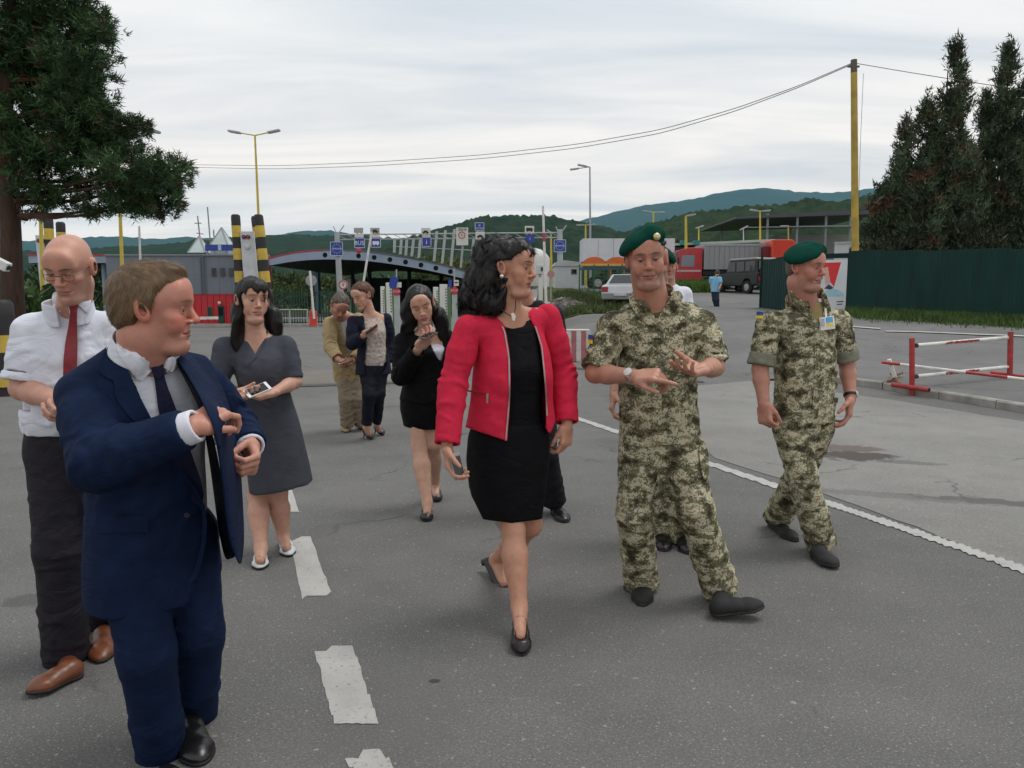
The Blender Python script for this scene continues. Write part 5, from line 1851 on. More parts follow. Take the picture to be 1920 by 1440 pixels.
def black_woman():
	P = Person(G(800, 956), 'woman with long dark hair in a black suit tilting her head over a phone', None, (.58, .34, .245))
	hd = Head(J(789, 571, 5.12), yaw=10, pitch=20, roll=-15, sc=1.03, sex='f', jaw=1.0, open_=.25)
	P.head = hd
	P.fc = dict(brow=(.04, .025, .02), red=.2, lips=(.42, .14, .13))
	neck = J(800, 622, 5.22)
	shA, shB = J(756, 640, 5.18), J(836, 634, 5.28)
	elA, wrA = J(752, 704, 5.10), J(786, 652, 4.94)
	elB, wrB = J(850, 702, 5.24), J(842, 760, 5.16)
	pel = J(797, 742, 5.25)
	hpA, hpB = J(782, 752, 5.23), J(818, 752, 5.27)
	knA, anA = J(786, 838, 5.16), G(801, 942, .11)
	knB, anB = J(812, 832, 5.22), G(816, 908, .11)
	T = Torso(pel, neck, hpA, hpB, shA, shB)
	L = T.len
	arms = [(shA, elA, wrA), (shB, elB, wrB)]; legs = [(hpA, knA, anA), (hpB, knB, anB)]
	std_body(P, T, neck, arms, legs, 'f', neckr=.052)
	for an, toe in ((anA, G(801, 972, .02)), (anB, G(818, 938, .02))):
		P.add(rcone(an, an * .35 + toe * .65, .034, .026), .02)
	P.hand(wrA, J(806, 628, 4.88) - wrA, (.1, .35, .9), -1, curl=(38, 40, 42, 45), sc=1.0, thumb=(.6, .5))
	P.hand(wrB, J(842, 790, 5.12) - wrB, (-.8, .3, 0), -1, curl=(35, 38, 40, 42), sc=.95)
	P.body(.016, .0040, [(np.minimum(k, a) - .07, np.maximum(k, a) + .06, .010) for _, k, a in legs] + [(J(780, 670, 5.1), J(830, 605, 5.3), .008)])
	hd.eyes(P, (.04, .03, .02), look=(0, -.5))
	bl = lambda px, py, Y, r: wl(hd, J(px, py, Y), r)
	ex = [(bl(768, 590, 5.18, (.06, .07, .10)), .03), (bl(764, 625, 5.16, (.048, .05, .075)), .03), (bl(826, 600, 5.22, (.05, .07, .10)), .03), (bl(832, 632, 5.18, (.045, .05, .07)), .03), (bl(796, 575, 5.24, (.09, .07, .09)), .03)]
	front = lambda x, y, z: np.maximum(np.interp(z, [-.14, -.05, .03, .08], [.0, .012, .022, .062]) + .02 * np.clip(np.abs(x) / .06, 0, 1) ** 3 - y, z - .072)
	hg = long_hair(hd, .0065, ex, front, -.34, T=.014, noise=.0025, lam=.06, wide=.22)
	P.wear('hair', hg, paint('hair_black_base', (.006, .005, .005), .5, .3, 60))
	dn = lambda p: np.tile(np.array([0, -.05, -1.0]), (len(p), 1)) + .35 * np.stack([wavy(p, 5, .08), wavy(p, 6, .08), 0 * p[:, 0]], -1)
	strands(P, 'hair_strands', hg, dn, hair_mat('hair_dark', .36), 2000, (.06, .14), 6, .0022, (.012, .009, .009), 4, lift=(0, .008), var=.4)
	black = paint('black_suiting', (.0048, .0048, .0062), .8, .3, 20, .1, 350, spec=.14, wrinkle=.3)
	top = [(.02, .14, .105, .1), (.2, .128, .10, .09), (.34, .136, .13, .095), (L - .085, .12, .078, .085), (L - .03, .07, .045, .06)]
	gt = garment(trunk(T, top, [], .05, 2.3), .009)
	cut(gt, [(782, 600), (826, 600), (822, 632), (814, 644), (804, 644), (792, 626)], front=(T.at(0, 0, L), T.frame(L)[1]), it=0)
	P.wear('blouse', gt, paint('lavender_blouse', (.62, .60, .70), .7, .12, 20, .1, 200))
	js = [(-.03, .176, .142, .150), (.08, .160, .135, .125), (.2, .148, .128, .108), (.34, .154, .150, .112), (L - .09, .140, .096, .098), (L - .035, .085, .058, .08)]
	g = garment(trunk(T, js, arms, .062, 2.4, .045), .008)
	drape(g, .003, .2, 8)
	g.d = np.maximum(g.d, -(g.d + f32(.022)))
	cut(g, [(796, 590), (836, 590), (832, 620), (834, 650), (828, 680), (818, 668), (806, 640), (796, 620)], front=(T.at(0, -.01, 0), T.frame(0)[1]), it=1, w=.2)
	P.wear('jacket', g, black)
	for sh, el, wr, sd in ((shA, elA, wrA, 3), (shB, elB, wrB, 13)):
		p_, c, u = sleeve(sh, el, wr, (.064, .062, .056), 1.92)
		gs = garment(p_, .0075); arm_folds(gs, sh, el, wr, .006, sd); hollow(gs, c, u, .046)
		P.wear('sleeve', gs, black)
	hem = (J(795, 802, 5.2) - T.o) @ T.u
	sk = [(hem, .142, .135, .14), (hem * .5, .168, .138, .155), (0, .172, .132, .148), (.08, .15, .122, .12)]
	gk = garment([(T.loft(sk, 2.3), .02)], .008); drape(gk, .003, .2, 3)
	hollow(gk, T.at(0, 0, hem), T.u * -1, .115)
	P.wear('skirt', gk, black)
	pat = paint('black_leather_pump', (.012, .011, .012), .3, .15, 20)
	op = lambda at, w: [rcone(at(.05, 0, .085), at(.62, 0, .066), w * .92, w * .86)]
	shoe(P, G(801, 957, .03), G(800, 978, .003), w=.043, top=0, mat=pat, h=.0055, opening=op, heelh=(.018, .014))
	shoe(P, G(817, 922, .04), G(819, 941, .003), w=.043, top=0, mat=pat, h=.0055, opening=op, heelh=(.018, .014))
	box_phone('phone', 'dark phone held up by the woman in the black suit', J(803, 629, 4.86), (.55, .72, .28), (-.15, -.35, .9), size=(.064, .125, .009), body=(.10, .08, .08))
	return P


def navy_woman():
	P = Person(G(700, 815), 'auburn-haired woman in navy blazer, pale patterned blouse and high heels reading a phone', None, (.55, .31, .225))
	hd = Head(J(679, 554, 7.75), yaw=-35, pitch=24, roll=-4, sc=1.06, sex='f', open_=.3)
	P.head = hd
	P.fc = dict(brow=(.12, .06, .03), red=.3, lips=(.40, .17, .15))
	neck = J(697, 588, 7.84)
	shA, shB = J(662, 603, 7.76), J(724, 598, 7.94)
	elA, wrA = J(660, 645, 7.68), J(683, 628, 7.55)
	elB, wrB = J(732, 645, 7.98), J(726, 682, 7.90)
	pel = J(700, 683, 7.85)
	hpA, hpB = J(689, 690, 7.83), J(712, 690, 7.88)
	knA, anA = J(692, 740, 7.72), J(687, 800, 7.82)
	knB, anB = J(710, 738, 7.80), J(706, 795, 8.02)
	T = Torso(pel, neck, hpA, hpB, shA, shB)
	L = T.len
	arms = [(shA, elA, wrA), (shB, elB, wrB)]; legs = [(hpA, knA, anA), (hpB, knB, anB)]
	std_body(P, T, neck, arms, legs, 'f', neckr=.052)
	for an, toe in ((anA, G(695, 821, .02)), (anB, G(714, 813, .02))):
		P.add(rcone(an, an * .3 + toe * .7, .036, .028), .02)
	P.hand(wrA, J(698, 620, 7.50) - wrA, (.2, .5, .8), -1, curl=(35, 38, 42, 45), sc=1.05, h=.005)
	P.hand(wrB, J(724, 700, 7.86) - wrB, (-.8, .3, 0), -1, curl=(35, 38, 40, 42), sc=1.0, h=.006)
	P.body(.018, .0052, [(an - .07, an + .07, .010) for an in (anA, anB)])
	hd.eyes(P, (.05, .04, .03), look=(0, -.5))
	zl = lambda ax, y: np.interp(y, [-.125, -.085, -.035, -.018, .008, .018, .040, .060, .075, .10], [-.09, -.085, -.055, .012, .008, .035, .052, .066, .072, .078])
	hg = hair_cap(hd, .006, zl, .014, noise=.002, lam=.03, extra=[lambda x, y, z: _ell(x, y, z, (0, -.115, .0), (.045, .04, .045))])
	P.wear('hair', hg, paint('hair_auburn_base', (.075, .028, .012), .5, .3, 60))
	strands(P, 'hair_strands', hg, lambda p: np.tile(-hd.Y * 1.0 - hd.Z * .2, (len(p), 1)), hair_mat(), 1200, (.03, .07), 4, .0026, (.11, .042, .018), 3, lift=(0, .004))
	navy = paint('navy_blazer', (.0075, .009, .022), .75, .2, 20, .1, 350, spec=.2, wrinkle=.3)
	bs = [(-.01, .150, .115, .115), (.06, .146, .125, .11), (.2, .132, .118, .095), (.34, .138, .138, .10), (L - .085, .125, .085, .09), (L - .03, .08, .055, .065), (L, .062, .048, .058)]
	g = garment(trunk(T, bs, [], .05, 2.3), .010)
	folds(g, T.at(0, .12, .1), T.u, .12, .006, .06, 3); folds(g, T.at(0, .12, .28), T.x0 + T.u * .4, .12, .005, .06, 5)
	P.wear('blouse', g, paint('patterned_blouse', (.40, .345, .31), .8, .32, 48, .2, 200))
	js = [(-.10, .188, .155, .160), (.06, .168, .145, .130), (.2, .152, .136, .112), (.34, .156, .158, .115), (L - .09, .142, .098, .10), (L - .035, .085, .058, .08)]
	gj = garment(trunk(T, js, arms, .062, 2.4, .045), .010)
	drape(gj, .003, .2, 8)
	gj.d = np.maximum(gj.d, -(gj.d + f32(.02)))
	cut(gj, [(684, 560), (712, 570), (724, 600), (727, 640), (724, 700), (686, 720), (683, 690), (689, 640), (682, 600)], front=(T.at(0, -.02, 0), T.frame(0)[1]), it=1, w=.2)
	P.wear('blazer', gj, navy)
	for sh, el, wr, sd in ((shA, elA, wrA, 3), (shB, elB, wrB, 13)):
		p_, c, u = sleeve(sh, el, wr, (.062, .060, .054), 1.93)
		gs = garment(p_, .009); arm_folds(gs, sh, el, wr, .006, sd); hollow(gs, c, u, .044)
		P.wear('sleeve', gs, navy)
	parts, ends = trouser_parts(T, legs, .092, .066, .054, (.93, .93), (.165, .115, .130))
	gt = garment(parts, .010); leg_folds(gt, legs, .005, 61)
	P.wear('trousers', gt, paint('navy_trousers', (.006, .008, .016), .75, .2, 20, spec=.2))
	pat = paint('black_leather_pump', (.012, .011, .012), .3, .15, 20)
	op = lambda at, w: [rcone(at(.05, 0, .085), at(.58, 0, .062), w * .76, w * .70)]
	shoe(P, G(682, 808, .075), G(698, 825, .003), w=.042, top=0, mat=pat, h=.006, opening=op, heelh=(.010, .006), point=True)
	shoe(P, G(703, 801, .075), G(719, 817, .003), w=.042, top=0, mat=pat, h=.006, opening=op, heelh=(.010, .006), point=True)
	box_phone('phone', 'small phone held by the auburn-haired woman in the navy blazer', J(697, 618, 7.47), J(703, 614, 7.5) - J(691, 622, 7.46), (-.2, .5, .8), body=(.05, .05, .055))
	return P


def beige_man():
	P = Person(G(665, 807), 'man in a beige jacket and tan trousers bending over the phone in his hand', None, (.42, .20, .14))
	hd = Head(J(637, 573, 7.95), yaw=25, pitch=42, roll=14, sc=1.08, open_=.3)
	P.head = hd
	P.fc = dict(brow=(.10, .07, .05), stubble=.5, red=.4)
	neck = J(641, 588, 8.22)
	shA, shB = J(618, 606, 8.12), J(672, 598, 8.26)
	elA, wrA = J(620, 650, 8.02), J(634, 674, 7.88)
	elB, wrB = J(684, 645, 8.2), J(662, 676, 8.0)
	pel = J(656, 690, 8.40)
	hpA, hpB = J(646, 697, 8.38), J(668, 697, 8.42)
	knA, anA = J(650, 748, 8.30), J(652, 798, 8.40)
	knB, anB = J(672, 746, 8.34), J(678, 796, 8.48)
	T = Torso(pel, neck, hpA, hpB, shA, shB)
	L = T.len
	arms = [(shA, elA, wrA), (shB, elB, wrB)]; legs = [(hpA, knA, anA), (hpB, knB, anB)]
	std_body(P, T, neck, arms, legs, neckr=.062, bare_leg=False)
	P.hand(wrA, J(650, 682, 7.80) - wrA, (.1, .3, .9), -1, curl=(30, 33, 36, 40), sc=1.05, h=.005)
	P.hand(wrB, J(650, 690, 7.9) - wrB, (-.3, .3, .9), 1, curl=(30, 33, 36, 40), sc=1.0, h=.007)
	P.body(.018, .0055)
	hd.eyes(P, (.05, .05, .05), look=(0, -.5))
	zl = lambda ax, y: np.interp(y, [-.125, -.085, -.035, -.018, .008, .018, .040, .060, .075, .10], [-.09, -.085, -.055, .012, -.01, .035, .052, .066, .072, .078])
	hg = hair_cap(hd, .006, zl, .010, noise=.002, lam=.03)
	P.wear('hair', hg, paint('hair_greying', (.085, .062, .045), .6, .35, 70))
	strands(P, 'hair_strands', hg, lambda p: np.tile(hd.Y * .8 - hd.Z * .4, (len(p), 1)), hair_mat(), 900, (.02, .04), 3, .003, (.13, .10, .075), 3, lift=(0, .004))
	beige = paint('beige_linen', (.36, .275, .145), .85, .10, 16, .2, 260, spec=.2, wrinkle=.4)
	ss = [(.0, .155, .115, .12), (.2, .15, .115, .105), (.36, .16, .11, .105), (L - .08, .125, .085, .09), (L - .02, .08, .07, .075), (L + .01, .075, .062, .07)]
	g = garment(trunk(T, ss, [], .05, 2.4), .011)
	P.wear('shirt', g, paint('pale_blue_shirt', (.46, .47, .52), .8, .06, 16))
	js = [(-.12, .196, .150, .155), (.05, .182, .142, .130), (.2, .180, .138, .120), (.36, .184, .130, .122), (L - .11, .162, .105, .11), (L - .045, .098, .068, .092), (L - .01, .085, .05, .085)]
	gj = garment(trunk(T, js, arms, .072, 2.4, .055), .010)
	folds(gj, T.at(-.1, .12, .15), T.u + T.x0 * .7, .14, .010, .09, 4); drape(gj, .004, .2, 7)
	gj.d = np.maximum(gj.d, -(gj.d + f32(.02)))
	cut(gj, [(634, 570), (660, 570), (664, 600), (660, 640), (652, 668), (648, 640), (640, 610)], front=(T.at(0, -.02, 0), T.frame(0)[1]), it=1, w=.2)
	P.wear('jacket', gj, beige)
	for sh, el, wr, sd in ((shA, elA, wrA, 3), (shB, elB, wrB, 13)):
		p_, c, u = sleeve(sh, el, wr, (.070, .068, .058), 1.94)
		gs = garment(p_, .009); arm_folds(gs, sh, el, wr, .007, sd); hollow(gs, c, u, .048)
		P.wear('sleeve', gs, beige)
	parts, ends = trouser_parts(T, legs, .100, .084, .078, (.99, .99), (.165, .115, .13))
	gt = garment(parts, .010); leg_folds(gt, legs, .010, 71)
	P.wear('trousers', gt, paint('tan_chino', (.235, .19, .135), .85, .12, 16, .15, 260, spec=.2, wrinkle=.45))
	sd = paint('tan_suede_shoe', (.33, .25, .13), .85, .15, 30)
	shoe(P, G(651, 800), G(649, 812), w=.052, top=.07, mat=sd, h=.008, ankle=anA)
	shoe(P, G(678, 796), G(680, 806), w=.052, top=.07, mat=sd, h=.008, ankle=anB)
	box_phone('phone', 'phone held low by the man in the beige jacket', J(647, 678, 7.80), J(653, 676, 7.8) - J(641, 680, 7.8), (0, -.1, 1), body=(.55, .4, .36))
	return P


def plain_man(label, base_px, Y, head, pose, cols, skin=(.48, .25, .18), group=None, cap=None, h=.011, gz=0.0, camo=False, short=False):
	"""a man mostly hidden behind others: trunk, arms, legs, shirt or jacket, trousers, shoes"""
	base = G(*base_px, gz) if gz == 0 else np.array([*J(base_px[0], base_px[1], Y)[:2], gz])
	P = Person(base, label, group, skin)
	j = {k: J(*v) for k, v in pose.items()}
	hd = Head(J(*head[0]), yaw=head[1], pitch=head[2], roll=head[3], sc=head[4], fat=.5)
	P.head = hd
	P.fc = dict(brow=(.08, .05, .04), stubble=.3, red=.35)
	T = Torso(j['pel'], j['neck'], j['hpA'], j['hpB'], j['shA'], j['shB'])
	L = T.len
	arms = [(j['shA'], j['elA'], j['wrA']), (j['shB'], j['elB'], j['wrB'])]; legs = [(j['hpA'], j['knA'], j['anA']), (j['hpB'], j['knB'], j['anB'])]
	std_body(P, T, j['neck'], arms, legs, neckr=.064, bare_leg=False)
	fw = T.frame(0)[1]
	for (sh, el, wr), sx in zip(arms, (1, -1)):
		P.hand(wr, unit(wr - el) * 1 + np.array([0, 0, -.2]), T.x0 * sx, sx, curl=(35, 38, 42, 45), sc=1.0, h=h * .6)
	P.body(h * 1.5, h * .5)
	hd.eyes(P)
	hc = cols.get('hair', (.05, .035, .025))
	zl = lambda ax, y: np.interp(y, [-.125, -.085, -.035, -.018, .008, .018, .040, .060, .075, .10], [-.09, -.085, -.055, .012, -.01, .035, .052, .066, .072, .078])
	P.wear('hair', hair_cap(hd, h * .6, zl, .008, noise=.001), paint('hair_%d' % (hc[0] * 999), hc, .6, .3, 70))
	if cap: beret(P, hd, cap, h=h * .5)
	up, lo = cols['top'], cols['legs']
	js = [(-.06, .182, .135, .14), (.06, .180, .138, .130), (.2, .180, .135, .118), (.36, .184, .128, .12), (L - .10, .162, .105, .108), (L - .04, .100, .078, .09), (L + .01, .082, .068, .08)]
	parts = trunk(T, js, arms, .072, 2.4, .058); ends = []
	for sh, el, wr in arms:
		p_, c, u = sleeve(sh, el, wr, (.072, .070, .062 if not short else .074), .92 if short else 1.93); parts += p_; ends.append((c, u))
	g = garment(parts, h)
	for c, u in ends: hollow(g, c, u, .050 if not short else .062)
	folds(g, T.at(0, .1, .15), T.u, .15, .005, .09, 4); drape(g, .003, .18, 6)
	P.wear(cols.get('topname', 'jacket'), g, up)
	parts, ends = trouser_parts(T, legs, .102, .084, .086, (.98, .98), (.17, .12, .13))
	gt = garment(parts, h); leg_folds(gt, legs, .006, 81)
	P.wear('trousers', gt, lo)
	sm = paint('black_leather', (.008, .008, .009), .28, .15, 20, .05, 80)
	for (h_, k_, a_) in legs:
		heel = np.array([a_[0], a_[1] + .03, gz]); toe = heel + unit(fw * np.array([1, 1, 0])) * .27
		shoe(P, heel, toe, w=.052, top=.09, mat=sm, h=h * .7, ankle=a_)
	P.T, P.L, P.gt = T, L, g
	return P


def others():
	dk = paint('dark_suit_wool', (.010, .011, .016), .75, .2, 20, .1, 350, spec=.2)
	P = plain_man('man in a dark suit mostly hidden behind the woman in pink', (1020, 965), 5.1, ((976, 517, 5.05), 30, 0, 0, 1.0),
				  dict(neck=(992, 568, 5.12), shA=(940, 600, 5.08), shB=(1036, 592, 5.16), elA=(925, 668, 5.1), wrA=(925, 735, 5.0), elB=(1046, 660, 5.16), wrB=(1038, 725, 5.05), pel=(995, 748, 5.12),
					   hpA=(970, 756, 5.1), hpB=(1016, 756, 5.14), knA=(972, 850, 5.15), anA=(975, 945, 5.3), knB=(1022, 852, 5.02), anB=(1040, 945, 5.12)),
				  dict(top=dk, legs=dk, topname='suit_jacket'))
	P.patch('shirt_collar', [P.gt], [(985, 548), (1006, 540), (1009, 556), (1000, 566)], paint('white_cotton', (.68, .70, .78), .8, .04, 20, .1, 300, spec=.2), off=.004, thick=.008)
	camo = camo_mat()
	plain_man('soldier in green beret standing hidden behind the pointing soldier', (1255, 1040), 4.5, ((1231, 500, 4.45), -15, 0, 0, .98),
			  dict(neck=(1236, 560, 4.5), shA=(1185, 592, 4.46), shB=(1290, 590, 4.54), elA=(1166, 672, 4.5), wrA=(1152, 738, 4.42), elB=(1290, 672, 4.5), wrB=(1275, 735, 4.45), pel=(1243, 775, 4.5),
				   hpA=(1222, 785, 4.5), hpB=(1268, 785, 4.5), knA=(1228, 895, 4.48), anA=(1233, 1010, 4.55), knB=(1272, 895, 4.44), anB=(1277, 1012, 4.5)),
			  dict(top=camo, legs=camo, topname='shirt_jacket'), group='soldiers in camouflage', cap=1, short=True)
	wh = paint('white_shirt', (.66, .69, .77), .82, .05, 16, .12, 300, spec=.2)
	gy = paint('charcoal_trousers', (.018, .016, .022), .75, .15, 18, .1, 400, spec=.2)
	plain_man('man in a white shirt seen just past the pointing soldier\'s neck', (1262, 825), 8.0, ((1254, 500, 7.9), -10, 5, 0, 1.05),
			  dict(neck=(1254, 536, 7.95), shA=(1226, 550, 7.9), shB=(1284, 550, 8.0), elA=(1222, 596, 7.9), wrA=(1224, 638, 7.8), elB=(1288, 596, 8.0), wrB=(1284, 638, 7.9), pel=(1256, 655, 7.95),
				   hpA=(1244, 660, 7.95), hpB=(1268, 660, 7.95), knA=(1246, 735, 7.9), anA=(1248, 806, 8.0), knB=(1268, 735, 7.9), anB=(1270, 806, 8.0)),
			  dict(top=wh, legs=gy, topname='shirt'), h=.016)
	bl = paint('sky_blue_shirt', (.20, .46, .68), .8, .06, 16)
	nv = paint('navy_uniform', (.010, .022, .045), .8, .15, 16)
	z = float(J(1342, 581, 32)[2])
	plain_man('man in a light blue shirt and navy trousers walking away by the green jeep', (1342, 581), 32, ((1345, 512, 32), 160, 20, 0, 1.1),
			  dict(neck=(1342, 519, 32), shA=(1350, 522, 32), shB=(1333, 522, 32), elA=(1352, 533, 31.9), wrA=(1349, 540, 31.7), elB=(1332, 533, 32.1), wrB=(1334, 543, 32), pel=(1341, 545, 32),
				   hpA=(1344, 546, 32), hpB=(1338, 546, 32), knA=(1345, 562, 31.9), anA=(1345, 577, 32), knB=(1339, 562, 32), anB=(1344, 577, 32.2)),
			  dict(top=bl, legs=nv, topname='shirt'), h=.022, gz=z, short=True)


def people():
	for f in (soldier_main, suit_man, pink_woman, bald_man, grey_woman, soldier_right, black_woman, navy_woman, beige_man, others):
		f()
# ------------------------------------------------------------------ the lie of the land
_ZY = np.array([-50, 11.5, 13, 20, 27, 32, 46, 60, 90, 4000], float)
_ZZ = np.array([0, 0, .10, .48, .90, 1.04, 1.85, 2.4, 3.0, 3.0], float)


def sst(v):
	v = np.clip(v, 0, 1)
	return v * v * (3 - 2 * v)


def gz(x, y):
	"""height of the ground: level road, rising to the right beyond the kerb"""
	return np.interp(y, _ZY, _ZZ) * sst((np.asarray(x) + .3) / 3.2) * np.where(np.asarray(y) > 200, np.clip(1 - (np.asarray(y) - 200) / 300, 0, 1), 1)


def GG(px, py, lift=0.0):
	"""where the sight line through a photo pixel meets the ground"""
	r = ray(px, py)
	Y = np.concatenate([np.arange(1.5, 80, .05), np.arange(80, 400, 1)])
	p = CAM + r * Y[:, None]
	d = p[:, 2] - gz(p[:, 0], p[:, 1])
	i = np.argmax(d < 0) if (d < 0).any() else len(Y) - 1
	p = CAM + r * Y[i]
	return np.array([p[0], p[1], float(gz(p[0], p[1])) + lift])


def base(px, Y, lift=0.0):
	x = (px - 960.0) / F * Y / 1.0
	r = ray(px, 560)
	x = r[0] * Y
	return np.array([x, Y, float(gz(x, Y)) + lift])


def zat(py, Y):
	"""height that projects to photo row py at distance Y (near the middle columns)"""
	return float(J(960, py, Y)[2])


def sheet(name, xs, ys, mat, lift, kind='structure', zfun=None):
	X, Yv = np.meshgrid(xs, ys, indexing='ij')
	Z = (gz(X, Yv) if zfun is None else zfun(X, Yv)) + lift
	V = np.stack([X, Yv, Z], -1).reshape(-1, 3)
	n, m = len(xs), len(ys)
	i = (np.arange(n - 1)[:, None] * m + np.arange(m - 1)[None]).ravel()
	Q = np.stack([i, i + m, i + m + 1, i + 1], -1)
	o = link(name, np_mesh(name, V, Q, True), None, mat)
	return tag(o, kind=kind)


def poly_sheet(name, pts, mat, lift, parent=None, step=40, jit=0.0):
	"""flat marking laid on the ground inside a picture outline"""
	w = []
	for i in range(len(pts)):
		a, b = np.array(pts[i], float), np.array(pts[(i + 1) % len(pts)], float)
		k = max(1, int(np.linalg.norm(b - a) / step))
		for j in range(k):
			q = a + (b - a) * j / k
			w.append(GG(q[0], q[1], lift) + (np.array([*(RNG.normal(size=2) * jit), 0]) if jit else 0))
	bm = bmesh.new()
	vs = [bm.verts.new(p) for p in w]
	f = bm.faces.new(vs)
	bmesh.ops.triangulate(bm, faces=[f])
	bmesh.ops.recalc_face_normals(bm, faces=bm.faces)
	if sum(f.normal.z for f in bm.faces) < 0:
		bmesh.ops.reverse_faces(bm, faces=bm.faces)
	me = bpy.data.meshes.new(name); bm.to_mesh(me); bm.free()
	return link(name, me, parent, mat)


def asphalt(name, c0, c1, speck=.5, stains=(), rough=.92, cracks=0.0):
	"""aged asphalt: broad tone changes, stone speckle, stains with their own outline, fine cracks"""
	if name in MATS: return MATS[name]
	m, N, L, B = _nt(name)
	tc = N.new('ShaderNodeTexCoord')

	def noise(scale, det=6, ro=.55, dist=0.0):
		n = N.new('ShaderNodeTexNoise')
		n.inputs['Scale'].default_value, n.inputs['Detail'].default_value, n.inputs['Roughness'].default_value, n.inputs['Distortion'].default_value = scale, det, ro, dist
		L.new(tc.outputs['Object'], n.inputs['Vector'])
		return n.outputs[0]

	def rng(v, a, b, c, d):
		r = N.new('ShaderNodeMapRange'); r.inputs[1].default_value, r.inputs[2].default_value, r.inputs[3].default_value, r.inputs[4].default_value = a, b, c, d
		L.new(v, r.inputs[0]); return r.outputs[0]

	def mix(f, a, b, mode='MIX'):
		x = N.new('ShaderNodeMix'); x.data_type = 'RGBA'; x.blend_type = mode
		if isinstance(f, float): x.inputs[0].default_value = f
		else: L.new(f, x.inputs[0])
		for s, v in ((6, a), (7, b)):
			if isinstance(v, tuple): x.inputs[s].default_value = (*v, 1)
			else: L.new(v, x.inputs[s])
		return x.outputs[2]
	col = mix(rng(noise(.35, 8, .6, .6), .35, .65, 0, 1), c0, c1)
	col = mix(rng(noise(2.2, 6, .6), .42, .68, 0, .35), col, tuple(v * .72 for v in c0))
	col = mix(rng(noise(95, 2), .44, .60, 0, .55 * speck), col, tuple(v * .45 for v in c0))
	col = mix(rng(noise(130, 2, .5), .60, .70, 0, speck), col, tuple(min(v * 2.0 + .06, .6) for v in c1))
	col = mix(rng(noise(38, 2, .5), .66, .72, 0, .7 * speck), col, tuple(min(v * 2.2 + .06, .6) for v in c1))
	if cracks:
		vo = N.new('ShaderNodeTexVoronoi'); vo.feature = 'DISTANCE_TO_EDGE'; vo.inputs['Scale'].default_value = .55
		ds = N.new('ShaderNodeVectorMath'); ds.operation = 'ADD'
		nn = N.new('ShaderNodeTexNoise'); nn.inputs['Scale'].default_value = 1.8; nn.inputs['Detail'].default_value = 5
		L.new(tc.outputs['Object'], nn.inputs['Vector'])
		sc = N.new('ShaderNodeVectorMath'); sc.operation = 'SCALE'; sc.inputs[3].default_value = .8
		L.new(nn.outputs['Color'], sc.inputs[0])
		L.new(tc.outputs['Object'], ds.inputs[0]); L.new(sc.outputs[0], ds.inputs[1])
		L.new(ds.outputs[0], vo.inputs['Vector'])
		ck = N.new('ShaderNodeMath'); ck.operation = 'MULTIPLY'
		L.new(rng(vo.outputs['Distance'], .0, .012, 1, 0), ck.inputs[0]); L.new(rng(noise(.8, 3), .52, .60, 0, cracks), ck.inputs[1])
		col = mix(ck.outputs[0], col, tuple(v * .3 for v in c0))
	for (cx, cy, rx, ry, ang, sc, amt) in stains:
		mp = N.new('ShaderNodeMapping'); mp.vector_type = 'TEXTURE'
		mp.inputs['Location'].default_value = (cx, cy, 0); mp.inputs['Rotation'].default_value = (0, 0, ang); mp.inputs['Scale'].default_value = (rx, ry, 1000)
		L.new(tc.outputs['Object'], mp.inputs[0])
		ln = N.new('ShaderNodeVectorMath'); ln.operation = 'LENGTH'
		L.new(mp.outputs[0], ln.inputs[0])
		ad = N.new('ShaderNodeMath'); ad.operation = 'ADD'
		L.new(ln.outputs['Value'], ad.inputs[0]); L.new(rng(noise(3.1 / max(min(rx, ry), .2) * .5, 6, .65), .3, .7, -.45, .45), ad.inputs[1])
		col = mix(rng(ad.outputs[0], .75, 1.1, amt, 0), col, sc)
	L.new(col, B.inputs['Base Color'])
	B.inputs['Roughness'].default_value = rough
	B.inputs['Specular IOR Level'].default_value = .3
	bp = N.new('ShaderNodeBump'); bp.inputs['Strength'].default_value = .55; bp.inputs['Distance'].default_value = .012
	L.new(noise(85, 4, .6), bp.inputs['Height']); L.new(bp.outputs[0], B.inputs['Normal'])
	MATS[name] = m
	return m


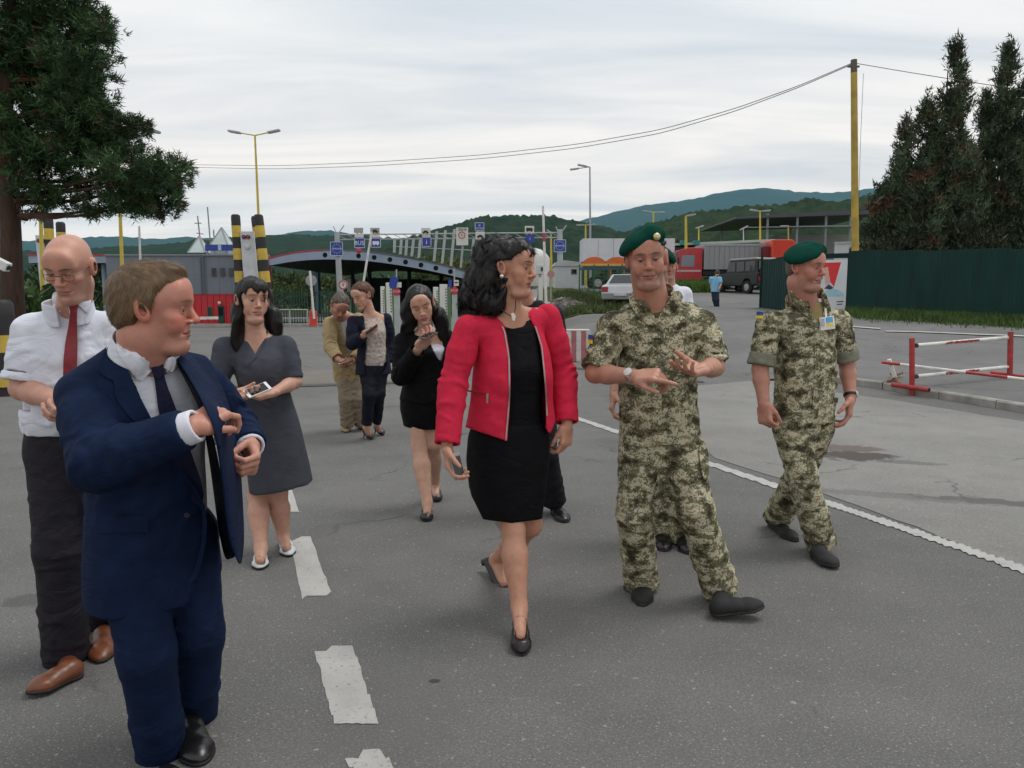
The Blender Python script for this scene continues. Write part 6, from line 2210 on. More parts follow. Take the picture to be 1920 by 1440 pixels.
def worn_paint(name, col, under, wear=.5):
	m, N, L, B = _nt(name)
	tc = N.new('ShaderNodeTexCoord')
	no = N.new('ShaderNodeTexNoise'); no.inputs['Scale'].default_value = 55; no.inputs['Detail'].default_value = 6; no.inputs['Roughness'].default_value = .7
	L.new(tc.outputs['Object'], no.inputs['Vector'])
	r = N.new('ShaderNodeMapRange'); r.inputs[1].default_value, r.inputs[2].default_value = .50 + .14 * (1 - wear), .62 + .14 * (1 - wear)
	L.new(no.outputs[0], r.inputs[0])
	x = N.new('ShaderNodeMix'); x.data_type = 'RGBA'
	L.new(r.outputs[0], x.inputs[0]); x.inputs[6].default_value = (*col, 1); x.inputs[7].default_value = (*under, 1)
	n2 = N.new('ShaderNodeTexNoise'); n2.inputs['Scale'].default_value = 6; n2.inputs['Detail'].default_value = 4
	L.new(tc.outputs['Object'], n2.inputs['Vector'])
	r2 = N.new('ShaderNodeMapRange'); r2.inputs[1].default_value, r2.inputs[2].default_value, r2.inputs[3].default_value, r2.inputs[4].default_value = .3, .7, .82, 1.06
	L.new(n2.outputs[0], r2.inputs[0])
	y = N.new('ShaderNodeMix'); y.data_type = 'RGBA'; y.blend_type = 'MULTIPLY'; y.inputs[0].default_value = 1
	L.new(x.outputs[2], y.inputs[6]); L.new(r2.outputs[0], y.inputs[7])
	L.new(y.outputs[2], B.inputs['Base Color']); B.inputs['Roughness'].default_value = .8
	bp = N.new('ShaderNodeBump'); bp.inputs['Strength'].default_value = .4; bp.inputs['Distance'].default_value = .01
	n3 = N.new('ShaderNodeTexNoise'); n3.inputs['Scale'].default_value = 90; n3.inputs['Detail'].default_value = 3
	L.new(tc.outputs['Object'], n3.inputs['Vector']); L.new(n3.outputs[0], bp.inputs['Height']); L.new(bp.outputs[0], B.inputs['Normal'])
	return m


def hill_mat(name, c0, c1, scale):
	m, N, L, B = _nt(name)
	tc = N.new('ShaderNodeTexCoord')
	a = N.new('ShaderNodeTexNoise'); a.inputs['Scale'].default_value = scale; a.inputs['Detail'].default_value = 9; a.inputs['Roughness'].default_value = .68
	L.new(tc.outputs['Object'], a.inputs['Vector'])
	cr = N.new('ShaderNodeValToRGB'); e = cr.color_ramp.elements
	e[0].position, e[0].color = .36, (*c0, 1); e[1].position, e[1].color = .66, (*c1, 1)
	L.new(a.outputs[0], cr.inputs[0]); L.new(cr.outputs[0], B.inputs['Base Color'])
	B.inputs['Roughness'].default_value = 1; B.inputs['Specular IOR Level'].default_value = .05
	MATS[name] = m
	return m


def ridge(name, D, prof, mat, depth, rough=0.0, foot=0.0, step=8, seed=0, px_amp=0.0):
	"""a hill whose skyline runs through the given photo points at distance D"""
	px = np.arange(prof[0][0], prof[-1][0] + 1, step, float)
	py = np.interp(px, [p[0] for p in prof], [p[1] for p in prof])
	k = np.hanning(9); k /= k.sum()
	py = np.convolve(np.pad(py, 4, mode='edge'), k, 'valid')
	r = np.random.default_rng(seed)
	rows = []
	ts = np.concatenate([np.linspace(0, 1, 26), [1.25, 1.6]])
	for t in ts:
		row = []
		for x_, y_ in zip(px, py):
			top = J(x_, y_, D)
			h = top[2] - foot
			if t <= 1:
				Yd = D - depth * (1 - t); z = foot + h * t ** .85
			else:
				Yd = D + depth * (t - 1); z = foot + h * (1 - (t - 1) * 1.2)
			row.append((top[0], Yd, z))
		rows.append(row)
	A = np.array(rows)
	if rough:
		B_ = A.reshape(-1, 3)
		w = wavy(B_, seed, rough * 26, 8) * .9 + wavy(B_, seed + 1, rough * 7, 8) * .5 + r.normal(size=len(B_)) * .5
		A[..., 2] += (w * rough).reshape(A.shape[:2]) * np.clip(ts / .3, 0, 1)[:, None]
	n, m = A.shape[:2]
	i = (np.arange(n - 1)[:, None] * m + np.arange(m - 1)[None]).ravel()
	Q = np.stack([i, i + 1, i + m + 1, i + m], -1)
	return tag(link(name, np_mesh(name, A.reshape(-1, 3), Q, True), None, mat), kind='structure')


# ------------------------------------------------------------------ foliage
def tufts(P, Dr, ln, wd, blades, cols, rng, spread=.8):
	"""needle or leaf sprays: P points, Dr main directions; returns triangles"""
	n = len(P)
	V, C = [], []
	for b in range(blades):
		d = Dr + rng.normal(size=(n, 3)) * spread
		d /= np.linalg.norm(d, axis=1, keepdims=True)
		s = np.cross(d, rng.normal(size=(n, 3))); s /= np.maximum(np.linalg.norm(s, axis=1, keepdims=True), 1e-6)
		l = ln * rng.uniform(.6, 1.25, (n, 1)); w = wd * rng.uniform(.7, 1.3, (n, 1))
		o = P + rng.normal(size=(n, 3)) * ln * .25
		V += [np.stack([o - s * w, o + s * w, o + d * l], 1)]
		C.append(np.repeat((cols * rng.uniform(.7, 1.3, (n, 1)))[:, None], 3, 1))
	V = np.concatenate(V).reshape(-1, 3); C = np.concatenate(C).reshape(-1, 3)
	return V, np.arange(len(V)).reshape(-1, 3), C


def leaf_mat(name='foliage'):
	if name in MATS: return MATS[name]
	m, N, L, B = _nt(name)
	at = N.new('ShaderNodeAttribute'); at.attribute_name = 'Col'
	L.new(at.outputs[0], B.inputs['Base Color'])
	B.inputs['Roughness'].default_value = .6; B.inputs['Specular IOR Level'].default_value = .25
	MATS[name] = m
	return m


def bark(name, c0, c1):
	return paint(name, c0, .9, .45, 9, .8, 30, stretch=(1, 1, .3))


def limb_tubes(mb, paths):
	for pts, r0, r1 in paths:
		k = len(pts)
		mb.tube(pts, [r0 + (r1 - r0) * i / (k - 1) for i in range(k)], 7)


def pine():
	Y = 15.0
	rng = np.random.default_rng(5)
	root = empty('pine_tree', tuple(base(22, Y)), 'tall pine with reddish trunk and spreading needle boughs at the left edge', 'tree')
	o = np.array(root.location)
	W = lambda px, py, dy=0: J(px, py, Y + dy)
	tr = [base(24, Y, -.1), W(24, 560), W(20, 430), W(14, 320), W(8, 200), W(16, 90), W(24, -40), W(28, -200)]
	mb = MB(); mb.tube([p - o for p in tr], [.22, .20, .18, .165, .145, .12, .09, .05], 12)
	mb.build('trunk', bark('pine_bark', (.050, .026, .017), None), root, True)
	masses = [(95, 30, 95, 60, .9), (160, 40, 45, 40, .8), (60, 120, 70, 60, 1.2), (120, 150, 62, 60, 1.0), (185, 60, 28, 22, .5), (150, 200, 60, 55, 1.0), (90, 235, 80, 60, 1.3), (170, 215, 45, 38, .8),
			  (215, 230, 45, 24, .7), (255, 238, 28, 16, .5), (205, 275, 55, 40, .9), (130, 280, 60, 40, 1.1), (245, 318, 58, 40, 1.0), (300, 335, 48, 34, .9), (325, 312, 30, 22, .6), (190, 345, 62, 32, 1.0), (290, 380, 52, 28, .8), (235, 385, 55, 24, .8),
			  (120, 372, 45, 22, .8), (60, 350, 40, 30, .9), (40, 395, 40, 16, .7), (20, 60, 60, 80, 1.0), (-60, 100, 80, 90, 1.5), (-70, 250, 80, 90, 1.5), (25, 260, 40, 60, 1.3), (40, -60, 90, 60, 1.2), (170, 400, 20, 10, .4), (110, 90, 80, 50, 1.0), (150, 120, 70, 40, .9), (60, 190, 70, 50, 1.0), (180, 260, 70, 40, .9), (270, 350, 60, 34, .8), (80, 300, 60, 34, 1.0)]
	limbs = []
	P, Dr = [], []
	for mx, my, rx, ry, dz in masses:
		c = W(mx, my, rng.uniform(-.5, .9)); s = Y / F
		# a limb from the trunk into the mass
		ty = min(my + 30, 405)
		a = np.array([np.interp(ty, [-200, -40, 90, 200, 320, 430, 560], [q[i] for q in tr[:0:-1]]) for i in range(3)])
		m1 = a * .55 + c * .45 + np.array([0, 0, -.05]) + rng.normal(size=3) * .1
		limbs.append(([a - o, m1 - o, c - o], .035 + .02 * rx / 60, .012))
		n = int(rx * ry * .060) + 12
		u = rng.normal(size=(n, 3)); u /= np.linalg.norm(u, axis=1, keepdims=True)
		rr = rng.uniform(.12, 1, (n, 1)) ** .5
		q = c + u * rr * np.array([rx * s, dz, ry * s])
		# branchlets: group tufts into sprays so gaps stay open
		P.append(q); Dr.append(u * np.array([1, 1, .4]) + np.array([.25, -.1, .45]))
		for _ in range(4):
			k = rng.integers(0, n)
			limbs.append(([c - o, (c + q[k]) / 2 - o + rng.normal(size=3) * .05, q[k] - o], .014, .005))
	P = np.concatenate(P); Dr = np.concatenate(Dr)
	keep = wavy(P, 12, .42, 8) > -.55
	P, Dr = P[keep], Dr[keep]
	# each point becomes a small shoot with two or three tufts
	sel = rng.random(len(P)) < .85
	P, Dr = P[sel], Dr[sel]
	P = np.concatenate([P, P + rng.normal(size=P.shape) * .055, P + rng.normal(size=P.shape) * .055]); Dr = np.concatenate([Dr] * 3)
	base_c = np.array([.036, .076, .026]) * (1 + .38 * wavy(P, 3, .7, 6))[:, None].clip(.4, 1.8)
	br = rng.random(len(P)) < .05
	base_c[br] = (.07, .045, .02)
	V, T, C = tufts(P, Dr, .13, .011, 13, base_c, rng, 1.1)
	link('crown', np_mesh('crown', V, T, False, C, o), root, leaf_mat())
	mb = MB(); limb_tubes(mb, limbs)
	mb.build('limbs', bark('pine_limb', (.075, .035, .022), None), root, True)


def conifer(px, Y, top_py, foot_py, wpx, plumes, label, seed, group, brown=.25):
	rng = np.random.default_rng(seed)
	b = base(px, Y)
	root = empty('conifer_tree', tuple(b), label, 'tree', group)
	s = Y / F
	H = zat(top_py, Y) - b[2]
	mb = MB(); mb.tube([(0, 0, -.1), (.05, 0, H * .4), (0, .05, H * .93)], [.16, .11, .02], 9)
	limbs = []
	P, Dr, Cc = [], [], []
	for (dx, tpy, w, y0) in plumes:             # each plume: offset px, its own top row, half width px, start row
		zt = zat(tpy, Y) - b[2]; z0 = max(zat(y0, Y) - b[2], .3)
		nc = int((zt - z0) * w * s * 7) + 8; m = 20; w = w * .80
		t = np.repeat(rng.uniform(0, 1, nc) ** .95, m); n = nc * m
		ph = np.repeat(rng.uniform(0, 6.283, nc), m)
		dd = rng.normal(0, .25)
		prof = w * s * (np.clip((1 - t) * 1.6, 0, 1) ** .72) * (.55 + .45 * np.clip(t / .2, 0, 1))
		rr = prof * np.repeat(rng.uniform(.2, 1.12, nc), m) ** .7
		q = np.stack([dx * s * (1 - .12 * t) + rr * np.cos(ph), dd + rr * np.sin(ph) * .95, z0 + (zt - z0) * t], 1) + rng.normal(size=(n, 3)) * (.13, .13, .24)
		P.append(q); Dr.append(np.stack([np.cos(ph) * .55, np.sin(ph) * .55, np.full(n, .9)], 1))
		limbs.append(([(0, 0, z0 * .6), (dx * s * .8, dd, z0 + (zt - z0) * .3), (dx * s * .9, dd, z0 + (zt - z0) * .9)], .06, .01))
	P = np.concatenate(P); Dr = np.concatenate(Dr)
	g = np.array([.060, .088, .048]) * (1 + .35 * wavy(P, seed + 2, .9, 6))[:, None].clip(.45, 1.7)
	w = np.clip(wavy(P, seed + 4, 1.1, 6) * 1.2 - (.95 - brown), 0, 1)[:, None] * np.clip(1.3 - P[:, 2:3] / H, 0, 1)
	c = g * (1 - w) + np.array([.13, .058, .034]) * w
	V, T, C = tufts(P, Dr, .24, .028, 8, c, rng, .6)
	limb_tubes(mb, limbs)
	mb.build('trunk', bark('conifer_bark', (.06, .045, .035), None), root, True)
	link('crown', np_mesh('crown', V, T, False, C), root, leaf_mat())


def bush_mesh(rng, n, r, cols, ln=.3, wd=.07, blades=6):
	u = rng.normal(size=(n, 3)); u /= np.linalg.norm(u, axis=1, keepdims=True)
	q = u * rng.uniform(.45, 1, (n, 1)) ** .5 * np.asarray(r) * (1 + .25 * wavy(u, 7, 1.2, 6))[:, None]
	q[:, 2] += r[2] * .9
	q = q[q[:, 2] > .02]
	c = np.asarray(cols)[None] * (1 + .4 * wavy(q, 9, max(r) * .6, 6))[:, None].clip(.4, 1.8)
	return tufts(q, q / np.linalg.norm(q, axis=1, keepdims=True) + (0, 0, .4), ln, wd, blades, c, rng, .7)


def text_mesh(s, size, depth=.004):
	cu = bpy.data.curves.new('lettering', 'FONT')
	cu.body = s; cu.size = size; cu.align_x = 'CENTER'; cu.align_y = 'CENTER'; cu.extrude = depth; cu.resolution_u = 2
	o = bpy.data.objects.new('lettering', cu); COL.objects.link(o)
	dg = bpy.context.evaluated_depsgraph_get()
	me = bpy.data.meshes.new_from_object(o.evaluated_get(dg))
	bpy.data.objects.remove(o)
	return me


def letter(s, size, mat, parent, loc, face=(0, -1, 0), name='lettering', squash=1.0):
	"""lettering standing upright, read from the side 'face' points to"""
	o = link(name, text_mesh(s, size), parent, mat, loc)
	f = unit(face)
	o.rotation_euler = (math.pi / 2, 0, math.atan2(f[0], -f[1]))
	o.scale = (squash, 1, 1)
	return o


def ground_all():
	kerb_px = [(1540, 716), (1600, 722), (1670, 733), (1745, 746), (1830, 760), (1920, 775), (2100, 806)]
	st_main = []
	a = GG(1600, 855); st_main.append((a[0], a[1], .42, .24, -.2, (.065, .055, .050), .9))
	c = GG(1596, 842); st_main.append((c[0], c[1], .34, .17, -.2, (.135, .100, .088), .85))
	c = GG(1702, 868); st_main.append((c[0], c[1], .30, .10, -.2, (.10, .10, .095), .6))
	c = GG(1870, 945); st_main.append((c[0], c[1], .55, .10, -.35, (.085, .08, .075), .75))
	c = GG(1700, 935); st_main.append((c[0], c[1], 1.1, .10, -.33, (.12, .118, .112), .5))
	c = GG(815, 1280); st_main.append((c[0], c[1], .022, .016, 0, (.03, .025, .02), .95))
	c = GG(60, 1130); st_main.append((c[0], c[1], .14, .10, 0, (.07, .068, .064), .6))
	c = GG(740, 1350); st_main.append((c[0], c[1], .25, .5, 0, (.12, .118, .112), .3))
	road = asphalt('road_asphalt', (.128, .126, .120), (.178, .174, .164), .6, st_main, cracks=.8)
	soil = hill_mat('field_grass', (.035, .05, .016), (.085, .10, .038), .12)
	xs = np.concatenate([np.linspace(-4000, -60, 14), np.linspace(-50, 50, 41), np.linspace(60, 4000, 14)])
	ys = np.concatenate([np.linspace(-40, 100, 57), np.linspace(110, 400, 12), np.linspace(500, 9000, 12)])
	sheet('ground', xs, ys, soil, -.06)
	sheet('road', np.linspace(-32, 9.5, 84), np.linspace(-6, 74, 161), road, 0.0)
	# lighter old apron between the edge line and the kerb
	pad = asphalt('apron_asphalt', (.205, .20, .188), (.265, .258, .242), .35, st_main[:5], cracks=.7)
	lp = [(1170, 700), (1340, 860), (1480, 905), (1640, 962), (1800, 1022), (2100, 1140), (2100, 812), (1920, 792), (1745, 763), (1670, 750), (1570, 737), (1440, 700), (1300, 668), (1180, 668)]
	tag(poly_sheet('apron', lp, pad, .004), kind='structure')
	ob = poly_sheet('road_patch', [(470, 722), (560, 721), (660, 719), (770, 714), (770, 690), (640, 694), (470, 698)], asphalt('patch_asphalt', (.16, .145, .125), (.20, .185, .165), .3), .004)
	tag(ob, kind='structure')
	tag(poly_sheet('road_joint', [(400, 724), (560, 723), (700, 719), (770, 716), (770, 719), (700, 722), (560, 726.5), (400, 727)], paint('tar', (.05, .048, .045), .8), .010), kind='structure')
	tag(poly_sheet('road_joint', [(1080, 690), (1180, 700), (1320, 716), (1320, 719), (1180, 703), (1080, 693)], paint('tar', (.05, .048, .045), .8), .010), kind='structure')
	# raised lot behind the kerb
	lot = asphalt('lot_asphalt', (.135, .135, .132), (.185, .183, .178), .4, cracks=.6)
	kp = [GG(*p) for p in kerb_px]
	xs = np.linspace(kp[0][0] - 1.2, 26, 60);
	V, Q = [], []
	for i, x in enumerate(xs):
		ky = float(np.interp(x, [p[0] for p in kp], [p[1] for p in kp]))
		for t in np.linspace(0, 1, 70) ** 1.5:
			y = ky + .07 + t * (62 - ky)
			V.append((x, y, float(gz(x, y)) + .105 * (1 if x > kp[0][0] else max(0, 1 - (kp[0][0] - x) / 1.2))))
	n = 70
	for i in range(len(xs) - 1):
		for j in range(n - 1): Q.append((i * n + j, (i + 1) * n + j, (i + 1) * n + j + 1, i * n + j + 1))
	tag(link('parking_lot', np_mesh('parking_lot', np.array(V), np.array(Q)), None, lot), kind='structure')
	# kerb of separate stones
	conc = paint('kerb_concrete', (.27, .26, .235), .9, .25, 5, .4, 60, dirt=.5)
	kr = empty('kerb', tuple(kp[0])); kr['kind'] = 'structure'
	o = np.array(kr.location)
	seg = []
	L_ = [0]
	for a, b in zip(kp[:-1], kp[1:]): L_.append(L_[-1] + np.linalg.norm(b - a))
	at = lambda s: np.array([np.interp(s, L_, [p[i] for p in kp]) for i in range(3)])
	s = 0
	while s < L_[-1] - .3:
		a, b = at(s), at(min(s + .985, L_[-1])); u = unit(b - a); w = np.cross(u, [0, 0, 1.0])
		if w[1] < 0: w = -w
		z = np.array([0, 0, 1.0])
		j = RNG.uniform(-.006, .006, 2)
		MB().prism([a - o - z * .08 + w * j[0], a - o + z * (.092 + j[1]) + w * j[0], a - o + z * (.112 + j[1]) + w * .02, a - o + z * (.112 + j[1]) + w * .13, a - o - z * .08 + w * .13], b - a).build('kerb_stone', conc, kr)
		s += 1.0
	# painted lines
	wp = worn_paint('line_paint', (.43, .42, .395), (.16, .157, .148), .45)
	wt = worn_paint('line_paint_worn', (.42, .41, .385), (.16, .157, .148), .7)
	ln = [(1060, 775), (1200, 822), (1340, 870), (1480, 917), (1640, 970), (1800, 1024), (1960, 1080)]
	lo = [(1960, 1094), (1800, 1036), (1640, 981), (1480, 927), (1340, 879), (1200, 830), (1060, 781)]
	tag(poly_sheet('edge_line', ln + lo, wp, .006, step=6, jit=.002), kind='structure')
	for q in ([(590, 1226), (622, 1220), (661, 1215), (684, 1287), (709, 1361), (670, 1366), (628, 1372), (610, 1300)], [(545, 1017), (566, 1009), (583, 1009), (601, 1062), (621, 1117), (594, 1122), (566, 1126), (555, 1070)],
			  [(521, 918), (544, 912), (554, 940), (561, 963), (537, 964), (529, 940)], [(509, 856), (528, 853), (538, 880), (518, 884)]):
		tag(poly_sheet('lane_dash', q, wp, .003, step=9, jit=.0015), kind='structure')
	tag(poly_sheet('lane_dash', [(650, 1432), (672, 1426), (690, 1418), (722, 1424), (736, 1445), (750, 1500), (680, 1510)], wt, .003, step=9, jit=.003), kind='structure')
	tag(poly_sheet('bay_line', [(1660, 629), (1720, 630), (1830, 635), (1960, 640), (1960, 642.5), (1830, 637), (1720, 632), (1660, 631)], wp, .13), kind='structure')
	tag(poly_sheet('bay_line', [(1590, 619), (1650, 624), (1650, 626), (1590, 621)], wp, .13), kind='structure')
	# far kerb on the left, gravel heap and grass
	fk = paint('pale_kerb', (.36, .345, .32), .9, .2, 4)
	mb = MB(); mb.box((base(330, 41)[0], 40.6, 0), (base(720, 41)[0], 41.0, .14)); tag(mb.build('far_kerb', fk), kind='structure')
	rng = np.random.default_rng(3)
	gc = np.array(GG(1062, 590));
	pos = rng.normal(size=(900, 3)) * np.array([1.1, .9, .1]); r2 = np.hypot(pos[:, 0], pos[:, 1])
	pos[:, 2] = np.clip(.62 - .34 * r2, 0, 1)
	mb = MB()
	for p in pos:
		k = rng.uniform(.04, .11); R = rng.normal(size=(3, 3)); R, _ = np.linalg.qr(R)
		mb.obox(gc + (.0, 1.5, 0) + p, R[0] * k, R[1] * k * .8, R[2] * k * .6)
	tag(mb.build('gravel', paint('rubble', (.14, .125, .11), .95, .4, 3)), 'low heap of grey rubble beside the grass bank', kind='stuff')
	# grass: bank beyond the road and the verge below the green fence
	P = []
	fa, fb = base(1585, 26.8), base(1990, 22.6)
	for _ in range(15000):
		t = rng.random(); w = abs(rng.normal(0, 1.0)); q = fa + (fb - fa) * t
		x, y = q[0] - .3 * w, q[1] - .15 - w
		P.append((x, y, float(gz(x, y)) + .10))
	P = np.array(P)
	w = np.clip((fa + (fb - fa) * .5)[1] - P[:, 1], 0, 9)
	V, T, C = tufts(P, np.tile((0, 0, 1.0), (len(P), 1)), .20, .012, 3, np.array([.06, .105, .024]) * (1 + .35 * wavy(P, 4, .9)[:, None]).clip(.5, 1.8), rng, .35)
	tag(link('grass', np_mesh('grass', V, T, False, C), None, leaf_mat()), kind='stuff')
	P = []
	for _ in range(9000):
		px = rng.uniform(1040, 1260); Y = rng.uniform(26, 44)
		b = base(px, Y); P.append(b + (0, 0, 0))
	P = np.array(P); P = P[(P[:, 0] < 6.4) & (P[:, 1] > 29 - .3 * P[:, 0])]
	V, T, C = tufts(P, np.tile((0, 0, 1.0), (len(P), 1)), .28, .02, 3, np.array([.06, .085, .026]) * (1 + .4 * wavy(P, 4, 1.6)[:, None]).clip(.5, 1.8), rng, .4)
	tag(link('grass_bank', np_mesh('grass_bank', V, T, False, C), None, leaf_mat()), kind='stuff')
	sheet('bank', np.linspace(1.2, 6.4, 12), np.linspace(28, 60, 30), soil, .03)
	P = []
	for _ in range(3500):
		px = rng.uniform(1262, 1335); Y = rng.uniform(44, 52); P.append(base(px, Y) + (0, 0, .1))
	P = np.array(P)
	V, T, C = tufts(P, np.tile((0, 0, 1.0), (len(P), 1)), .5, .05, 3, np.array([.085, .15, .03]) * (1 + .3 * wavy(P, 4, 1.6)[:, None]).clip(.5, 1.8), rng, .4)
	tag(link('lawn_grass', np_mesh('lawn_grass', V, T, False, C), None, leaf_mat()), kind='stuff')
	sheet('lawn', np.linspace(base(1240, 48)[0], base(1345, 48)[0], 8), np.linspace(43.5, 56, 14), soil, .12)


def hills():
	f1 = hill_mat('forest_far', (.008, .019, .010), (.024, .042, .017), .035)
	f2 = hill_mat('forest_near', (.008, .018, .008), (.032, .052, .018), .05)
	mt = hill_mat('mountain_forest', (.016, .030, .018), (.026, .042, .024), .0012)
	ridge('hills', 1500, [(-300, 470), (100, 470), (300, 459), (430, 447), (520, 441), (640, 441), (740, 447), (860, 452), (1000, 460)], f1, 700, 2.0, -2, step=5, seed=3)
	ridge('hills', 900, [(700, 470), (760, 447), (830, 427), (900, 408), (960, 401), (1020, 404), (1080, 412), (1150, 430), (1250, 452), (1320, 470)], f1, 420, 1.7, -2, step=4, seed=4)
	ridge('hills', 620, [(1120, 462), (1180, 432), (1230, 414), (1320, 396), (1450, 384), (1600, 372), (1900, 366), (2300, 380)], f2, 330, 1.7, 2, step=5, seed=5)
	ridge('mountain', 7200, [(900, 470), (1020, 430), (1110, 408), (1200, 388), (1300, 372), (1390, 355), (1425, 352), (1480, 358), (1560, 363), (1640, 352), (1760, 366), (2300, 420)], mt, 2500, 6, -20, step=10, seed=6)
	ridge('mountain', 6200, [(-500, 450), (-100, 440), (60, 452), (150, 446), (220, 443), (290, 449), (335, 444), (400, 446), (470, 452), (520, 440), (580, 432), (630, 434), (700, 446), (800, 460)], mt, 2000, 4, -20, step=10, seed=7)
	rng = np.random.default_rng(9)
	# woods at the foot of the hills: one mass of crowns
	V, T, C, n = [], [], [], 0
	for i in range(420):
		if i < 300: px, Y = rng.uniform(1130, 1980), rng.uniform(150, 420)
		else: px, Y = rng.uniform(-150, 900), rng.uniform(180, 420)
		b = base(px, Y); h = rng.uniform(5, 9); w = rng.uniform(3, 5.5)
		v, t, c = bush_mesh(rng, 34, (w, w, h * .55), np.array([.034, .056, .018]) * rng.uniform(.6, 1.5) * np.array([rng.uniform(.8, 1.3), 1, 1]), 2.4, .9, 3)
		V.append(v + b); T.append(t + n); C.append(c); n += len(v)
	tag(link('woods', np_mesh('woods', np.concatenate(V), np.concatenate(T), False, np.concatenate(C)), None, leaf_mat()), kind='stuff')


def haze():
	m, N, L, B = _nt('haze_air')
	N.remove(B)
	v = N.new('ShaderNodeVolumePrincipled')
	v.inputs['Color'].default_value = (.34, .76, 1.0, 1)
	v.inputs['Density'].default_value = 4.6e-5
	v.inputs['Anisotropy'].default_value = 0.0
	L.new(v.outputs[0], N['Material Output'].inputs['Volume'])
	MB().box((-9000, -80, -60), (9000, 9800, 1110)).build('haze', m)['kind'] = 'stuff'
# ------------------------------------------------------------------ structures and street things
def xy(px, Y):
	return float(ray(px, 560)[0] * Y)


def post(root, name, mat, px0, py0, px1, py1, Y, r0, r1=None, n=8):
	"""straight post between two photo points at one distance, as a part of root"""
	o = np.array(root.location)
	a, b = J(px0, py0, Y) - o, J(px1, py1, Y) - o
	return MB().tube([a, b], [r0, r1 if r1 is not None else r0], n).build(name, mat, root, True)


def grounded(name, px, Y, label, cat, group=None):
	return empty(name, tuple(base(px, Y)), label, cat, group)


def lamp(px, Y, top, px_top, heads, label, col, r=.09, group='street lamps'):
	"""lamp post standing at px; heads: photo points of the lamp heads joined to the pole top"""
	e = grounded('street_lamp', px, Y, label, 'street lamp', group)
	o = np.array(e.location)
	m = paint('lamp_' + col[0], col[1], .5, .12, 3)
	t = J(px_top, top, Y) - o
	MB().tube([(0, 0, -.1), t * .5, t], [r, r * .8, r * .55], 8).build('pole', m, e, True)
	hm = paint('lamp_head', (.33, .34, .35), .4, .1, 5)
	for hx, hy in heads:
		h = J(hx, hy, Y) - o
		a = unit(h - t)
		MB().tube([t, h - a * .3], r * .35, 6).build('arm', m, e, True)
		b = MB().obox(h - a * .05, a * .36, np.array([0, .15, 0]), np.cross(a, [0, 1, 0]) * .055).build('lamp_head', hm, e, bevel=.03)
		MB().obox(h - a * .0 - np.array([0, 0, .06]), a * .24, np.array([0, .11, 0]), np.array([0, 0, .012])).build('glass', paint('lamp_glass', (.5, .5, .48), .2), b)
	return e


def pillar_pair(pxs, top, label_side, box_px, Y=40.0):
	yl, bk = paint('pillar_yellow', (.56, .40, .06), .6, .15, 3, dirt=.35), paint('pillar_black', (.018, .016, .018), .6, .2, 3)
	for i, (pt, pb, py_top, YY, txt) in enumerate(pxs):
		e = grounded('striped_pillar', pb, YY, txt, 'pillar', 'black and yellow striped pillars')
		o = np.array(e.location)
		t = J(pt, py_top, YY) - o
		n = 10; r = .235
		for k in range(n):
			a, b = t * (1 - k / n), t * (1 - (k + 1) / n)
			mb = MB()
			if k == 0: mb.tube([b, a - (0, 0, .14), a - (0, 0, .04), a], [r, r, r * .9, r * .6], 14)
			else: mb.tube([b, a], r, 14)
			mb.build('band', bk if k % 2 == 0 else yl, e, True)
	# white signal board between the pillars
	(x0, x1, y0, y1, xb0, xb1) = box_px
	e = grounded('signal_board', (xb0 + xb1) / 2, Y - .1, label_side, 'signal', 'white signal boards')
	o = np.array(e.location); z0 = 1.0
	wm = paint('signal_white', (.56, .59, .64), .55, .08, 3, dirt=.2)
	P0 = [J(x0, y0, Y - .1) - o, J(x1, y0, Y - .1) - o, J(xb1, y1, Y - .1) - o, J(xb0, y1, Y - .1) - o]
	MB().prism(P0, (0, .16, 0)).build('board', wm, e)
	lo = (P0[2] + P0[3]) / 2
	MB().tube([(lo[0], .08, lo[2]), (lo[0], .08, -.1)], .07, 8).build('post', wm, e, True)
	for fx in (.30, .62):
		c = P0[0] * (1 - fx) + P0[1] * fx + np.array([0, -.02, -.28])
		MB().lathe([(.10, 0), (.105, .10), (.085, .11)], c + np.array([0, .03, 0]), 14, (0, -1, 0)).build('lamp_hood', paint('hood_black', (.02, .02, .02), .5), e, True)
		MB().lathe([(.085, 0), (.06, .025)], c + np.array([0, -.085, 0]), 14, (0, -1, 0)).build('red_lens', paint('lens_red', (.22, .008, .02), .2), e, True)
	c = (P0[0] + P0[1]) / 2 + np.array([0.03, -.03, -.78])
	MB().lathe([(.14, 0), (.14, .05), (.11, .07)], c, 14, (0, -1, 0)).build('siren', paint('siren_grey', (.52, .54, .5), .5), e, True)


def fence_leaf(name, label, a, b, h, mat, post_mat, group=None, step=.18, gap=0.0):
	"""upright-sheet fence from a to b: ribbed panels and posts, each its own part"""
	a, b = np.asarray(a, float), np.asarray(b, float)
	e = empty(name, tuple(a), label, 'fence', group)
	L = np.linalg.norm((b - a)[:2]); u = unit((b - a) * (1, 1, 0)); w = np.array([-u[1], u[0], 0])
	return e, L, u, w


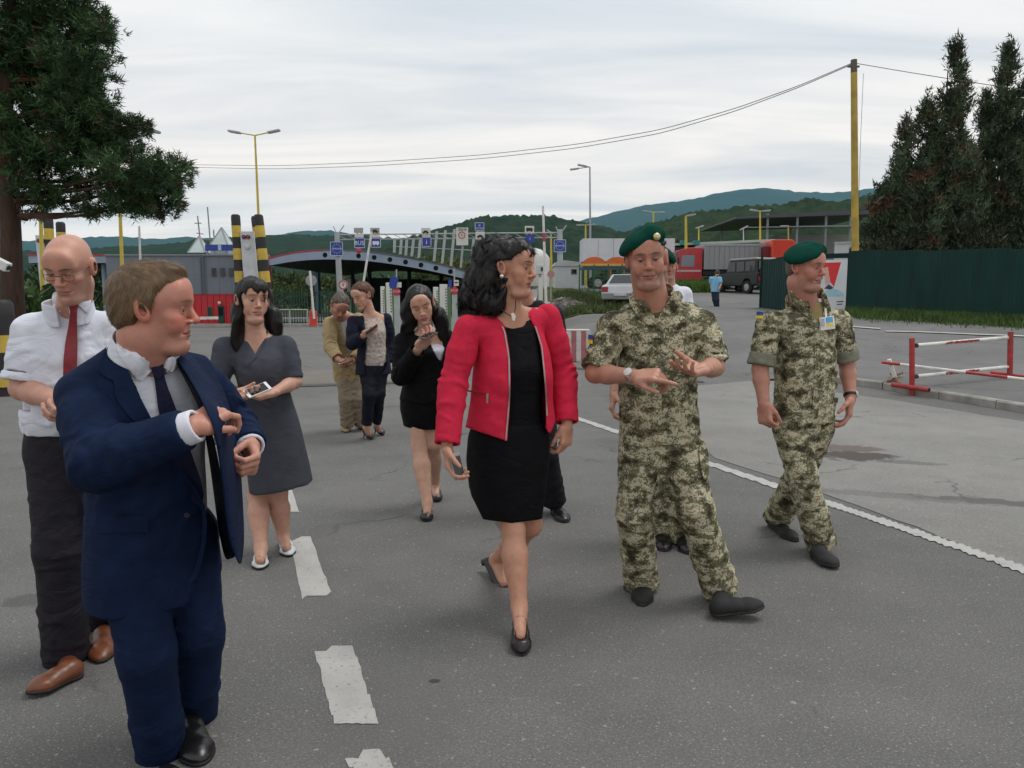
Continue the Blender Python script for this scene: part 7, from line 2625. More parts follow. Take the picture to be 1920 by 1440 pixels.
def ribbed(u, w, w0, w1, z0, z1, pitch=.2, amp=.018):
	"""trapezoid-ribbed sheet panel"""
	pts = []
	s = w0
	while s < w1 - 1e-6:
		for ds, k in ((0, 0), (.45, 0), (.55, 1), (.95, 1)):
			q = s + ds * pitch
			if q < w1: pts.append((q, k))
		s += pitch
	pts.append((w1, 0))
	v, f = [], []
	for q, k in pts:
		for z in (z0, z1): v.append(u * q + w * (amp * k) + np.array([0, 0, z]))
		for z in (z0, z1): v.append(u * q + w * (amp * k + .004) + np.array([0, 0, z]))
	for i in range(len(pts) - 1):
		p, r = i * 4, i * 4 + 4
		f += [(p, r, r + 1, p + 1), (p + 2, p + 3, r + 3, r + 2), (p + 1, r + 1, r + 3, p + 3)]
	return MB().add(v, f)


def right_side():
	gm = paint('fence_green', (.005, .034, .029), .6, .22, 2.5, dirt=.05, stretch=(1, 1, .25), spec=.2)
	pm = paint('fence_post', (.004, .022, .019), .6, spec=.2)
	a, b = base(1587, 26.9), base(2080, 21.6)
	e, L, u, w = fence_leaf('sheet_fence', 'long dark green ribbed sheet fence behind the grass verge', a, b, 2.3, gm, pm)
	n = int(L / 1.12)
	tops = [2.27 + (.0 if i < 3 else .05 if i < 5 else .13 + .035 * (i - 5)) for i in range(n)]
	for i in range(n):
		s0, s1 = i * L / n, (i + 1) * L / n
		g0 = float(gz(*(a + u * (s0 + s1) / 2)[:2])) - a[2]
		ribbed(u, -w, s0 + .004, s1 - .004, g0 + .02, g0 + tops[i], .22, .010).build('panel', gm, e)
		q = u * s0
		MB().obox(q + w * .05 + np.array([0, 0, g0 + 1.0]), u * .03, w * .03, np.array([0, 0, 1.12])).build('post', pm, e)
	# painted poster on its own panel left of the fence
	pa, pb = base(1479, 27.4), base(1587, 26.9)
	e = empty('poster_board', tuple(pa), 'white poster with a red wedge and pale blue dome between green fence panels', 'poster')
	o = np.array(e.location)
	d = pb - pa; u = unit(d * (1, 1, 0)); w = np.array([-u[1], u[0], 0]); Lp = np.linalg.norm(d[:2])
	z = lambda py: zat(py, 27.1) - o[2]
	Pq = lambda px, py, k=0.0: u * (Lp * (px - 1479) / 108.0) - w * k + np.array([0, 0, z(py)])
	MB().prism([Pq(1480, 590), Pq(1586, 592), Pq(1586, 487), Pq(1480, 488)], w * .03).build('board', paint('poster_white', (.60, .63, .66), .5, .06, 2, dirt=.15), e)
	MB().prism([Pq(1528, 493, .004), Pq(1574, 492, .004), Pq(1563, 538, .004)], w * .003).build('red_wedge', paint('poster_red', (.62, .02, .025), .5), e)
	ar = [Pq(1562 + 20 * math.cos(t), 556 - 14 * math.sin(t), .004) for t in np.linspace(0, math.pi, 15)] + [Pq(1540, 560, .004), Pq(1582, 558, .004)][:0]
	MB().prism(ar, w * .003).build('blue_dome', paint('poster_blue', (.30, .52, .62), .5), e)
	MB().prism([Pq(1545, 541, .006), Pq(1553, 533, .006), Pq(1563, 540, .006), Pq(1556, 543, .006)], w * .003).build('dark_shape', paint('poster_ink', (.03, .03, .06), .5), e)
	MB().prism([Pq(1541, 503, .006), Pq(1550, 500, .006), Pq(1556, 530, .006), Pq(1548, 536, .006)], w * .003).build('pale_shape', paint('poster_skin', (.60, .36, .30), .5), e)
	for py, x0, x1 in ((565, 1569, 1582), (570, 1570, 1580)):
		MB().prism([Pq(x0, py, .006), Pq(x1, py - 1, .006), Pq(x1, py + 1, .006), Pq(x0, py + 2, .006)], w * .003).build('script_line', paint('poster_ink', (.03, .03, .06), .5), e)
	MB().prism([Pq(1470, 476, -.02), Pq(1598, 475, -.02), Pq(1598, 484, -.02), Pq(1470, 485, -.02)], w * .05).build('top_rail', pm, e)
	# green gate leaf at an angle
	ga, gb = base(1426, 31.0), base(1481, 27.5)
	e, L, u, w = fence_leaf('sheet_gate', 'dark green ribbed sheet gate leaf standing open left of the poster', ga, gb, 2.2, gm, pm)
	n = 4
	for i in range(n):
		ribbed(u, w, i * L / n + .004, (i + 1) * L / n - .004, .02, zat(485, 29.2) - ga[2] + .02 * i).build('panel', gm, e)
	for q in (0, L): MB().obox(u * q + np.array([0, 0, 1.0]), u * .04, w * .04, np.array([0, 0, 1.2])).build('post', pm, e)
	# long white wall beyond the fence
	wa, wb = base(1560, 42), base(2150, 36)
	e = empty('boundary_wall', tuple(wa), 'long white wall showing just above the green fence', 'wall')
	d = wb - wa; u = unit(d * (1, 1, 0)); w = np.array([-u[1], u[0], 0]); L = np.linalg.norm(d[:2])
	wm = paint('wall_white', (.60, .62, .64), .85, .08, 1.5, dirt=.25)
	n = 7
	for i in range(n):
		h = zat(455, 41) - wa[2] + .10 * i
		MB().obox(u * ((i + .5) * L / n) + np.array([0, 0, h / 2]), u * (L / n / 2 - .01), w * .10, np.array([0, 0, h / 2])).build('panel', wm, e, bevel=.01)
		MB().obox(u * ((i + .5) * L / n) + np.array([0, 0, h + .05]), u * (L / n / 2), w * .15, np.array([0, 0, .05])).build('coping', paint('coping_grey', (.50, .51, .52), .85), e)
	# yellow pole and its wires
	e = grounded('utility_pole', 1606, 30, 'tall yellow pole with a dark top carrying the overhead wires', 'pole')
	o = np.array(e.location); t = J(1601, 112, 30) - o
	ym = paint('pole_yellow', (.40, .28, .045), .6, .3, 2, dirt=.4)
	MB().tube([(0, 0, -.2), t * .95], [.145, .118], 12).build('shaft', ym, e, True)
	MB().tube([t * .95, t], [.118, .115], 12).build('bare_top', paint('pole_wood', (.11, .095, .07), .8, .3, 3), e, True)
	MB().obox(t + np.array([0, 0, -.25]), (.22, 0, 0), (0, .04, 0), (0, 0, .03)).build('crossarm', paint('pole_iron', (.08, .08, .08), .6), e)
	wm = paint('cable', (.035, .035, .04), .6)

	def wire(pts, label, r):
		P_ = []
		for i in range(len(pts) - 1):
			for k in range(8):
				w = k / 8
				q = [pts[i][j] * (1 - w) + pts[i + 1][j] * w for j in range(3)]
				P_.append(J(*q))
		P_.append(J(*pts[-1]))
		P_ = np.array(P_);
		for _ in range(3): P_[1:-1] = .25 * P_[:-2] + .5 * P_[1:-1] + .25 * P_[2:]
		tag(MB().tube(P_, r, 5).build('overhead_wire', wm, None, True), label, 'wire', 'overhead wires')
	wire([(1596, 119, 30), (1500, 160, 31), (1380, 203, 33), (1240, 243, 36), (1080, 271, 40), (900, 291, 45), (700, 304, 50), (520, 311, 56), (370, 309, 60), (150, 303, 66)], 'overhead wire sagging left from the yellow pole, the upper of two', .016)
	wire([(1596, 121, 30), (1500, 163, 31), (1380, 208, 33), (1240, 250, 36), (1080, 278, 40), (900, 298, 45), (700, 311, 50), (520, 317, 56), (370, 314, 60), (150, 307, 66)], 'overhead wire sagging left from the yellow pole, the lower of two', .016)
	wire([(1606, 119, 30), (1700, 135, 29), (1800, 151, 28), (1920, 169, 27), (2150, 200, 25)], 'overhead wire running right from the yellow pole behind the conifers', .013)
	wire([(1606, 440, 30), (1610, 380, 30), (1614, 250, 30), (1619, 138, 30)], 'thin cable hanging beside the yellow pole', .008)
	conifer(1752, 33, 98, 455, 60, [(0, 98, 46, 440), (-36, 185, 38, 470), (-70, 225, 34, 475), (-98, 300, 28, 480), (28, 205, 40, 470), (-20, 250, 52, 480), (50, 280, 40, 480), (-128, 345, 20, 478), (-60, 330, 50, 485), (10, 330, 52, 488)],
			'tall bushy conifer with browning patches behind the green fence', 21, 'conifers behind the green fence', .30)
	conifer(1862, 34, 92, 455, 60, [(-6, 92, 42, 440), (26, 165, 40, 470), (-34, 170, 36, 470), (44, 235, 34, 476), (0, 260, 54, 480), (-56, 300, 34, 482), (46, 320, 42, 480)],
			'paler conifer with a thin spire right of the browning one', 22, 'conifers behind the green fence', .10)
	conifer(1950, 35, 225, 455, 60, [(-10, 232, 28, 460), (-36, 300, 24, 470), (24, 200, 40, 470), (0, 300, 60, 480)], 'conifer cut by the right edge of the picture', 23, 'conifers behind the green fence', .15)
	for i, (px, Y, rx, rz, lb) in enumerate(((1640, 31, .8, 1.1, 'low dark shrub at the foot of the yellow pole'), (1690, 32, 1.2, .9, 'low spreading shrub under the browning conifer'), (1815, 32, 1.4, .9, 'low spreading shrub between the two conifers'))):
		rng = np.random.default_rng(60 + i); b = base(px, Y)
		e = empty('shrub', (b[0], b[1], b[2]), lb, 'shrub', 'shrubs behind the green fence')
		v, t, c = bush_mesh(rng, 420, (rx, rx, 1.55 + .2 * i), (.026, .034, .016), .26, .04, 6)
		link('foliage', np_mesh('foliage', v, t, False, c), e, leaf_mat())
	# red and white barriers on the kerb
	red, wht = paint('barrier_red', (.36, .028, .032), .5, .25, 8, dirt=.35), paint('barrier_white', (.66, .66, .63), .55, .1, 8, dirt=.3)
	k0, k1 = GG(1709, 742, .1), GG(1893, 722, .12)
	e = empty('road_barrier', tuple(k0), 'red and white tube road barrier of two posts and two rails with worn red lettering', 'barrier', 'road barriers')
	o = np.array(e.location); Y0, Y1 = k0[1], k1[1]
	A = lambda px, py: J(px, py, Y0) - o
	B = lambda px, py: J(px, py, Y1) - o
	MB().tube([A(1710, 742), A(1710, 634)], .040, 10).build('post', red, e, True)
	MB().tube([B(1893, 722), B(1895, 622)], .044, 10).build('post', red, e, True)
	f0, f1 = GG(1672, 737, .13) - o, GG(1741, 748, .13) - o
	MB().tube([f0, f1], .036, 10).build('foot', red, e, True)
	MB().tube([f1 - unit(f1 - f0) * .002, f1 + unit(f1 - f0) * .004], .026, 10).build('foot_end', paint('hole_black', (.01, .01, .01), .9), e)
	f0, f1 = GG(1856, 717, .16) - o, GG(1960, 728, .14) - o
	MB().tube([f0, f1], .036, 10).build('foot', red, e, True)
	for ya, yb, lx in ((648, 633, (1770, 1836)), (706, 688, (1772, 1838))):
		a, b = A(1716, ya), B(1889, yb)
		r = MB().tube([a, b], .030, 10).build('rail', wht, e, True)
		f = lambda t: a * (1 - t) + b * t
		MB().tube([a, f(.018)], .034, 10).build('socket', paint('socket_dark', (.03, .03, .03), .7), r, True)
		t0, t1 = .31, .66
		mb = MB(); rng = np.random.default_rng(int(ya))
		ux = unit(b - a); t = t0
		while t < t1:                               # worn letters, read only as red strokes
			wd = rng.uniform(.003, .008)
			q = f(t) + np.array([0, -.0312, 0])
			for _ in range(4):
				hh = rng.uniform(-.016, .016)
				mb.obox(q + np.array([0, 0, hh]) + ux * rng.uniform(0, .02), ux * rng.uniform(.006, .020), np.array([0, .0035, 0]), np.array([0, 0, rng.uniform(.003, .010)]))
			t += wd + .004
		mb.build('lettering', paint('letter_red', (.42, .05, .05), .6), r)
	k0 = GG(1676, 730, .1)
	e = empty('road_barrier', tuple(k0), 'low red and white pole barrier on a white stub post with rusty crossed feet', 'barrier', 'road barriers')
	o = np.array(e.location)
	MB().tube([(0, 0, .10), J(1667, 674, k0[1]) - o], .034, 10).build('post', wht, e, True)
	rust = paint('rust_foot', (.17, .10, .05), .85, .4, 20)
	for p, q in ((GG(1664, 731, .12), GG(1690, 718, .17)), (GG(1670, 719, .16), GG(1686, 735, .12))):
		MB().tube([p - o, (p + q) / 2 - o + np.array([0, 0, .03]), q - o], .026, 8).build('foot', rust, e, True)
	Ye = k0[1] - .9
	pts = [J(1653, 679, k0[1]) - o, J(1960, 716, Ye) - o]
	f = lambda t: pts[0] * (1 - t) + pts[1] * t
	for i, (t0, t1) in enumerate(((0, .12), (.12, .53), (.53, .78), (.78, 1))):
		MB().tube([f(t0), f(t1)], .024, 10).build('red_section' if i % 2 == 0 else 'white_section', red if i % 2 == 0 else wht, e, True)
	# striped concrete block
	c = GG(1085, 678)
	e = empty('concrete_block', tuple(c), 'red and white striped concrete block behind the woman in pink', 'block')
	w_ = 46 / F * c[1] / 2; h = zat(621, c[1]) - c[2]
	cm = paint('block_white', (.50, .48, .46), .85, .15, 6, dirt=.4); cr = paint('block_red', (.34, .12, .13), .85, .2, 6, dirt=.35)
	n = 5
	for i in range(n):
		x0, x1 = -w_ + 2 * w_ * i / n, -w_ + 2 * w_ * (i + 1) / n
		MB().prism([(x0, 0, 0), (x1, 0, 0), (x1, .05, h), (x0, .05, h)], (0, .5, 0)).build('band', cr if i % 2 else cm, e, bevel=.008)
	MB().box((-w_ + .01, .05, h), (w_ - .01, .52, h + .025)).build('top_face', cm, e, bevel=.01)


def vehicles():
	dark, rub = paint('car_glass', (.012, .016, .02), .08, .05, spec=.8), paint('tyre', (.012, .012, .012), .8)
	# dark jeep seen from its rear right quarter
	Y = 44.0
	b = base(1394, Y)
	e = empty('parked_jeep', tuple(b), 'dark green boxy jeep with a pale roof and a spare wheel on its back', 'jeep', None, rad(0))
	fr = unit(np.array([-.42, .91, 0])); sd = np.array([-fr[1], fr[0], 0])     # sd: its left side, facing us
	up = np.array([0, 0, 1.0])
	W = lambda f, s, z: fr * f + sd * s + up * z
	jm = paint('jeep_green', (.018, .022, .019), .4, .2, 4, coat=.2, dirt=.15)
	rm = paint('jeep_roof', (.34, .36, .34), .5, .1, 3)
	hw = .86
	side = [(-1.95, .55), (-1.98, 1.12), (-1.95, 1.18), (.55, 1.18), (1.85, 1.08), (1.95, .95), (1.95, .50), (1.55, .48), (1.35, .85), (.95, .85), (.75, .48), (-.75, .48), (-.95, .85), (-1.35, .85), (-1.55, .50)]
	MB().prism([W(f, -hw, z) for f, z in side], sd * 2 * hw).build('body', jm, e, bevel=.03)
	cab = [(-1.93, 1.18), (-1.88, 1.90), (.28, 1.90), (.62, 1.18)]
	MB().prism([W(f, -hw + .04, z) for f, z in cab], sd * 2 * (hw - .04)).build('cabin', jm, e, bevel=.03)
	MB().prism([W(f, -hw + .0, z) for f, z in ((-1.95, 1.90), (-1.90, 2.0), (.24, 2.0), (.34, 1.90))], sd * 2 * hw).build('roof', rm, e, bevel=.03)
	for f0, f1 in ((-1.75, -1.02), (-.90, -.30), (-.18, .36)):
		MB().prism([W(f0, hw - .035, 1.27), W(f1 + (.12 if f1 > .2 else 0), hw - .035, 1.27), W(f1, hw - .035, 1.80), W(f0, hw - .035, 1.80)], sd * .012).build('window', dark, e)
	for s0, s1 in ((-.72, -.08), (.08, .72)):
		MB().prism([W(-1.915, s0, 1.30), W(-1.915, s1, 1.30), W(-1.90, s1, 1.80), W(-1.90, s0, 1.80)], -fr * .05).build('rear_window', dark, e)
	for f in (-1.15, 1.15):
		for s in (-hw + .1, hw - .12):
			w = MB().lathe([(.20, -.11), (.36, -.11), (.38, -.06), (.38, .06), (.36, .11), (.20, .11)], W(f, s, .38), 20, sd).build('wheel', rub, e, True)
			MB().lathe([(.21, -.02), (.20, .06), (.06, .10)], W(f, s + .05, .38), 14, sd).build('rim', paint('rim_grey', (.30, .30, .30), .5), w, True)
	sp = MB().lathe([(.20, 0), (.36, 0), (.38, .06), (.36, .17), (.20, .19)], W(-2.0, .28, 1.10), 20, -fr).build('spare_wheel', rub, e, True)
	MB().tube([W(-2.185, .28, 1.10) + .30 * (math.cos(a) * sd + math.sin(a) * up) for a in np.linspace(0, 2 * math.pi, 29)], .018, 6).build('cover_ring', paint('ring_white', (.6, .6, .6), .5), sp, True)
	MB().prism([W(-2.19, .06, 1.03), W(-2.19, .28, 1.12), W(-2.19, .50, 1.03), W(-2.19, .40, .98), W(-2.19, .16, .98)], -fr * .01).build('cover_mark', paint('ring_white', (.6, .6, .6), .5), sp)
	MB().prism([W(-2.0, -.26, .66), W(-2.0, .26, .66), W(-2.0, .26, .78), W(-2.0, -.26, .78)], -fr * .02).build('number_plate', paint('plate', (.55, .55, .55), .4), e)
	MB().prism([W(-2.02, -hw, .45), W(-2.02, hw, .45), W(-2.02, hw, .58), W(-2.02, -hw, .58)], -fr * .10).build('rear_bumper', paint('bumper_black', (.015, .015, .015), .6), e, bevel=.02)
	for s in (-.74, .70): MB().prism([W(-1.99, s, .75), W(-1.99, s + .1, .75), W(-1.99, s + .1, .98), W(-1.99, s, .98)], -fr * .03).build('tail_lamp', paint('lamp_red', (.30, .01, .01), .25), e)
	# silver car behind the officer
	Y = 33.0
	b = base(1182, Y)
	e = empty('parked_car', tuple(b), 'silver saloon car parked on the grass edge, partly hidden by the pointing soldier', 'car')
	fr = unit(np.array([.35, .94, 0])); sd = np.array([fr[1], -fr[0], 0])
	sm = paint('car_silver', (.46, .48, .50), .3, .05, 3, metal=.4, coat=.5)
	hw = .80
	side = [(-2.0, .35), (-2.05, .60), (-2.0, .92), (-1.45, .98), (.85, .98), (1.85, .82), (2.0, .60), (1.98, .32), (1.55, .30), (1.4, .58), (1.05, .58), (.9, .30), (-.9, .30), (-1.05, .58), (-1.4, .58), (-1.55, .32)]
	MB().prism([W(f, -hw, z) for f, z in side], sd * 2 * hw).build('body', sm, e, bevel=.05)
	v = [W(-1.5, -.74, .98), W(-1.5, .74, .98), W(.75, .74, .98), W(.75, -.74, .98), W(-.95, -.60, 1.40), W(-.95, .60, 1.40), W(.10, .60, 1.42), W(.10, -.60, 1.42)]
	MB().add(v, [(0, 1, 5, 4), (1, 2, 6, 5), (2, 3, 7, 6), (3, 0, 4, 7), (4, 5, 6, 7)]).build('cabin', sm, e, bevel=.03)
	k = np.cross(v[1] - v[0], v[4] - v[0]); k = unit(k)
	if k @ fr > 0: k = -k
	inset = lambda q: [np.mean(q, 0) + (p - np.mean(q, 0)) * .84 for p in q]
	MB().prism([p + k * .006 for p in inset([v[0], v[1], v[5], v[4]])], k * .006).build('rear_window', dark, e)
	for q in ([v[1], v[2], v[6], v[5]], [v[0], v[3], v[7], v[4]]):
		kk = unit(np.cross(q[1] - q[0], q[3] - q[0])); c0 = np.mean(v, 0)
		if kk @ (np.mean(q, 0) - c0) < 0: kk = -kk
		MB().prism([p + kk * .006 for p in inset(q)], kk * .006).build('side_window', dark, e)
	for s in (-.78, .52): MB().prism([W(-2.04, s, .66), W(-2.04, s + .26, .66), W(-2.02, s + .26, .86), W(-2.02, s, .86)], -fr * .03).build('tail_lamp', paint('lamp_red', (.30, .01, .01), .25), e, bevel=.01)
	MB().prism([W(-2.05, -.26, .50), W(-2.05, .26, .50), W(-2.05, .26, .61), W(-2.05, -.26, .61)], -fr * .03).build('number_plate', paint('plate', (.55, .55, .55), .4), e)
	for f in (-1.22, 1.22):
		for s in (-hw + .08, hw - .08):
			w = MB().lathe([(.16, -.09), (.28, -.09), (.30, -.05), (.30, .05), (.28, .09), (.16, .09)], W(f, s, .30), 18, sd).build('wheel', rub, e, True)
			MB().lathe([(.17, -.10), (.17, .10)], W(f, s, .30), 12, sd).build('rim', paint('rim_grey', (.30, .30, .30), .5), w, True)

	# lorries
	def wheels(e, xs, y0, y1, z, r=.48):
		for x in xs:
			for y in (y0, y1):
				w = MB().lathe([(r * .55, -.14), (r * .95, -.14), (r, -.08), (r, .08), (r * .95, .14), (r * .55, .14)], (x, y, z), 16, (0, 1, 0)).build('wheel', rub, e, True)
				MB().lathe([(r * .55, -.15), (r * .5, -.05), (.08, -.12)], (x, y, z), 12, (0, 1, 0)).build('hub', paint('rim_grey', (.30, .30, .30), .5), w, True)

	def cab(e, x0, x1, y0, y1, z1, mat, facing):
		"""flat-fronted lorry cab; facing -1: its front looks to the left"""
		f0, f1 = (x0, x1) if facing < 0 else (x1, x0)
		s = 1 if f1 > f0 else -1
		prof = [(f0, .55), (f0, 1.35), (f0 + s * .12, 2.55), (f0 + s * .75, z1), (f1, z1), (f1, .55)]
		MB().prism([(x, y0, z) for x, z in prof], (0, y1 - y0, 0)).build('cab', mat, e, bevel=.05)
		MB().prism([(f0 + s * .30, y0 - .012, 1.55), (f0 + s * 1.15, y0 - .012, 1.55), (f0 + s * 1.15, y0 - .012, 2.25), (f0 + s * .36, y0 - .012, 2.25)], (0, .02, 0)).build('side_window', paint('cab_glass', (.16, .19, .24), .1, .1), e)
		MB().box((min(f0, f1) + .05, y0 - .03, 1.22), (max(f0, f1) - .1, y0 - .005, 1.34)).build('stripe', paint('cab_stripe', (.5, .35, .36), .5), e)
		MB().box((min(f0, f1) + .1, y0 - .08, .45), (max(f0, f1), y0 + .02, .75)).build('step', paint('bumper_black', (.015, .015, .015), .6), e, bevel=.02)
		q = [(f0 + s * .02, y0 + .15, 1.45), (f0 + s * .02, y1 - .15, 1.45), (f0 + s * .11, y1 - .15, 2.45), (f0 + s * .11, y0 + .15, 2.45)]
		MB().prism(q, (-s * .06, 0, 0)).build('windscreen', dark, e)
		MB().box((f0 + s * .1 - .03, y0 - .25, 1.7), (f0 + s * .1 + .03, y0 - .03, 2.1)).build('mirror', paint('bumper_black', (.015, .015, .015), .6), e)
	rc = paint('lorry_red', (.42, .022, .030), .35, .12, 2, coat=.3, dirt=.15)
	oc = paint('lorry_orange', (.62, .055, .025), .35, .1, 2, coat=.3)
	Y = 48.0
	b = base(1266, Y); s = Y / F
	e = empty('lorry', tuple(b), 'red lorry cab coupled to a long grey curtain-sided trailer', 'lorry', 'lorries')
	g = lambda py: zat(py, Y) - b[2]
	cab(e, 0, 1.65, 0, 2.45, g(464), rc, -1)
	x0, x1 = 1.75, (1448 - 1266) * s
	fl = g(505)
	tm = paint('trailer_curtain', (.27, .275, .29), .6, .08, 1.5, dirt=.15, stretch=(6, 1, .3))
	n = 14
	for i in range(n):
		a, c = x0 + (x1 - x0) * i / n, x0 + (x1 - x0) * (i + 1) / n
		MB().prism([(a, .0, fl), (c, .0, fl), (c, .0, g(461) - .0), (a, .0, g(461))], (0, 2.5, 0)).build('curtain_panel', tm, e)
		MB().box((c - .015, -.012, fl), (c + .015, .0, g(461))).build('strap', paint('strap_grey', (.20, .20, .21), .7), e)
	MB().box((x0, -.03, g(461)), (x1, 2.53, g(461) + .14)).build('roof_rail', paint('rail_grey', (.33, .34, .35), .5), e)
	MB().box((x0, .2, fl - .35), (x1, 2.3, fl)).build('chassis', paint('bumper_black', (.015, .015, .015), .6), e)
	wheels(e, (.7, 2.6, x1 - 1.2, x1 - 2.5), .15, 2.3, .48)
	Y = 47.0; b = base(1444, Y)
	e = empty('lorry', tuple(b), 'orange-red lorry cab looking over the green gate', 'lorry', 'lorries')
	g = lambda py: zat(py, Y) - b[2]
	cab(e, 0, 2.0, 0, 2.45, g(449), oc, 1)
	MB().box((-.35, .3, .7), (-.02, 2.2, g(462))).build('rear_wall', paint('box_dark_red', (.16, .012, .016), .5), e)
	wheels(e, (1.3,), .15, 2.3, .48)
	Y = 50.0; b = base(1092, Y); s = Y / F
	e = empty('semi_trailer', tuple(b), 'white trailer with an orange wave band along its lower edge', 'trailer', 'lorries')
	g = lambda py: zat(py, Y) - b[2]
	w_ = (1262 - 1092) * s
	n = 6
	for i in range(n):
		MB().box((w_ * i / n + .01, 0, g(490)), (w_ * (i + 1) / n - .01, 2.5, g(447))).build('side_panel', paint('trailer_white', (.56, .59, .63), .5, .06, 2), e)
	for k in range(4):
		cx = w_ * (k + .5) / 4; rr = w_ / 8
		MB().prism([(cx + rr * math.cos(t), -.012, g(495) + .46 * math.sin(t)) for t in np.linspace(0, math.pi, 13)], (0, .01, 0)).build('orange_arch', paint('trailer_orange', (.60, .12, .025), .5), e)
	MB().box((0, -.02, g(499)), (w_, 2.5, g(494.5))).build('yellow_band', paint('trailer_yellow', (.60, .40, .06), .5), e)
	MB().box((0, .1, g(504)), (w_, 2.4, g(499))).build('chassis', paint('trailer_blue', (.03, .07, .20), .5), e)
	wheels(e, (1.0, w_ - 1.4, w_ - 2.7), .15, 2.3, .5)
	for x in (w_ * .3, w_ * .45): MB().box((x, .2, 0), (x + .12, .4, g(500))).build('leg', paint('trailer_leg', (.45, .14, .04), .6), e)
	# site cabin
	Y = 55.0; b = base(1064, Y); s = Y / F
	g = lambda py: zat(py, Y) - b[2]
	e = empty('site_cabin', tuple(b), 'white site cabin with one small window and a grey rounded roof', 'cabin')
	wm = paint('cabin_white', (.50, .53, .54), .6, .06, 2)
	MB().box((-.95, 0, 0), (1.0, 2.4, g(499))).build('wall', wm, e, bevel=.02)
	MB().prism([(-1.05, -.1, g(499)), (1.1, -.1, g(499)), (1.0, -.1, g(492)), (-.2, -.1, g(488)), (-.9, -.1, g(492))], (0, 2.6, 0)).build('roof', paint('cabin_roof', (.40, .43, .44), .5), e)
	f_ = MB().box((.22, -.02, g(515)), (.68, 0, g(504))).build('window', paint('cabin_frame', (.3, .32, .32), .5), e)
	MB().box((.27, -.03, g(514)), (.63, -.02, g(505))).build('pane', dark, f_)
	# pale dome roof far back
	Y = 95.0; b = base(1003, Y); g = lambda py: zat(py, Y) - b[2]
	e = empty('dome_shed', tuple(b), 'pale dome-roofed shed beyond the gantry', 'shed')
	MB().lathe([(1.9, 0), (1.9, g(482)), (1.5, g(474)), (.8, g(466)), (.1, g(463))], (0, 1.9, 0), 16).build('dome', paint('dome_white', (.52, .52, .50), .6, .1, 1), e, True)
	# long pale shed roof and canopy behind the lorries
	Y = 64.0; b = base(1250, Y); g = lambda py: zat(py, Y) - b[2]; s = Y / F
	e = empty('long_shed', tuple(b), 'long low shed with a pale roof edge behind the lorries', 'shed')
	L = (1432 - 1230) * s
	MB().box((-1, 1, 0), (L, 8, g(462))).build('wall', paint('shed_dark', (.06, .07, .065), .8, .2, 1), e)
	MB().prism([(-1.2, .6, g(461)), (L, .6, g(452)), (L, .6, g(447)), (-1.2, .6, g(457))], (0, 8, 0)).build('roof', paint('shed_roof', (.40, .45, .41), .6, .1, 1), e)
	for px in (1281, 1305): MB().box(((px - 1250) * s - .25, .3, g(459)), ((px - 1250) * s + .25, .7, g(450))).build('vent_cap', paint('shed_teal', (.02, .20, .18), .5), e)
	Y = 72.0; b = base(1490, Y); g = lambda py: zat(py, Y) - b[2]; s = Y / F
	e = empty('canopy', tuple(b), 'flat dark canopy on thin grey posts beyond the red lorries', 'canopy')
	x = lambda px: (px - 1490) * s
	cm = paint('canopy_dark', (.055, .06, .075), .6, .1, 1); gp = paint('canopy_post', (.20, .22, .25), .5)
	MB().prism([(x(1376), 0, g(410)), (x(1640), 0, g(401)), (x(1640), 0, g(390)), (x(1376), 0, g(406.5))], (0, 14, 0)).build('roof', cm, e)
	MB().prism([(x(1400), 0, g(427)), (x(1640), 0, g(424)), (x(1640), 0, g(421)), (x(1400), 0, g(425.5))], (0, .3, 0)).build('rail', gp, e)
	for px in (1437, 1492, 1545, 1590): MB().tube([(x(px), .4, 0), (x(px), .4, g(400))], .12, 8).build('post', gp, e, True)
	for px in (1420, 1470, 1520, 1570): MB().tube([(x(px), 13, 0), (x(px), 13, g(404))], .12, 8).build('post', gp, e, True)
	MB().box((x(1500), 6, 0), (x(1640), 13, g(430))).build('kiosk', paint('kiosk_grey', (.20, .22, .22), .7), e)
	# open mesh fence in front of the trailer
	fm = paint('mesh_green', (.02, .10, .05), .6)
	a, c = base(1086, 40), base(1262, 44)
	e = empty('mesh_fence', tuple(a), 'green wire mesh fence on posts below the white trailer', 'fence')
	d = c - a; L = np.linalg.norm(d[:2]); u = unit(d)
	for i in range(8):
		q = u * (L * i / 7); MB().tube([q, q + np.array([0, 0, 1.75])], .04, 6).build('post', fm, e, True)
	for i in range(7):
		mb = MB(); q0, q1 = u * (L * i / 7), u * (L * (i + 1) / 7)
		for k in range(9):
			z = .1 + k * .2; mb.tube([q0 + np.array([0, 0, z]), q1 + np.array([0, 0, z])], .008, 3, False)
		for k in range(1, 9):
			w = k / 9; p = q0 * (1 - w) + q1 * w; mb.tube([p + np.array([0, 0, .1]), p + np.array([0, 0, 1.7])], .008, 3, False)
		mb.build('mesh_panel', fm, e)
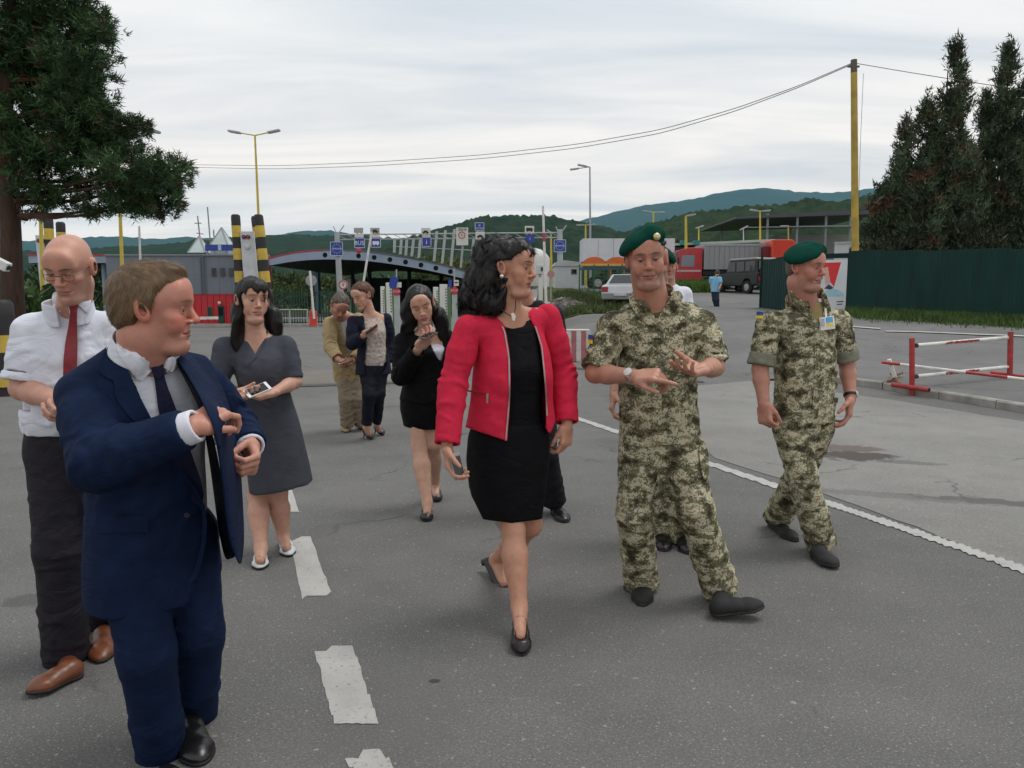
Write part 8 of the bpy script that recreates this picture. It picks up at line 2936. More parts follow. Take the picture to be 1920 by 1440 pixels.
def left_side():
	dark = paint('window_dark', (.012, .016, .022), .12, .1)
	# striped guard post and camera at the left edge
	c = GG(22, 742)
	e = empty('guard_post', tuple(c), 'black and yellow striped guard post with a black cap at the left edge', 'post')
	yl, bk = paint('pillar_yellow', (.56, .40, .06), .6, .15, 3, dirt=.35), paint('pillar_black', (.018, .016, .018), .6, .2, 3)
	r = .19; o = np.array(e.location); g = lambda py: zat(py, c[1]) - c[2]
	ys = [742, 724, 697, 660, 628, 592]
	MB().tube([(-.08, 0, g(724)), (-.08, 0, -.02)], r * .8, 14).build('foot', bk, e, True)
	for i in range(5):
		a, b = g(ys[i]), g(ys[i + 1])
		if i == 0: continue
		MB().tube([(-.08, 0, a), (-.08, 0, b)], r, 16).build('band', yl if i % 2 else bk, e, True)
	MB().tube([(-.08, 0, g(592)), (-.08, 0, g(570)), (-.08, 0, g(562))], [r * .98, r * .95, r * .7], 16).build('cap', bk, e, True)
	MB().box((-.36, .1, 0), (-.24, .2, g(600))).build('back_rail', paint('rail_grey2', (.2, .2, .19), .7), e)
	e = empty('security_camera', tuple(base(-40, 9)), 'white security camera poking in at the left edge on its pole', 'camera')
	o = np.array(e.location)
	MB().tube([(0, 0, -.1), (0, 0, zat(470, 9))], .05, 8).build('pole', paint('lamp_grey', (.3, .31, .32), .5), e, True)
	t = J(-14, 487, 9) - o; h = J(16, 502, 9) - o; d = unit(h - t)
	MB().tube([(0, 0, zat(480, 9)), t], .02, 6).build('arm', paint('lamp_grey', (.3, .31, .32), .5), e, True)
	MB().obox((t + h) / 2, d * np.linalg.norm(h - t) / 2, (0, .05, 0), np.cross(d, [0, 1, 0]) * .055).build('housing', paint('camera_white', (.62, .63, .63), .4), e, bevel=.012)
	MB().lathe([(.035, 0), (.03, .01)], h, 10, d).build('lens', dark, e, True)
	pillar_pair([(90, 99, 408, 40.0, 'striped pillar half hidden by the pine, left one of the left pair'), (113, 121, 416, 41.5, 'striped pillar behind the bald man\'s head')], 0, 'white signal board with two red lamps behind the bald man', (66, 89, 441, 556, 77, 98), 40)
	pillar_pair([(441.5, 452, 402, 40.0, 'striped pillar on the left of the lit pair behind the woman in grey'), (484.5, 506, 402, 39.6, 'nearest striped pillar standing right of the white signal board'), (479, 499, 405, 41.4, 'striped pillar almost hidden behind the nearest pillar')], 0,
				'white signal board with two red lamps between the striped pillars by the grey building', (450, 475, 434, 524, 457, 483), 40)
	# grey and red control building
	Y = 41.5
	b = base(372, Y); s = Y / F
	e = empty('control_building', tuple(b), 'control building with grey upper storey, red ground floor and glass roof pyramids', 'building')
	X = lambda px: (px - 372) * s; Z = lambda py: zat(py, Y) - b[2]
	Xd = lambda px, d: xy(px, Y + d) - b[0]; Zd = lambda py, d: zat(py, Y + d) - b[2]
	gw = paint('cladding_grey', (.155, .185, .225), .55, .06, 1.2, dirt=.10)
	gd = paint('cladding_joint', (.10, .12, .15), .6)
	rw = paint('cladding_red', (.50, .018, .028), .5, .08, 1.2, dirt=.10)
	sx = lambda d: (b[0] + X(503)) * (1 + d / Y) - b[0]
	MB().prism([(X(200), .25, 0), (sx(.25), .25, 0), (sx(7), 7, 0), (X(200), 7, 0)], (0, 0, Z(479))).build('core', gw, e)
	# cladding cassettes, each its own panel
	cols = np.linspace(200, 503, 14)
	rows = [551, 515, 478]
	wins = [(398, 403), (414, 419), (430, 436)]
	for i in range(13):
		for j in range(2):
			MB().box((X(cols[i]) + .004, .20, Z(rows[j]) + .004), (X(cols[i + 1]) - .004, .25, Z(rows[j + 1]) - .004)).build('grey_panel', gw, e)
	for i in range(26):
		x0, x1 = 200 + 303 * i / 26, 200 + 303 * (i + 1) / 26
		MB().box((X(x0) + .012, .15, .05), (X(x1) - .012, .25, Z(552))).build('red_panel', rw, e)
	MB().box((X(200), .12, Z(553.5)), (X(503), .25, Z(551))).build('band', paint('cladding_trim', (.36, .02, .03), .5), e)
	MB().box((X(200), .10, Z(479)), (X(503), .3, Z(476.5))).build('parapet', paint('parapet_grey', (.22, .24, .27), .6), e)
	for x0, x1 in wins:
		f = MB().box((X(x0) - .03, .10, Z(518)), (X(x1) + .03, .18, Z(502))).build('window', gd, e)
		MB().box((X(x0), .085, Z(517)), (X(x1), .10, Z(503))).build('pane', dark, f)
	f = MB().box((X(406), .08, .05), (X(417), .16, Z(573))).build('door', paint('door_green', (.008, .05, .03), .5), e)
	MB().box((X(407.5), .06, Z(592)), (X(415.5), .08, Z(576))).build('pane', dark, f)
	f = MB().box((X(386), .09, Z(594)), (X(395), .16, Z(575))).build('window', gd, e)
	MB().box((X(387), .075, Z(593)), (X(394), .09, Z(576))).build('pane', paint('window_green', (.03, .07, .05), .15), f)
	MB().lathe([(.05, 0), (.09, .08), (.02, .12)], (X(410), .12, Z(568)), 10, (0, -1, 0)).build('wall_lamp', paint('lamp_pale', (.75, .55, .55), .3), e, True)
	for x0 in (377.5, 382.5):
		MB().tube([(X(x0), .08, Z(552)), (X(x0), .08, Z(478))], .035, 6).build('ladder_rail', paint('pipe_grey', (.10, .12, .14), .5), e, True)
	for k in range(16): MB().tube([(X(377.5), .08, Z(550 - k * 4.6)), (X(382.5), .08, Z(550 - k * 4.6))], .014, 5).build('ladder_rung', paint('pipe_grey', (.10, .12, .14), .5), e)
	gl = paint('pyramid_glass', (.46, .53, .53), .25, .12, 1.5, dirt=.1)
	for cx, hw, zb, zt in ((379, 17, 475, 443), (421, 17, 461, 427)):
		n = 4
		apex = np.array([Xd(cx, 2), 2, Zd(zt, 2)])
		bs = [np.array([Xd(cx, 2) + sx * hw * s, 2 + sy * hw * s, Zd(zb, 2)]) for sx, sy in ((-1, -1), (1, -1), (1, 1), (-1, 1))]
		for q in range(4):
			a_, b_ = bs[q], bs[(q + 1) % 4]
			for k in range(3):
				p0, p1 = a_ + (b_ - a_) * k / 3, a_ + (b_ - a_) * (k + 1) / 3
				nn = unit(np.cross(p1 - p0, apex - p0)) * .03
				MB().prism([p0, p1, apex * .96 + p1 * .04, apex * .96 + p0 * .04], nn).build('pyramid_pane', gl, e)
			MB().tube([a_, apex], .06, 5).build('pyramid_rib', paint('rib_grey', (.26, .28, .29), .5), e)
		if zb < 470:
			MB().box((bs[0][0], bs[0][1], Z(478)), (bs[2][0], bs[2][1], Zd(zb, 2))).build('lantern_base', paint('lantern_grey', (.35, .37, .39), .6), e)
	# blue roof sign
	sg = MB().box((Xd(388.5, .4), .4, Zd(470, .4)), (Xd(446, .4), .5, Zd(458.5, .4))).build('roof_sign', paint('sign_blue', (.014, .045, .30), .45, .06), e)
	MB().box((Xd(413, .4), .385, Zd(469.5, .4)), (Xd(419, .4), .4, Zd(459, .4))).build('sign_emblem', paint('sign_pale', (.40, .50, .62), .45), sg)
	for px in (392, 405, 428, 442): MB().box((Xd(px, .4) - .04, .42, Z(478)), (Xd(px, .4) + .04, .5, Zd(470, .4))).build('sign_leg', paint('rib_grey', (.26, .28, .29), .5), sg)
	am = paint('antenna', (.20, .20, .21), .5)
	for px, y1, y0, x1 in ((382, 478, 405, 377.5), (400, 478, 388, 396.5), (406.5, 478, 431, 406)):
		MB().tube([(Xd(px, 4), 4, Z(y1)), (Xd(x1, 4), 4, Zd(y0, 4))], .04, 5).build('antenna', am, e)
	MB().tube([(Xd(371.5, 4), 4, Zd(418.5, 4)), (Xd(384, 4), 4, Zd(418.5, 4))], .03, 5).build('antenna_bar', am, e)
	MB().tube([(Xd(374, 4), 4, Zd(437, 4)), (Xd(387, 4), 4, Zd(439, 4))], .025, 5).build('antenna_bar', am, e)
	# left canopy over the lanes
	gb = paint('girder_blue', (.27, .345, .45), .5, .08, 1.5, dirt=.12)
	rt = paint('trim_red', (.42, .03, .045), .5)
	bl = paint('soffit_shade', (.010, .011, .012), .9)  # near-black colour stands in for the shade beneath the lane canopies
	b = base(245, 44); e = empty('lane_canopy', tuple(b), 'left lane canopy with a blue-grey edge girder and red trim', 'canopy', 'lane canopies')
	X2 = lambda px: (px - 245) * 44 / F; Z2 = lambda py: zat(py, 44) - b[2]
	MB().box((X2(60), 0, Z2(493)), (X2(318), .3, Z2(480))).build('girder', gb, e)
	MB().box((X2(60), -.04, Z2(480)), (X2(318), 16, Z2(477))).build('roof_edge', rt, e)
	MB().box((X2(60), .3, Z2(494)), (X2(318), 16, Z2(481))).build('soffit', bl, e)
	for px in (120, 182, 300): MB().tube([(X2(px), 1, 0), (X2(px), 1, Z2(492))], .16, 10).build('column', gb, e, True)
	# arched canopy
	Y = 62.0
	b = base(690, Y); s = Y / F
	e = empty('lane_canopy', tuple(b), 'arched lane canopy with a long pierced blue-grey girder', 'canopy', 'lane canopies')
	X = lambda px: (px - 690) * s; Z = lambda py: zat(py, Y) - b[2]
	top = [(500, 488), (530, 480), (560, 474), (600, 470.5), (640, 470), (680, 472), (720, 477), (760, 483.5), (800, 491.5), (840, 501), (875, 511), (930, 530)]
	px_ = np.linspace(500, 930, 44); ty = np.interp(px_, [p[0] for p in top], [p[1] for p in top])
	k = np.hanning(7); k /= k.sum(); ty = np.convolve(np.pad(ty, 3, mode='edge'), k, 'valid')
	tyf = lambda p: float(np.interp(p, px_, ty))
	dep = lambda p: float(np.interp(p, [500, 560, 640, 800, 930], [12, 15, 16.5, 15, 12]))
	holes = [612, 674, 703, 732, 761, 789.5, 817, 844]
	# girder web with round holes: strips between holes plus a ring at each hole
	mb = MB()
	edges = [500]
	for h in holes: edges += [h - 6.5, h + 6.5]
	edges.append(930)
	for i in range(0, len(edges), 2):
		q = np.linspace(edges[i], edges[i + 1], max(2, int((edges[i + 1] - edges[i]) / 9) + 1))
		for a_, c_ in zip(q[:-1], q[1:]):
			mb.prism([(X(a_), 0, Z(tyf(a_) + dep(a_))), (X(c_), 0, Z(tyf(c_) + dep(c_))), (X(c_), 0, Z(tyf(c_))), (X(a_), 0, Z(tyf(a_)))], (0, .12, 0))
	for h in holes:
		n = 20; c_ = np.array([X(h), 0, (Z(tyf(h)) + Z(tyf(h) + dep(h))) / 2]); R = 4.6 * s
		x0, x1 = X(h - 6.5), X(h + 6.5)
		z0 = lambda x: Z(tyf(690 + x / s) + dep(690 + x / s)); z1 = lambda x: Z(tyf(690 + x / s))
		inn = [c_ + R * np.array([math.cos(t), 0, math.sin(t)]) for t in np.linspace(0, 2 * math.pi, n, endpoint=False)]
		out = []
		for p in inn:
			d = (p - c_) / R; x = np.clip(c_[0] + d[0] * 9, x0, x1)
			t = (x0 - c_[0]) / d[0] if d[0] < -.3 else ((x1 - c_[0]) / d[0] if d[0] > .3 else 99)
			tz = ((z1(c_[0]) if d[2] > 0 else z0(c_[0])) - c_[2]) / d[2] if abs(d[2]) > 1e-3 else 99
			t = min(abs(t), abs(tz)); q = c_ + d * t
			if abs(tz) <= abs(t) + 1e-6: q[2] = z1(q[0]) if d[2] > 0 else z0(q[0])
			out.append(q)
		v = inn + out + [p + (0, .12, 0) for p in inn]
		f = []
		for i in range(n):
			j = (i + 1) % n
			f += [(i, j, n + j, n + i), (i, j, 2 * n + j, 2 * n + i)]
		mb.add(v, f)
		cs = [np.array([x0, 0, z0(x0)]), np.array([x0, 0, z1(x0)]), np.array([x1, 0, z0(x1)]), np.array([x1, 0, z1(x1)])]
		for cnr in cs:                                 # fill the corner pieces
			ds = [np.linalg.norm(p - cnr) for p in out]; i = int(np.argmin(ds)); j = (i + 1) % n; l = (i - 1) % n
			mb.add([cnr, out[i], out[j]], [(0, 1, 2)]); mb.add([cnr, out[l], out[i]], [(0, 1, 2)])
	mb.build('girder', gb, e)
	for pp, mt_ in ((px_[px_ < 612], rt), (px_[px_ > 600], paint('trim_grey', (.12, .13, .16), .6))):
		mb = MB(); v = []
		for p in pp: v += [(X(p), -.05, Z(tyf(p)) + .02), (X(p), -.05, Z(tyf(p)) + .12), (X(p), 30, Z(tyf(p)) + .12), (X(p), 30, Z(tyf(p)) + .02)]
		mb.add(v, [(i * 4 + a_, i * 4 + b_, i * 4 + 4 + b_, i * 4 + 4 + a_) for i in range(len(pp) - 1) for a_, b_ in ((0, 1), (1, 2), (2, 3), (3, 0))])
		mb.build('roof_edge', mt_, e, True)
	n = len(px_)
	mb = MB(); v = []
	for p in px_: v += [(X(p), .16, Z(tyf(p) + dep(p) * .8)), (X(p), 30, Z(tyf(p) + dep(p) * .8)), (X(p), 30, Z(tyf(p) + 1)), (X(p), .16, Z(tyf(p) + 1))]
	mb.add(v, [(i * 4 + a_, i * 4 + b_, i * 4 + 4 + b_, i * 4 + 4 + a_) for i in range(n - 1) for a_, b_ in ((0, 1), (1, 2), (2, 3), (3, 0))])
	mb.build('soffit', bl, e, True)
	MB().prism([(X(505), -.1, 0), (X(509), -.1, 0), (X(508), -.1, Z(478)), (X(499), -.1, Z(478))], (0, .5, 0)).build('red_column', rt, e)
	for px in (557, 600, 700, 780, 860): MB().tube([(X(px), 22, 0), (X(px), 22, Z(tyf(px) + 5))], .22, 8).build('column', paint('column_dark', (.03, .03, .032), .8), e, True)
	for i, (x0, x1) in enumerate(((562, 640), (640, 720), (720, 800), (800, 900))): MB().box((X(x0), 26, 0), (X(x1) - .1, 26.3, Z(505 + 3 * i))).build('shade_screen', paint('shade_dark', (.012, .013, .015), .9), e)  # dark sheets added to stand in for shade deep inside the canopy
	MB().box((X(520), 12, 0), (X(528), 13, Z(500))).build('kiosk', paint('kiosk_blue', (.16, .24, .36), .6), e)
	MB().box((X(533), 24, Z(545)), (X(552), 25, Z(508))).build('gap_light_board', paint('gap_light_white', (.55, .58, .58), .6), e)  # pale board added for the bright light in the gap under the arch
	# slanting struts rising from the girder, joined by a rail
	sm = paint('strut_grey', (.40, .43, .45), .5, .08, 2)
	for (xa, ya, xb, yb) in ((741, 474, 742, 448), (752, 477, 754.5, 448), (762, 479, 764.5, 448), (773, 481, 777, 448), (786, 484, 789.5, 446), (814, 490, 820, 434), (829, 494, 836, 432), (845, 499, 852.5, 430), (881, 511, 888, 446), (895, 516, 902, 444)):
		MB().obox(np.array([(X(xa) + X(xb)) / 2, -.12, (Z(ya) + Z(yb)) / 2]), np.array([(X(xb) - X(xa)) / 2, 0, (Z(yb) - Z(ya)) / 2]), (.10, 0, 0), (0, .09, 0)).build('strut', sm, e)
	MB().tube([(X(738), -.02, Z(462)), (X(900), -.02, Z(470))], .03, 5).build('rail', sm, e)
	# sign gantry
	Y = 57.0; b = base(637, Y); s = Y / F
	e = empty('sign_gantry', tuple(b), 'pale steel gantry of two columns and a truss beam carrying the lane signs', 'gantry')
	X = lambda px: (px - 637) * s; Z = lambda py: zat(py, Y) - b[2]
	cm = paint('gantry_grey', (.36, .39, .40), .5, .08, 2)
	MB().tube([(X(639), 0, -.1), (X(635), 0, Z(436))], [.24, .2], 12).build('column', cm, e, True)
	MB().tube([(X(1049), 0, -.1), (X(1046), 0, Z(430))], [.24, .2], 12).build('column', cm, e, True)
	for dz in (0, -.36):
		MB().tube([(X(636), 0, Z(440) + dz), (X(1047), 0, Z(436) + dz)], .055, 6).build('chord', cm, e, True)
	for i in range(24):
		a_, c_ = 636 + 411 * i / 24, 636 + 411 * (i + 1) / 24
		MB().tube([(X(a_), 0, Z(440 - i / 6)), (X(c_), 0, Z(440 - i / 6) - .36)], .025, 4).build('brace', cm, e)
	for px in (636, 1046):
		MB().tube([(X(px) - .3, 0, Z(430) + .2), (X(px), 0, Z(440))], .04, 5).build('fork', cm, e); MB().tube([(X(px) + .5, 0, Z(430) + .3), (X(px), 0, Z(440))], .04, 5).build('fork', cm, e)
	sb = paint('sign_blue', (.014, .045, .30), .45, .06); sw = paint('sign_white', (.60, .60, .56), .5, .06); sr = paint('sign_red', (.45, .03, .05), .5); ink = paint('sign_ink', (.02, .02, .022), .6); wt = paint('sign_letter', (.68, .70, .75), .5)
	Yf = -.32

	def board(label, plates, group='gantry lane signs', cx=None):
		x_ = cx
		r = empty('lane_sign', (b[0] + X(x_), Y + Yf, b[2] + Z(442)), label, 'sign', group)
		o = np.array([X(x_), Yf, Z(442)])
		zs = []
		for (x0, x1, y0, y1, mat) in plates:
			MB().box(np.array([X(x0), -.03 + Yf, Z(y1)]) - o, np.array([X(x1), .03 + Yf, Z(y0)]) - o).build('plate', mat, r, bevel=.01); zs += [Z(y0), Z(y1)]
		for dx in (-.15, .15): MB().box((dx - .03, .03, min(zs) - o[2]), (dx + .03, .27, max(zs) - o[2])).build('bracket', cm, r)
		return r, o

	def rim(r, o, x0, x1, y0, y1):
		for (a0, a1, b0, b1) in ((x0, x1, y0, y0 + .8), (x0, x1, y1 - .8, y1), (x0, x0 + .8, y0, y1), (x1 - .8, x1, y0, y1)):
			MB().box(np.array([X(a0), -.04 + Yf, Z(b1)]) - o, np.array([X(a1), -.031 + Yf, Z(b0)]) - o).build('rim', wt, r)

	def car_icon(r, o, cx, cy, w, mat, bus=False):
		P_ = lambda dx, dy: np.array([X(cx + dx * w), -.045 + Yf, Z(cy + dy * w)]) - o
		pr = [(-.5, .12), (-.5, -.02), (-.34, -.06), (-.2, -.26), (.22, -.26), (.36, -.05), (.5, .0), (.5, .12)] if not bus else [(-.5, .2), (-.5, -.3), (.42, -.3), (.5, -.1), (.5, .2)]
		MB().prism([P_(*q) for q in pr], (0, .012, 0)).build('pictogram', mat, r)
		for dx in (-.26, .26): MB().lathe([(.11 * w * s, 0), (.11 * w * s, .012)], P_(dx, .16 if not bus else .24), 10, (0, -1, 0)).build('pictogram_wheel', mat, r)
	tx = lambda s_, sz, m_, r, o, px, py, q=1.0: letter(s_, sz, m_, r, tuple(np.array([X(px), -.05 + Yf, Z(py)]) - o), squash=q)

	def stars(r, o, cx, cy, R):
		for k in range(12):
			a_ = k * math.pi / 6
			MB().lathe([(.045, 0), (.02, .01)], np.array([X(cx) + R * s * math.cos(a_), -.045 + Yf, Z(cy) + R * s * math.sin(a_)]) - o, 5, (0, -1, 0)).build('star', paint('star_yellow', (.35, .38, .42), .5), r)
	r, o = board('square blue sign with a ring of stars on the left gantry column', [(624, 647, 454, 480, sb)], cx=636); rim(r, o, 624, 647, 454, 480); stars(r, o, 636, 467, 8.2); tx('UKRAINE', .17, wt, r, o, 636, 467, 1.0)
	r, o = board('blue BUS lane sign under a pale plate', [(668, 685, 428, 437.5, paint('sign_pale_grey', (.33, .33, .30), .5)), (669, 685.5, 440, 446, sw), (668.5, 687.5, 447, 465.5, sb)], cx=677); tx('BUS', .42, wt, r, o, 677.5, 456.5); rim(r, o, 668.5, 687.5, 447, 465.5)
	MB().lathe([(.19, 0), (.20, .1), (.12, .14)], np.array([X(677), -.05 + Yf, Z(471)]) - o, 12, (0, -1, 0)).build('red_signal', sr, r, True)
	r, o = board('blue lane sign with a pale car symbol beside the BUS sign', [(698, 715, 428, 438.5, paint('sign_pale_grey', (.33, .33, .30), .5)), (699.5, 715.5, 440.5, 446, sw), (699, 717, 447, 464.5, sb)], cx=708); car_icon(r, o, 706.5, 434.5, 12, ink); car_icon(r, o, 708, 456.5, 12, wt, True); rim(r, o, 699, 717, 447, 464.5)
	r, o = board('blue lane sign under a white car plate, left of the zone sign', [(791.5, 808.5, 428, 440.5, sw), (793, 808.5, 441.5, 444.5, sw), (792.5, 809.5, 445.5, 463, sb)], cx=800); car_icon(r, o, 799.5, 436, 12, ink); tx('i', .5, wt, r, o, 801, 454.5); rim(r, o, 792.5, 809.5, 445.5, 463)
	r, o = board('white zone sign with a red ring on a slanted strut', [(855.5, 877.5, 427.5, 460.5, sw)], cx=866)
	tx('ЗОНА', .27, ink, r, o, 867, 431.5, .9)
	c_ = np.array([X(866), -.045 + Yf, Z(441.5)]) - o
	MB().tube([c_ + .235 * np.array([math.cos(t), 0, math.sin(t)]) for t in np.linspace(0, 2 * math.pi, 25)], .035, 5).build('red_ring', sr, r, True)
	tx('5', .28, ink, r, o, 866, 441.5)
	MB().tube([np.array([X(863), 0, Z(502)]) - o, np.array([X(867), 0, Z(460)]) - o], .08, 8).build('post', cm, r, True)
	r, o = board('tall lane sign of two blue plates with a white car plate', [(890, 907, 418, 433, sb), (891, 908, 435, 449.5, sw), (892.5, 909, 452, 471, sb)], cx=899); tx('x', .3, wt, r, o, 898.5, 423); tx('SLOVAKIA', .16, wt, r, o, 898.5, 428.8, .8); car_icon(r, o, 899.5, 444, 12, ink); rim(r, o, 890, 907, 418, 433)
	r, o = board('white bus plate above a blue plate, right of the pink jacket', [(981.5, 998.5, 424.5, 438.5, sw), (983, 999, 441, 456, sb)], cx=990); car_icon(r, o, 990, 431.5, 12, ink, True); tx('i', .35, wt, r, o, 991, 448)
	r, o = board('square blue sign with a ring of stars on the right gantry column', [(1035, 1057, 450, 473, sb)], cx=1046); rim(r, o, 1035, 1057, 450, 473); stars(r, o, 1046, 461.5, 7.6); tx('UKRAINE', .17, wt, r, o, 1046, 461.5)


def lane_things():
	wt, rd = paint('barrier_white', (.66, .66, .63), .55, .1, 8, dirt=.3), paint('unit_orange', (.62, .055, .025), .5, .1, 4, dirt=.2)
	gr = paint('gantry_grey', (.36, .39, .40), .5, .08, 2)
	rr = paint('sign_red', (.45, .03, .05), .5)

	def arm_barrier(px, Y, y_base, h_px, arm, label, unit_mat, unit_w=.36, rings=None, group='lane barriers'):
		b = base(px, Y)
		e = empty('lane_barrier', tuple(b), label, 'barrier', group); o = np.array(e.location)
		z = zat(y_base - h_px, Y) - b[2]
		MB().prism([(-unit_w / 2, -unit_w / 2, 0), (unit_w / 2, -unit_w / 2, 0), (unit_w * .42, -unit_w * .42, z), (-unit_w * .42, -unit_w * .42, z)], (0, unit_w * .9, 0)).build('cabinet', unit_mat, e, bevel=.02)
		MB().box((-unit_w / 2 - .05, -unit_w / 2 - .05, -.05), (unit_w / 2 + .05, unit_w / 2 + .1, .05)).build('plinth', paint('plinth', (.25, .24, .22), .9), e)
		a, c = J(arm[0], arm[1], Y - .25) - o, J(arm[2], arm[3], Y - .25) - o
		n = rings or 1
		for i in range(n):
			MB().tube([a + (c - a) * i / n, a + (c - a) * (i + 1) / n], arm[4] * (1 - .25 * i / n), 8).build('arm' if n == 1 else 'arm_section', rr if rings and i in (7,) else wt, e, True)
		return e
	arm_barrier(586.5, 40, 611, 28, (589, 598, 581, 508, .06), 'orange barrier unit with a raised white arm before the green railings', rd)
	arm_barrier(672, 34, 622, 34, (674, 575, 697, 434, .05), 'barrier with a long slanting raised arm behind the auburn-haired woman', rd)
	arm_barrier(1024, 30, 626, 60, (1024, 570, 1018, 386, .055), 'barrier with an upright red and white arm right of the woman in pink', paint('unit_white', (.50, .52, .50), .5), rings=11)
	b = base(290, 30); e = empty('lane_barrier', tuple(b), 'barrier with a level white arm in front of the red ground floor', 'barrier', 'lane barriers')
	MB().box((-.2, -.2, 0), (.2, .2, 1.0)).build('cabinet', rd, e, bevel=.02)
	x1 = xy(412, 30) - xy(290, 30); z = zat(598, 30)
	f = lambda t: np.array([.1 + (x1 - .1) * t, -.26, z + .05 * t])
	for i, (t0, t1) in enumerate(((0, .55), (.55, .72), (.72, 1))): MB().obox((f(t0) + f(t1)) / 2, (f(t1) - f(t0)) / 2, (0, .03, 0), (0, 0, .055)).build('arm_section', wt if i != 1 else paint('arm_orange', (.58, .26, .16), .6), e)
	# green railings below the arch
	gm = paint('railing_green', (.010, .060, .042), .55)
	for k, (pa, pb, Y, lb) in enumerate(((512, 576, 42, 'green upright-bar railings left of the orange barrier unit'), (592, 668, 43, 'green upright-bar railings behind the man in beige'))):
		a, c = base(pa, Y), base(pb, Y); L = c[0] - a[0]; h = zat(546, Y)
		e = empty('railing', tuple(a), lb, 'railing', 'green railings')
		for z in (.15, h - .1): MB().box((0, -.03, z), (L, .03, z + .06)).build('rail', gm, e)
		n = int(L / .14)
		for i in range(n + 1): MB().box((L * i / n - .03, -.02, .02), (L * i / n + .03, .02, h)).build('bar', gm, e)
	wm = paint('rail_white', (.45, .46, .44), .6)
	e = grounded('guard_rail', 505, 40.5, 'low white tube rail before the green railings', 'rail')
	for z in (.45, .9): MB().tube([(.1, 0, z), (2.0, 0, z)], .03, 6).build('rail', wm, e, True)
	for x in (.1, 1.05, 2.0): MB().tube([(x, 0, 0), (x, 0, .93)], .03, 6).build('post', wm, e, True)
	# round signs
	e = grounded('round_sign', 584, 41, 'grey back of a round sign on a post', 'sign'); o = np.array(e.location)
	MB().lathe([(.30, 0), (.30, .03)], J(583.5, 526, 41) - o, 20, (0, -1, 0)).build('disc', paint('sign_back', (.28, .30, .31), .5), e)
	MB().tube([(0, .05, 0), (0, .05, zat(512, 41))], .035, 6).build('post', gr, e, True)
	e = grounded('round_sign', 643, 38, 'round white sign with a red ring behind the man in beige', 'sign'); o = np.array(e.location)
	c = J(643.5, 534, 38) - o
	MB().lathe([(.235, 0), (.235, .03)], c, 20, (0, -1, 0)).build('disc', paint('sign_white', (.60, .60, .56), .5, .06), e)
	MB().tube([c + np.array([.20 * math.cos(t), -.035, .20 * math.sin(t)]) for t in np.linspace(0, 2 * math.pi, 25)], .032, 5).build('red_ring', rr, e, True)
	letter('5', .24, paint('sign_ink', (.02, .02, .022), .6), e, tuple(c + np.array([0, -.04, 0])))
	MB().tube([(0, .05, 0), (0, .05, zat(528, 38))], .035, 6).build('post', gr, e, True)
	# white pylons with an edge of dark marks, stop signs on posts
	pw, pg, pk = paint('pylon_white', (.62, .64, .60), .5, .05, 2, dirt=.15), paint('pylon_green', (.10, .18, .08), .6), paint('pylon_ink', (.05, .045, .03), .6)
	for k, (x0, x1, xb0, xb1, y0, y1, lb) in enumerate(((723, 733.5, 726, 737, 530, 601, 'white lane pylon right of the auburn-haired woman'), (824, 838, 825, 839, 533, 588, 'white lane pylon between the black-suited woman and the one in pink'), (812, 821, 812, 822, 538, 590, 'narrow pale pylon behind the black-suited woman'), (713, 720, 714, 722, 537, 596, 'narrow pale pylon left of the tall white one'))):
		Y = 33.0 if k < 2 else 37.0
		b = base((xb0 + xb1) / 2, Y); e = empty('lane_pylon', tuple(b), lb, 'pylon', 'white lane pylons'); o = np.array(e.location)
		q = [J(xb0 + .5, 625, Y) - o, J(xb1 + .5, 625, Y) - o, J(x1, y0, Y) - o, J(x0, y0, Y) - o]
		for p in (0, 1): q[p][2] = -.02
		MB().prism(q, (0, .25, 0)).build('panel', pw, e, bevel=.02)
		MB().prism([q[1] + (.004, .02, 0), q[1] + (.14, .02, 0), q[2] + (.14, .02, -.1), q[2] + (.004, .02, -.1)], (0, .2, 0)).build('green_edge', pg, e)
		for i in range(9):
			t = .42 + .058 * i; p = q[1] * (1 - t) + q[2] * t
			MB().box(p + (-.075, -.012, 0), p + (-.02, .0, .055)).build('mark', pk, e)
	for k, (px, py, Y, lb) in enumerate(((743.5, 547, 31, 'red STOP sign on a pale post left of the black-suited woman'), (852, 545, 31, 'red STOP sign on a pale post left of the woman in pink'))):
		b = base(px, Y); e = empty('stop_sign', tuple(b), lb, 'sign', 'stop signs'); o = np.array(e.location)
		c = J(px, py, Y) - o; R = 7.6 / F * Y
		MB().prism([c + R * np.array([math.cos(t), 0, math.sin(t)]) for t in np.arange(8) * math.pi / 4 + math.pi / 8], (0, .03, 0)).build('plate', rr, e)
		letter('STOP', R * .72, wt, e, tuple(c + np.array([0, -.008, 0])))
		MB().box((-.11, .03, 0), (.11, .2, c[2] - R * .8)).build('pillar', paint('pillar_pale', (.36, .42, .40), .5, .1, 3), e)
		blu, whp = paint('sign_blue', (.014, .045, .30), .45, .06), paint('sign_white', (.60, .60, .56), .5, .06)
		t = c + np.array([0, .02, R * 1.15])
		MB().tube([(0, .1, c[2]), (0, .1, c[2] + .9)], .03, 6).build('post', gr, e, True)
		if k == 0:
			MB().lathe([(.17, 0), (.17, .02)], J(739, 526, Y) - o + np.array([0, -.02, 0]), 16, (0, -1, 0)).build('blue_disc', blu, e)
			MB().lathe([(.16, 0), (.16, .02)], J(737, 534, Y) - o + np.array([0, -.04, 0]), 16, (0, -1, 0)).build('blue_disc', blu, e)
			MB().box(J(743.5, 539, Y) - o, J(752.5, 529, Y) - o + np.array([0, .03, 0])).build('white_plate', whp, e)
		else:
			MB().box(J(840.5, 538, Y) - o, J(847.5, 525, Y) - o + np.array([0, .03, 0])).build('blue_plate', blu, e)
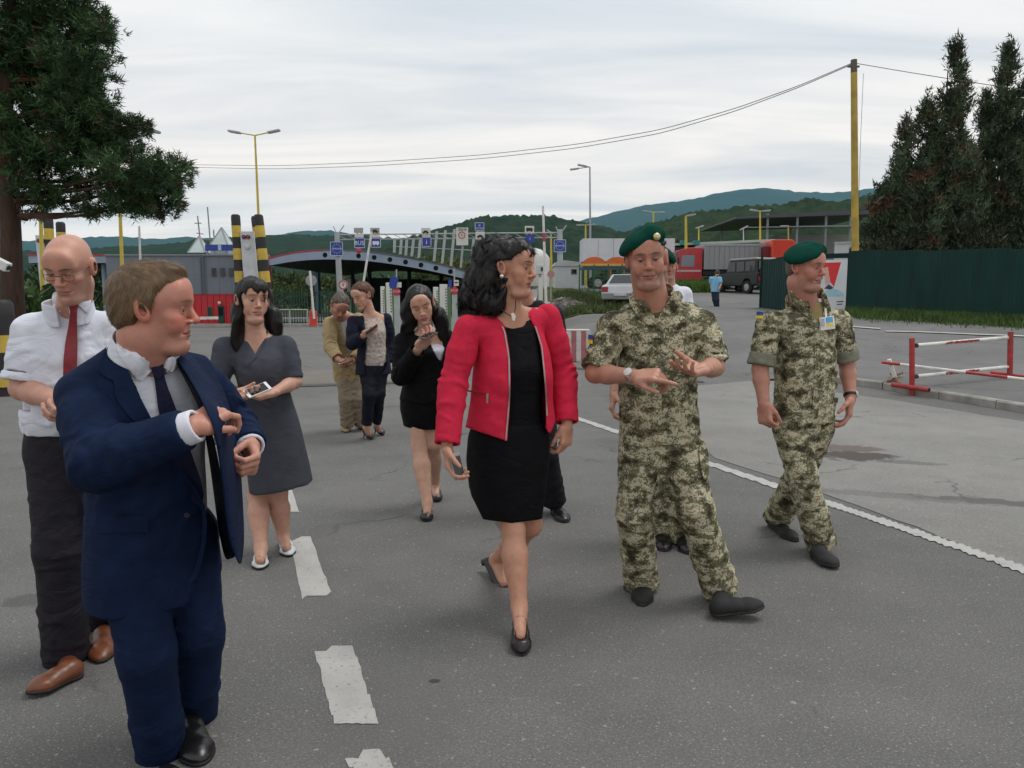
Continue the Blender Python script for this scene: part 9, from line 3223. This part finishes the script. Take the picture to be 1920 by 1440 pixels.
			MB().box(J(851, 536, Y) - o, J(860, 525, Y) - o + np.array([0, .03, 0])).build('white_plate', whp, e)
			p = J(855.5, 530, Y) - o
			MB().box(p + (-.07, -.01, -.02), p + (.07, 0, .03)).build('pictogram', paint('sign_ink', (.02, .02, .022), .6), e)
	# white kiosk boxes and a small warning sign right of the woman in pink
	e = grounded('lane_kiosk', 1011, 33, 'white lane kiosk box on a slim post right of the woman in pink', 'kiosk'); o = np.array(e.location)
	MB().box(J(1006, 514, 33) - o, J(1019, 497, 33) - o + np.array([0, .4, 0])).build('cabinet', paint('unit_white', (.50, .52, .50), .5), e, bevel=.02)
	MB().box(J(1014, 508, 32.97) - o, J(1018, 501, 32.97) - o + np.array([0, .02, 0])).build('opening', paint('window_dark', (.012, .016, .022), .12), e)
	MB().box(np.array([J(1010, 545, 33)[0] - o[0], .1, 0]), np.array([J(1018, 545, 33)[0] - o[0], .3, zat(520, 33) - o[2]])).build('pillar', pw, e, bevel=.02)
	MB().tube([(.03, .2, 0), (.03, .2, zat(512, 33) - o[2])], .06, 8).build('post', gr, e, True)
	e = grounded('warning_sign', 1033, 34, 'faded red-rimmed round sign beside the upright barrier arm', 'sign'); o = np.array(e.location)
	c = J(1033, 514, 34) - o
	MB().lathe([(.165, 0), (.165, .03)], c, 18, (0, -1, 0)).build('disc', paint('sign_faded', (.42, .22, .22), .6), e)
	MB().tube([(0, .05, 0), (0, .05, c[2])], .03, 6).build('post', gr, e, True)
	# lamps and poles
	Yw = ('yellow', (.52, .40, .05)); G_ = ('grey', (.30, .32, .34)); Wt = ('white', (.55, .56, .56))
	lamp(492, 45, 254, 478, [(438, 247), (515, 246)], 'tall yellow double-armed street lamp above the striped pillars', Yw, .10)
	lamp(230, 36, 236, 219, [(287, 246)], 'yellow street lamp whose head pokes out of the pine', Yw, .10)
	lamp(78, 34, 250, 72, [(40, 240)], 'yellow street lamp rising inside the pine boughs', Yw, .10)
	lamp(1107, 62, 313, 1106, [(1076, 317), (1090, 310)], 'tall grey street lamp with two arms to the left', G_, .10)
	lamp(1098, 75, 422, 1098, [(1087, 422), (1110, 421)], 'short yellow T-shaped lamp left of the white trailer', Yw, .13)
	lamp(1225, 75, 398, 1225, [(1211, 396), (1240, 398)], 'yellow T-shaped lamp above the soldier\'s beret', Yw, .13)
	lamp(1286, 62, 405, 1286, [(1297, 403)], 'yellow single-armed lamp right of the soldier\'s beret', Yw, .16)
	lamp(1310, 70, 426, 1310, [(1313, 425)], 'thin yellow lamp pole behind the shed roof', Yw, .10)
	lamp(1425, 66, 396, 1425, [(1413, 394), (1438, 395)], 'bright yellow lamp pole before the dark canopy', Yw, .12)
	lamp(1478, 68, 424, 1478, [(1470, 424)], 'dull yellow lamp pole under the dark canopy', Yw, .10)
	lamp(1034, 75, 436, 1033, [(1030, 434)], 'thick yellow lamp pole behind the right gantry column', Yw, .14)
	lamp(1394, 66, 428, 1394, [(1396, 427)], 'thin white lamp pole behind the long shed', Wt, .07)
	e = grounded('flag_pole', 264, 38, 'slim white pole above the left lane canopy', 'pole')
	MB().tube([(0, 0, -.1), J(261, 424, 38) - np.array(e.location)], [.08, .05], 8).build('shaft', paint('lamp_white', (.55, .56, .56), .5), e, True)
	# green bushes under and beyond the canopies
	for i, (px, Y, r, col, lb) in enumerate(((200, 58, (3.2, 2.5, 2.0), (.030, .052, .018), 'dark green bush under the left canopy'), (275, 60, (3.0, 2.5, 1.8), (.034, .055, .018), 'bush right of the dark one under the left canopy'), (545, 98, (4, 3, 2.6), (.060, .085, .025), 'pale green bush seen under the arch'),
											(600, 100, (4, 3, 2.6), (.060, .085, .025), 'pale green bush seen under the crown of the arch'), (815, 100, (3.5, 3, 4.0), (.060, .085, .020), 'yellow-green shrub above the arch, left of the zone sign'), (855, 98, (4, 3, 3.6), (.095, .105, .022), 'yellowish shrub above the low end of the arch'),
											(900, 100, (3.5, 3, 3.4), (.055, .08, .022), 'green shrub above the arch behind the pink woman\'s hair'), (20, 30, (2.6, 2, 1.0), (.04, .075, .02), 'light green bush behind the pine trunk'), (140, 56, (4, 3, 2.4), (.03, .055, .02), 'green bush between the left pillars'))):
		rng = np.random.default_rng(90 + i); b = base(px, Y)
		e = empty('shrub', tuple(b), lb, 'shrub', 'shrubs around the lanes')
		v, t, c = bush_mesh(rng, 300, r, col, .55, .12, 5)
		link('foliage', np_mesh('foliage', v, t, False, c), e, leaf_mat())


def setting():
	t = time.time()
	for f in (ground_all, hills, pine, left_side, lane_things, right_side, vehicles):
		f(); print('built', f.__name__, round(time.time() - t, 1)); t = time.time()


setting()
people()
haze()
print('script seconds', round(time.time() - _T0, 1))
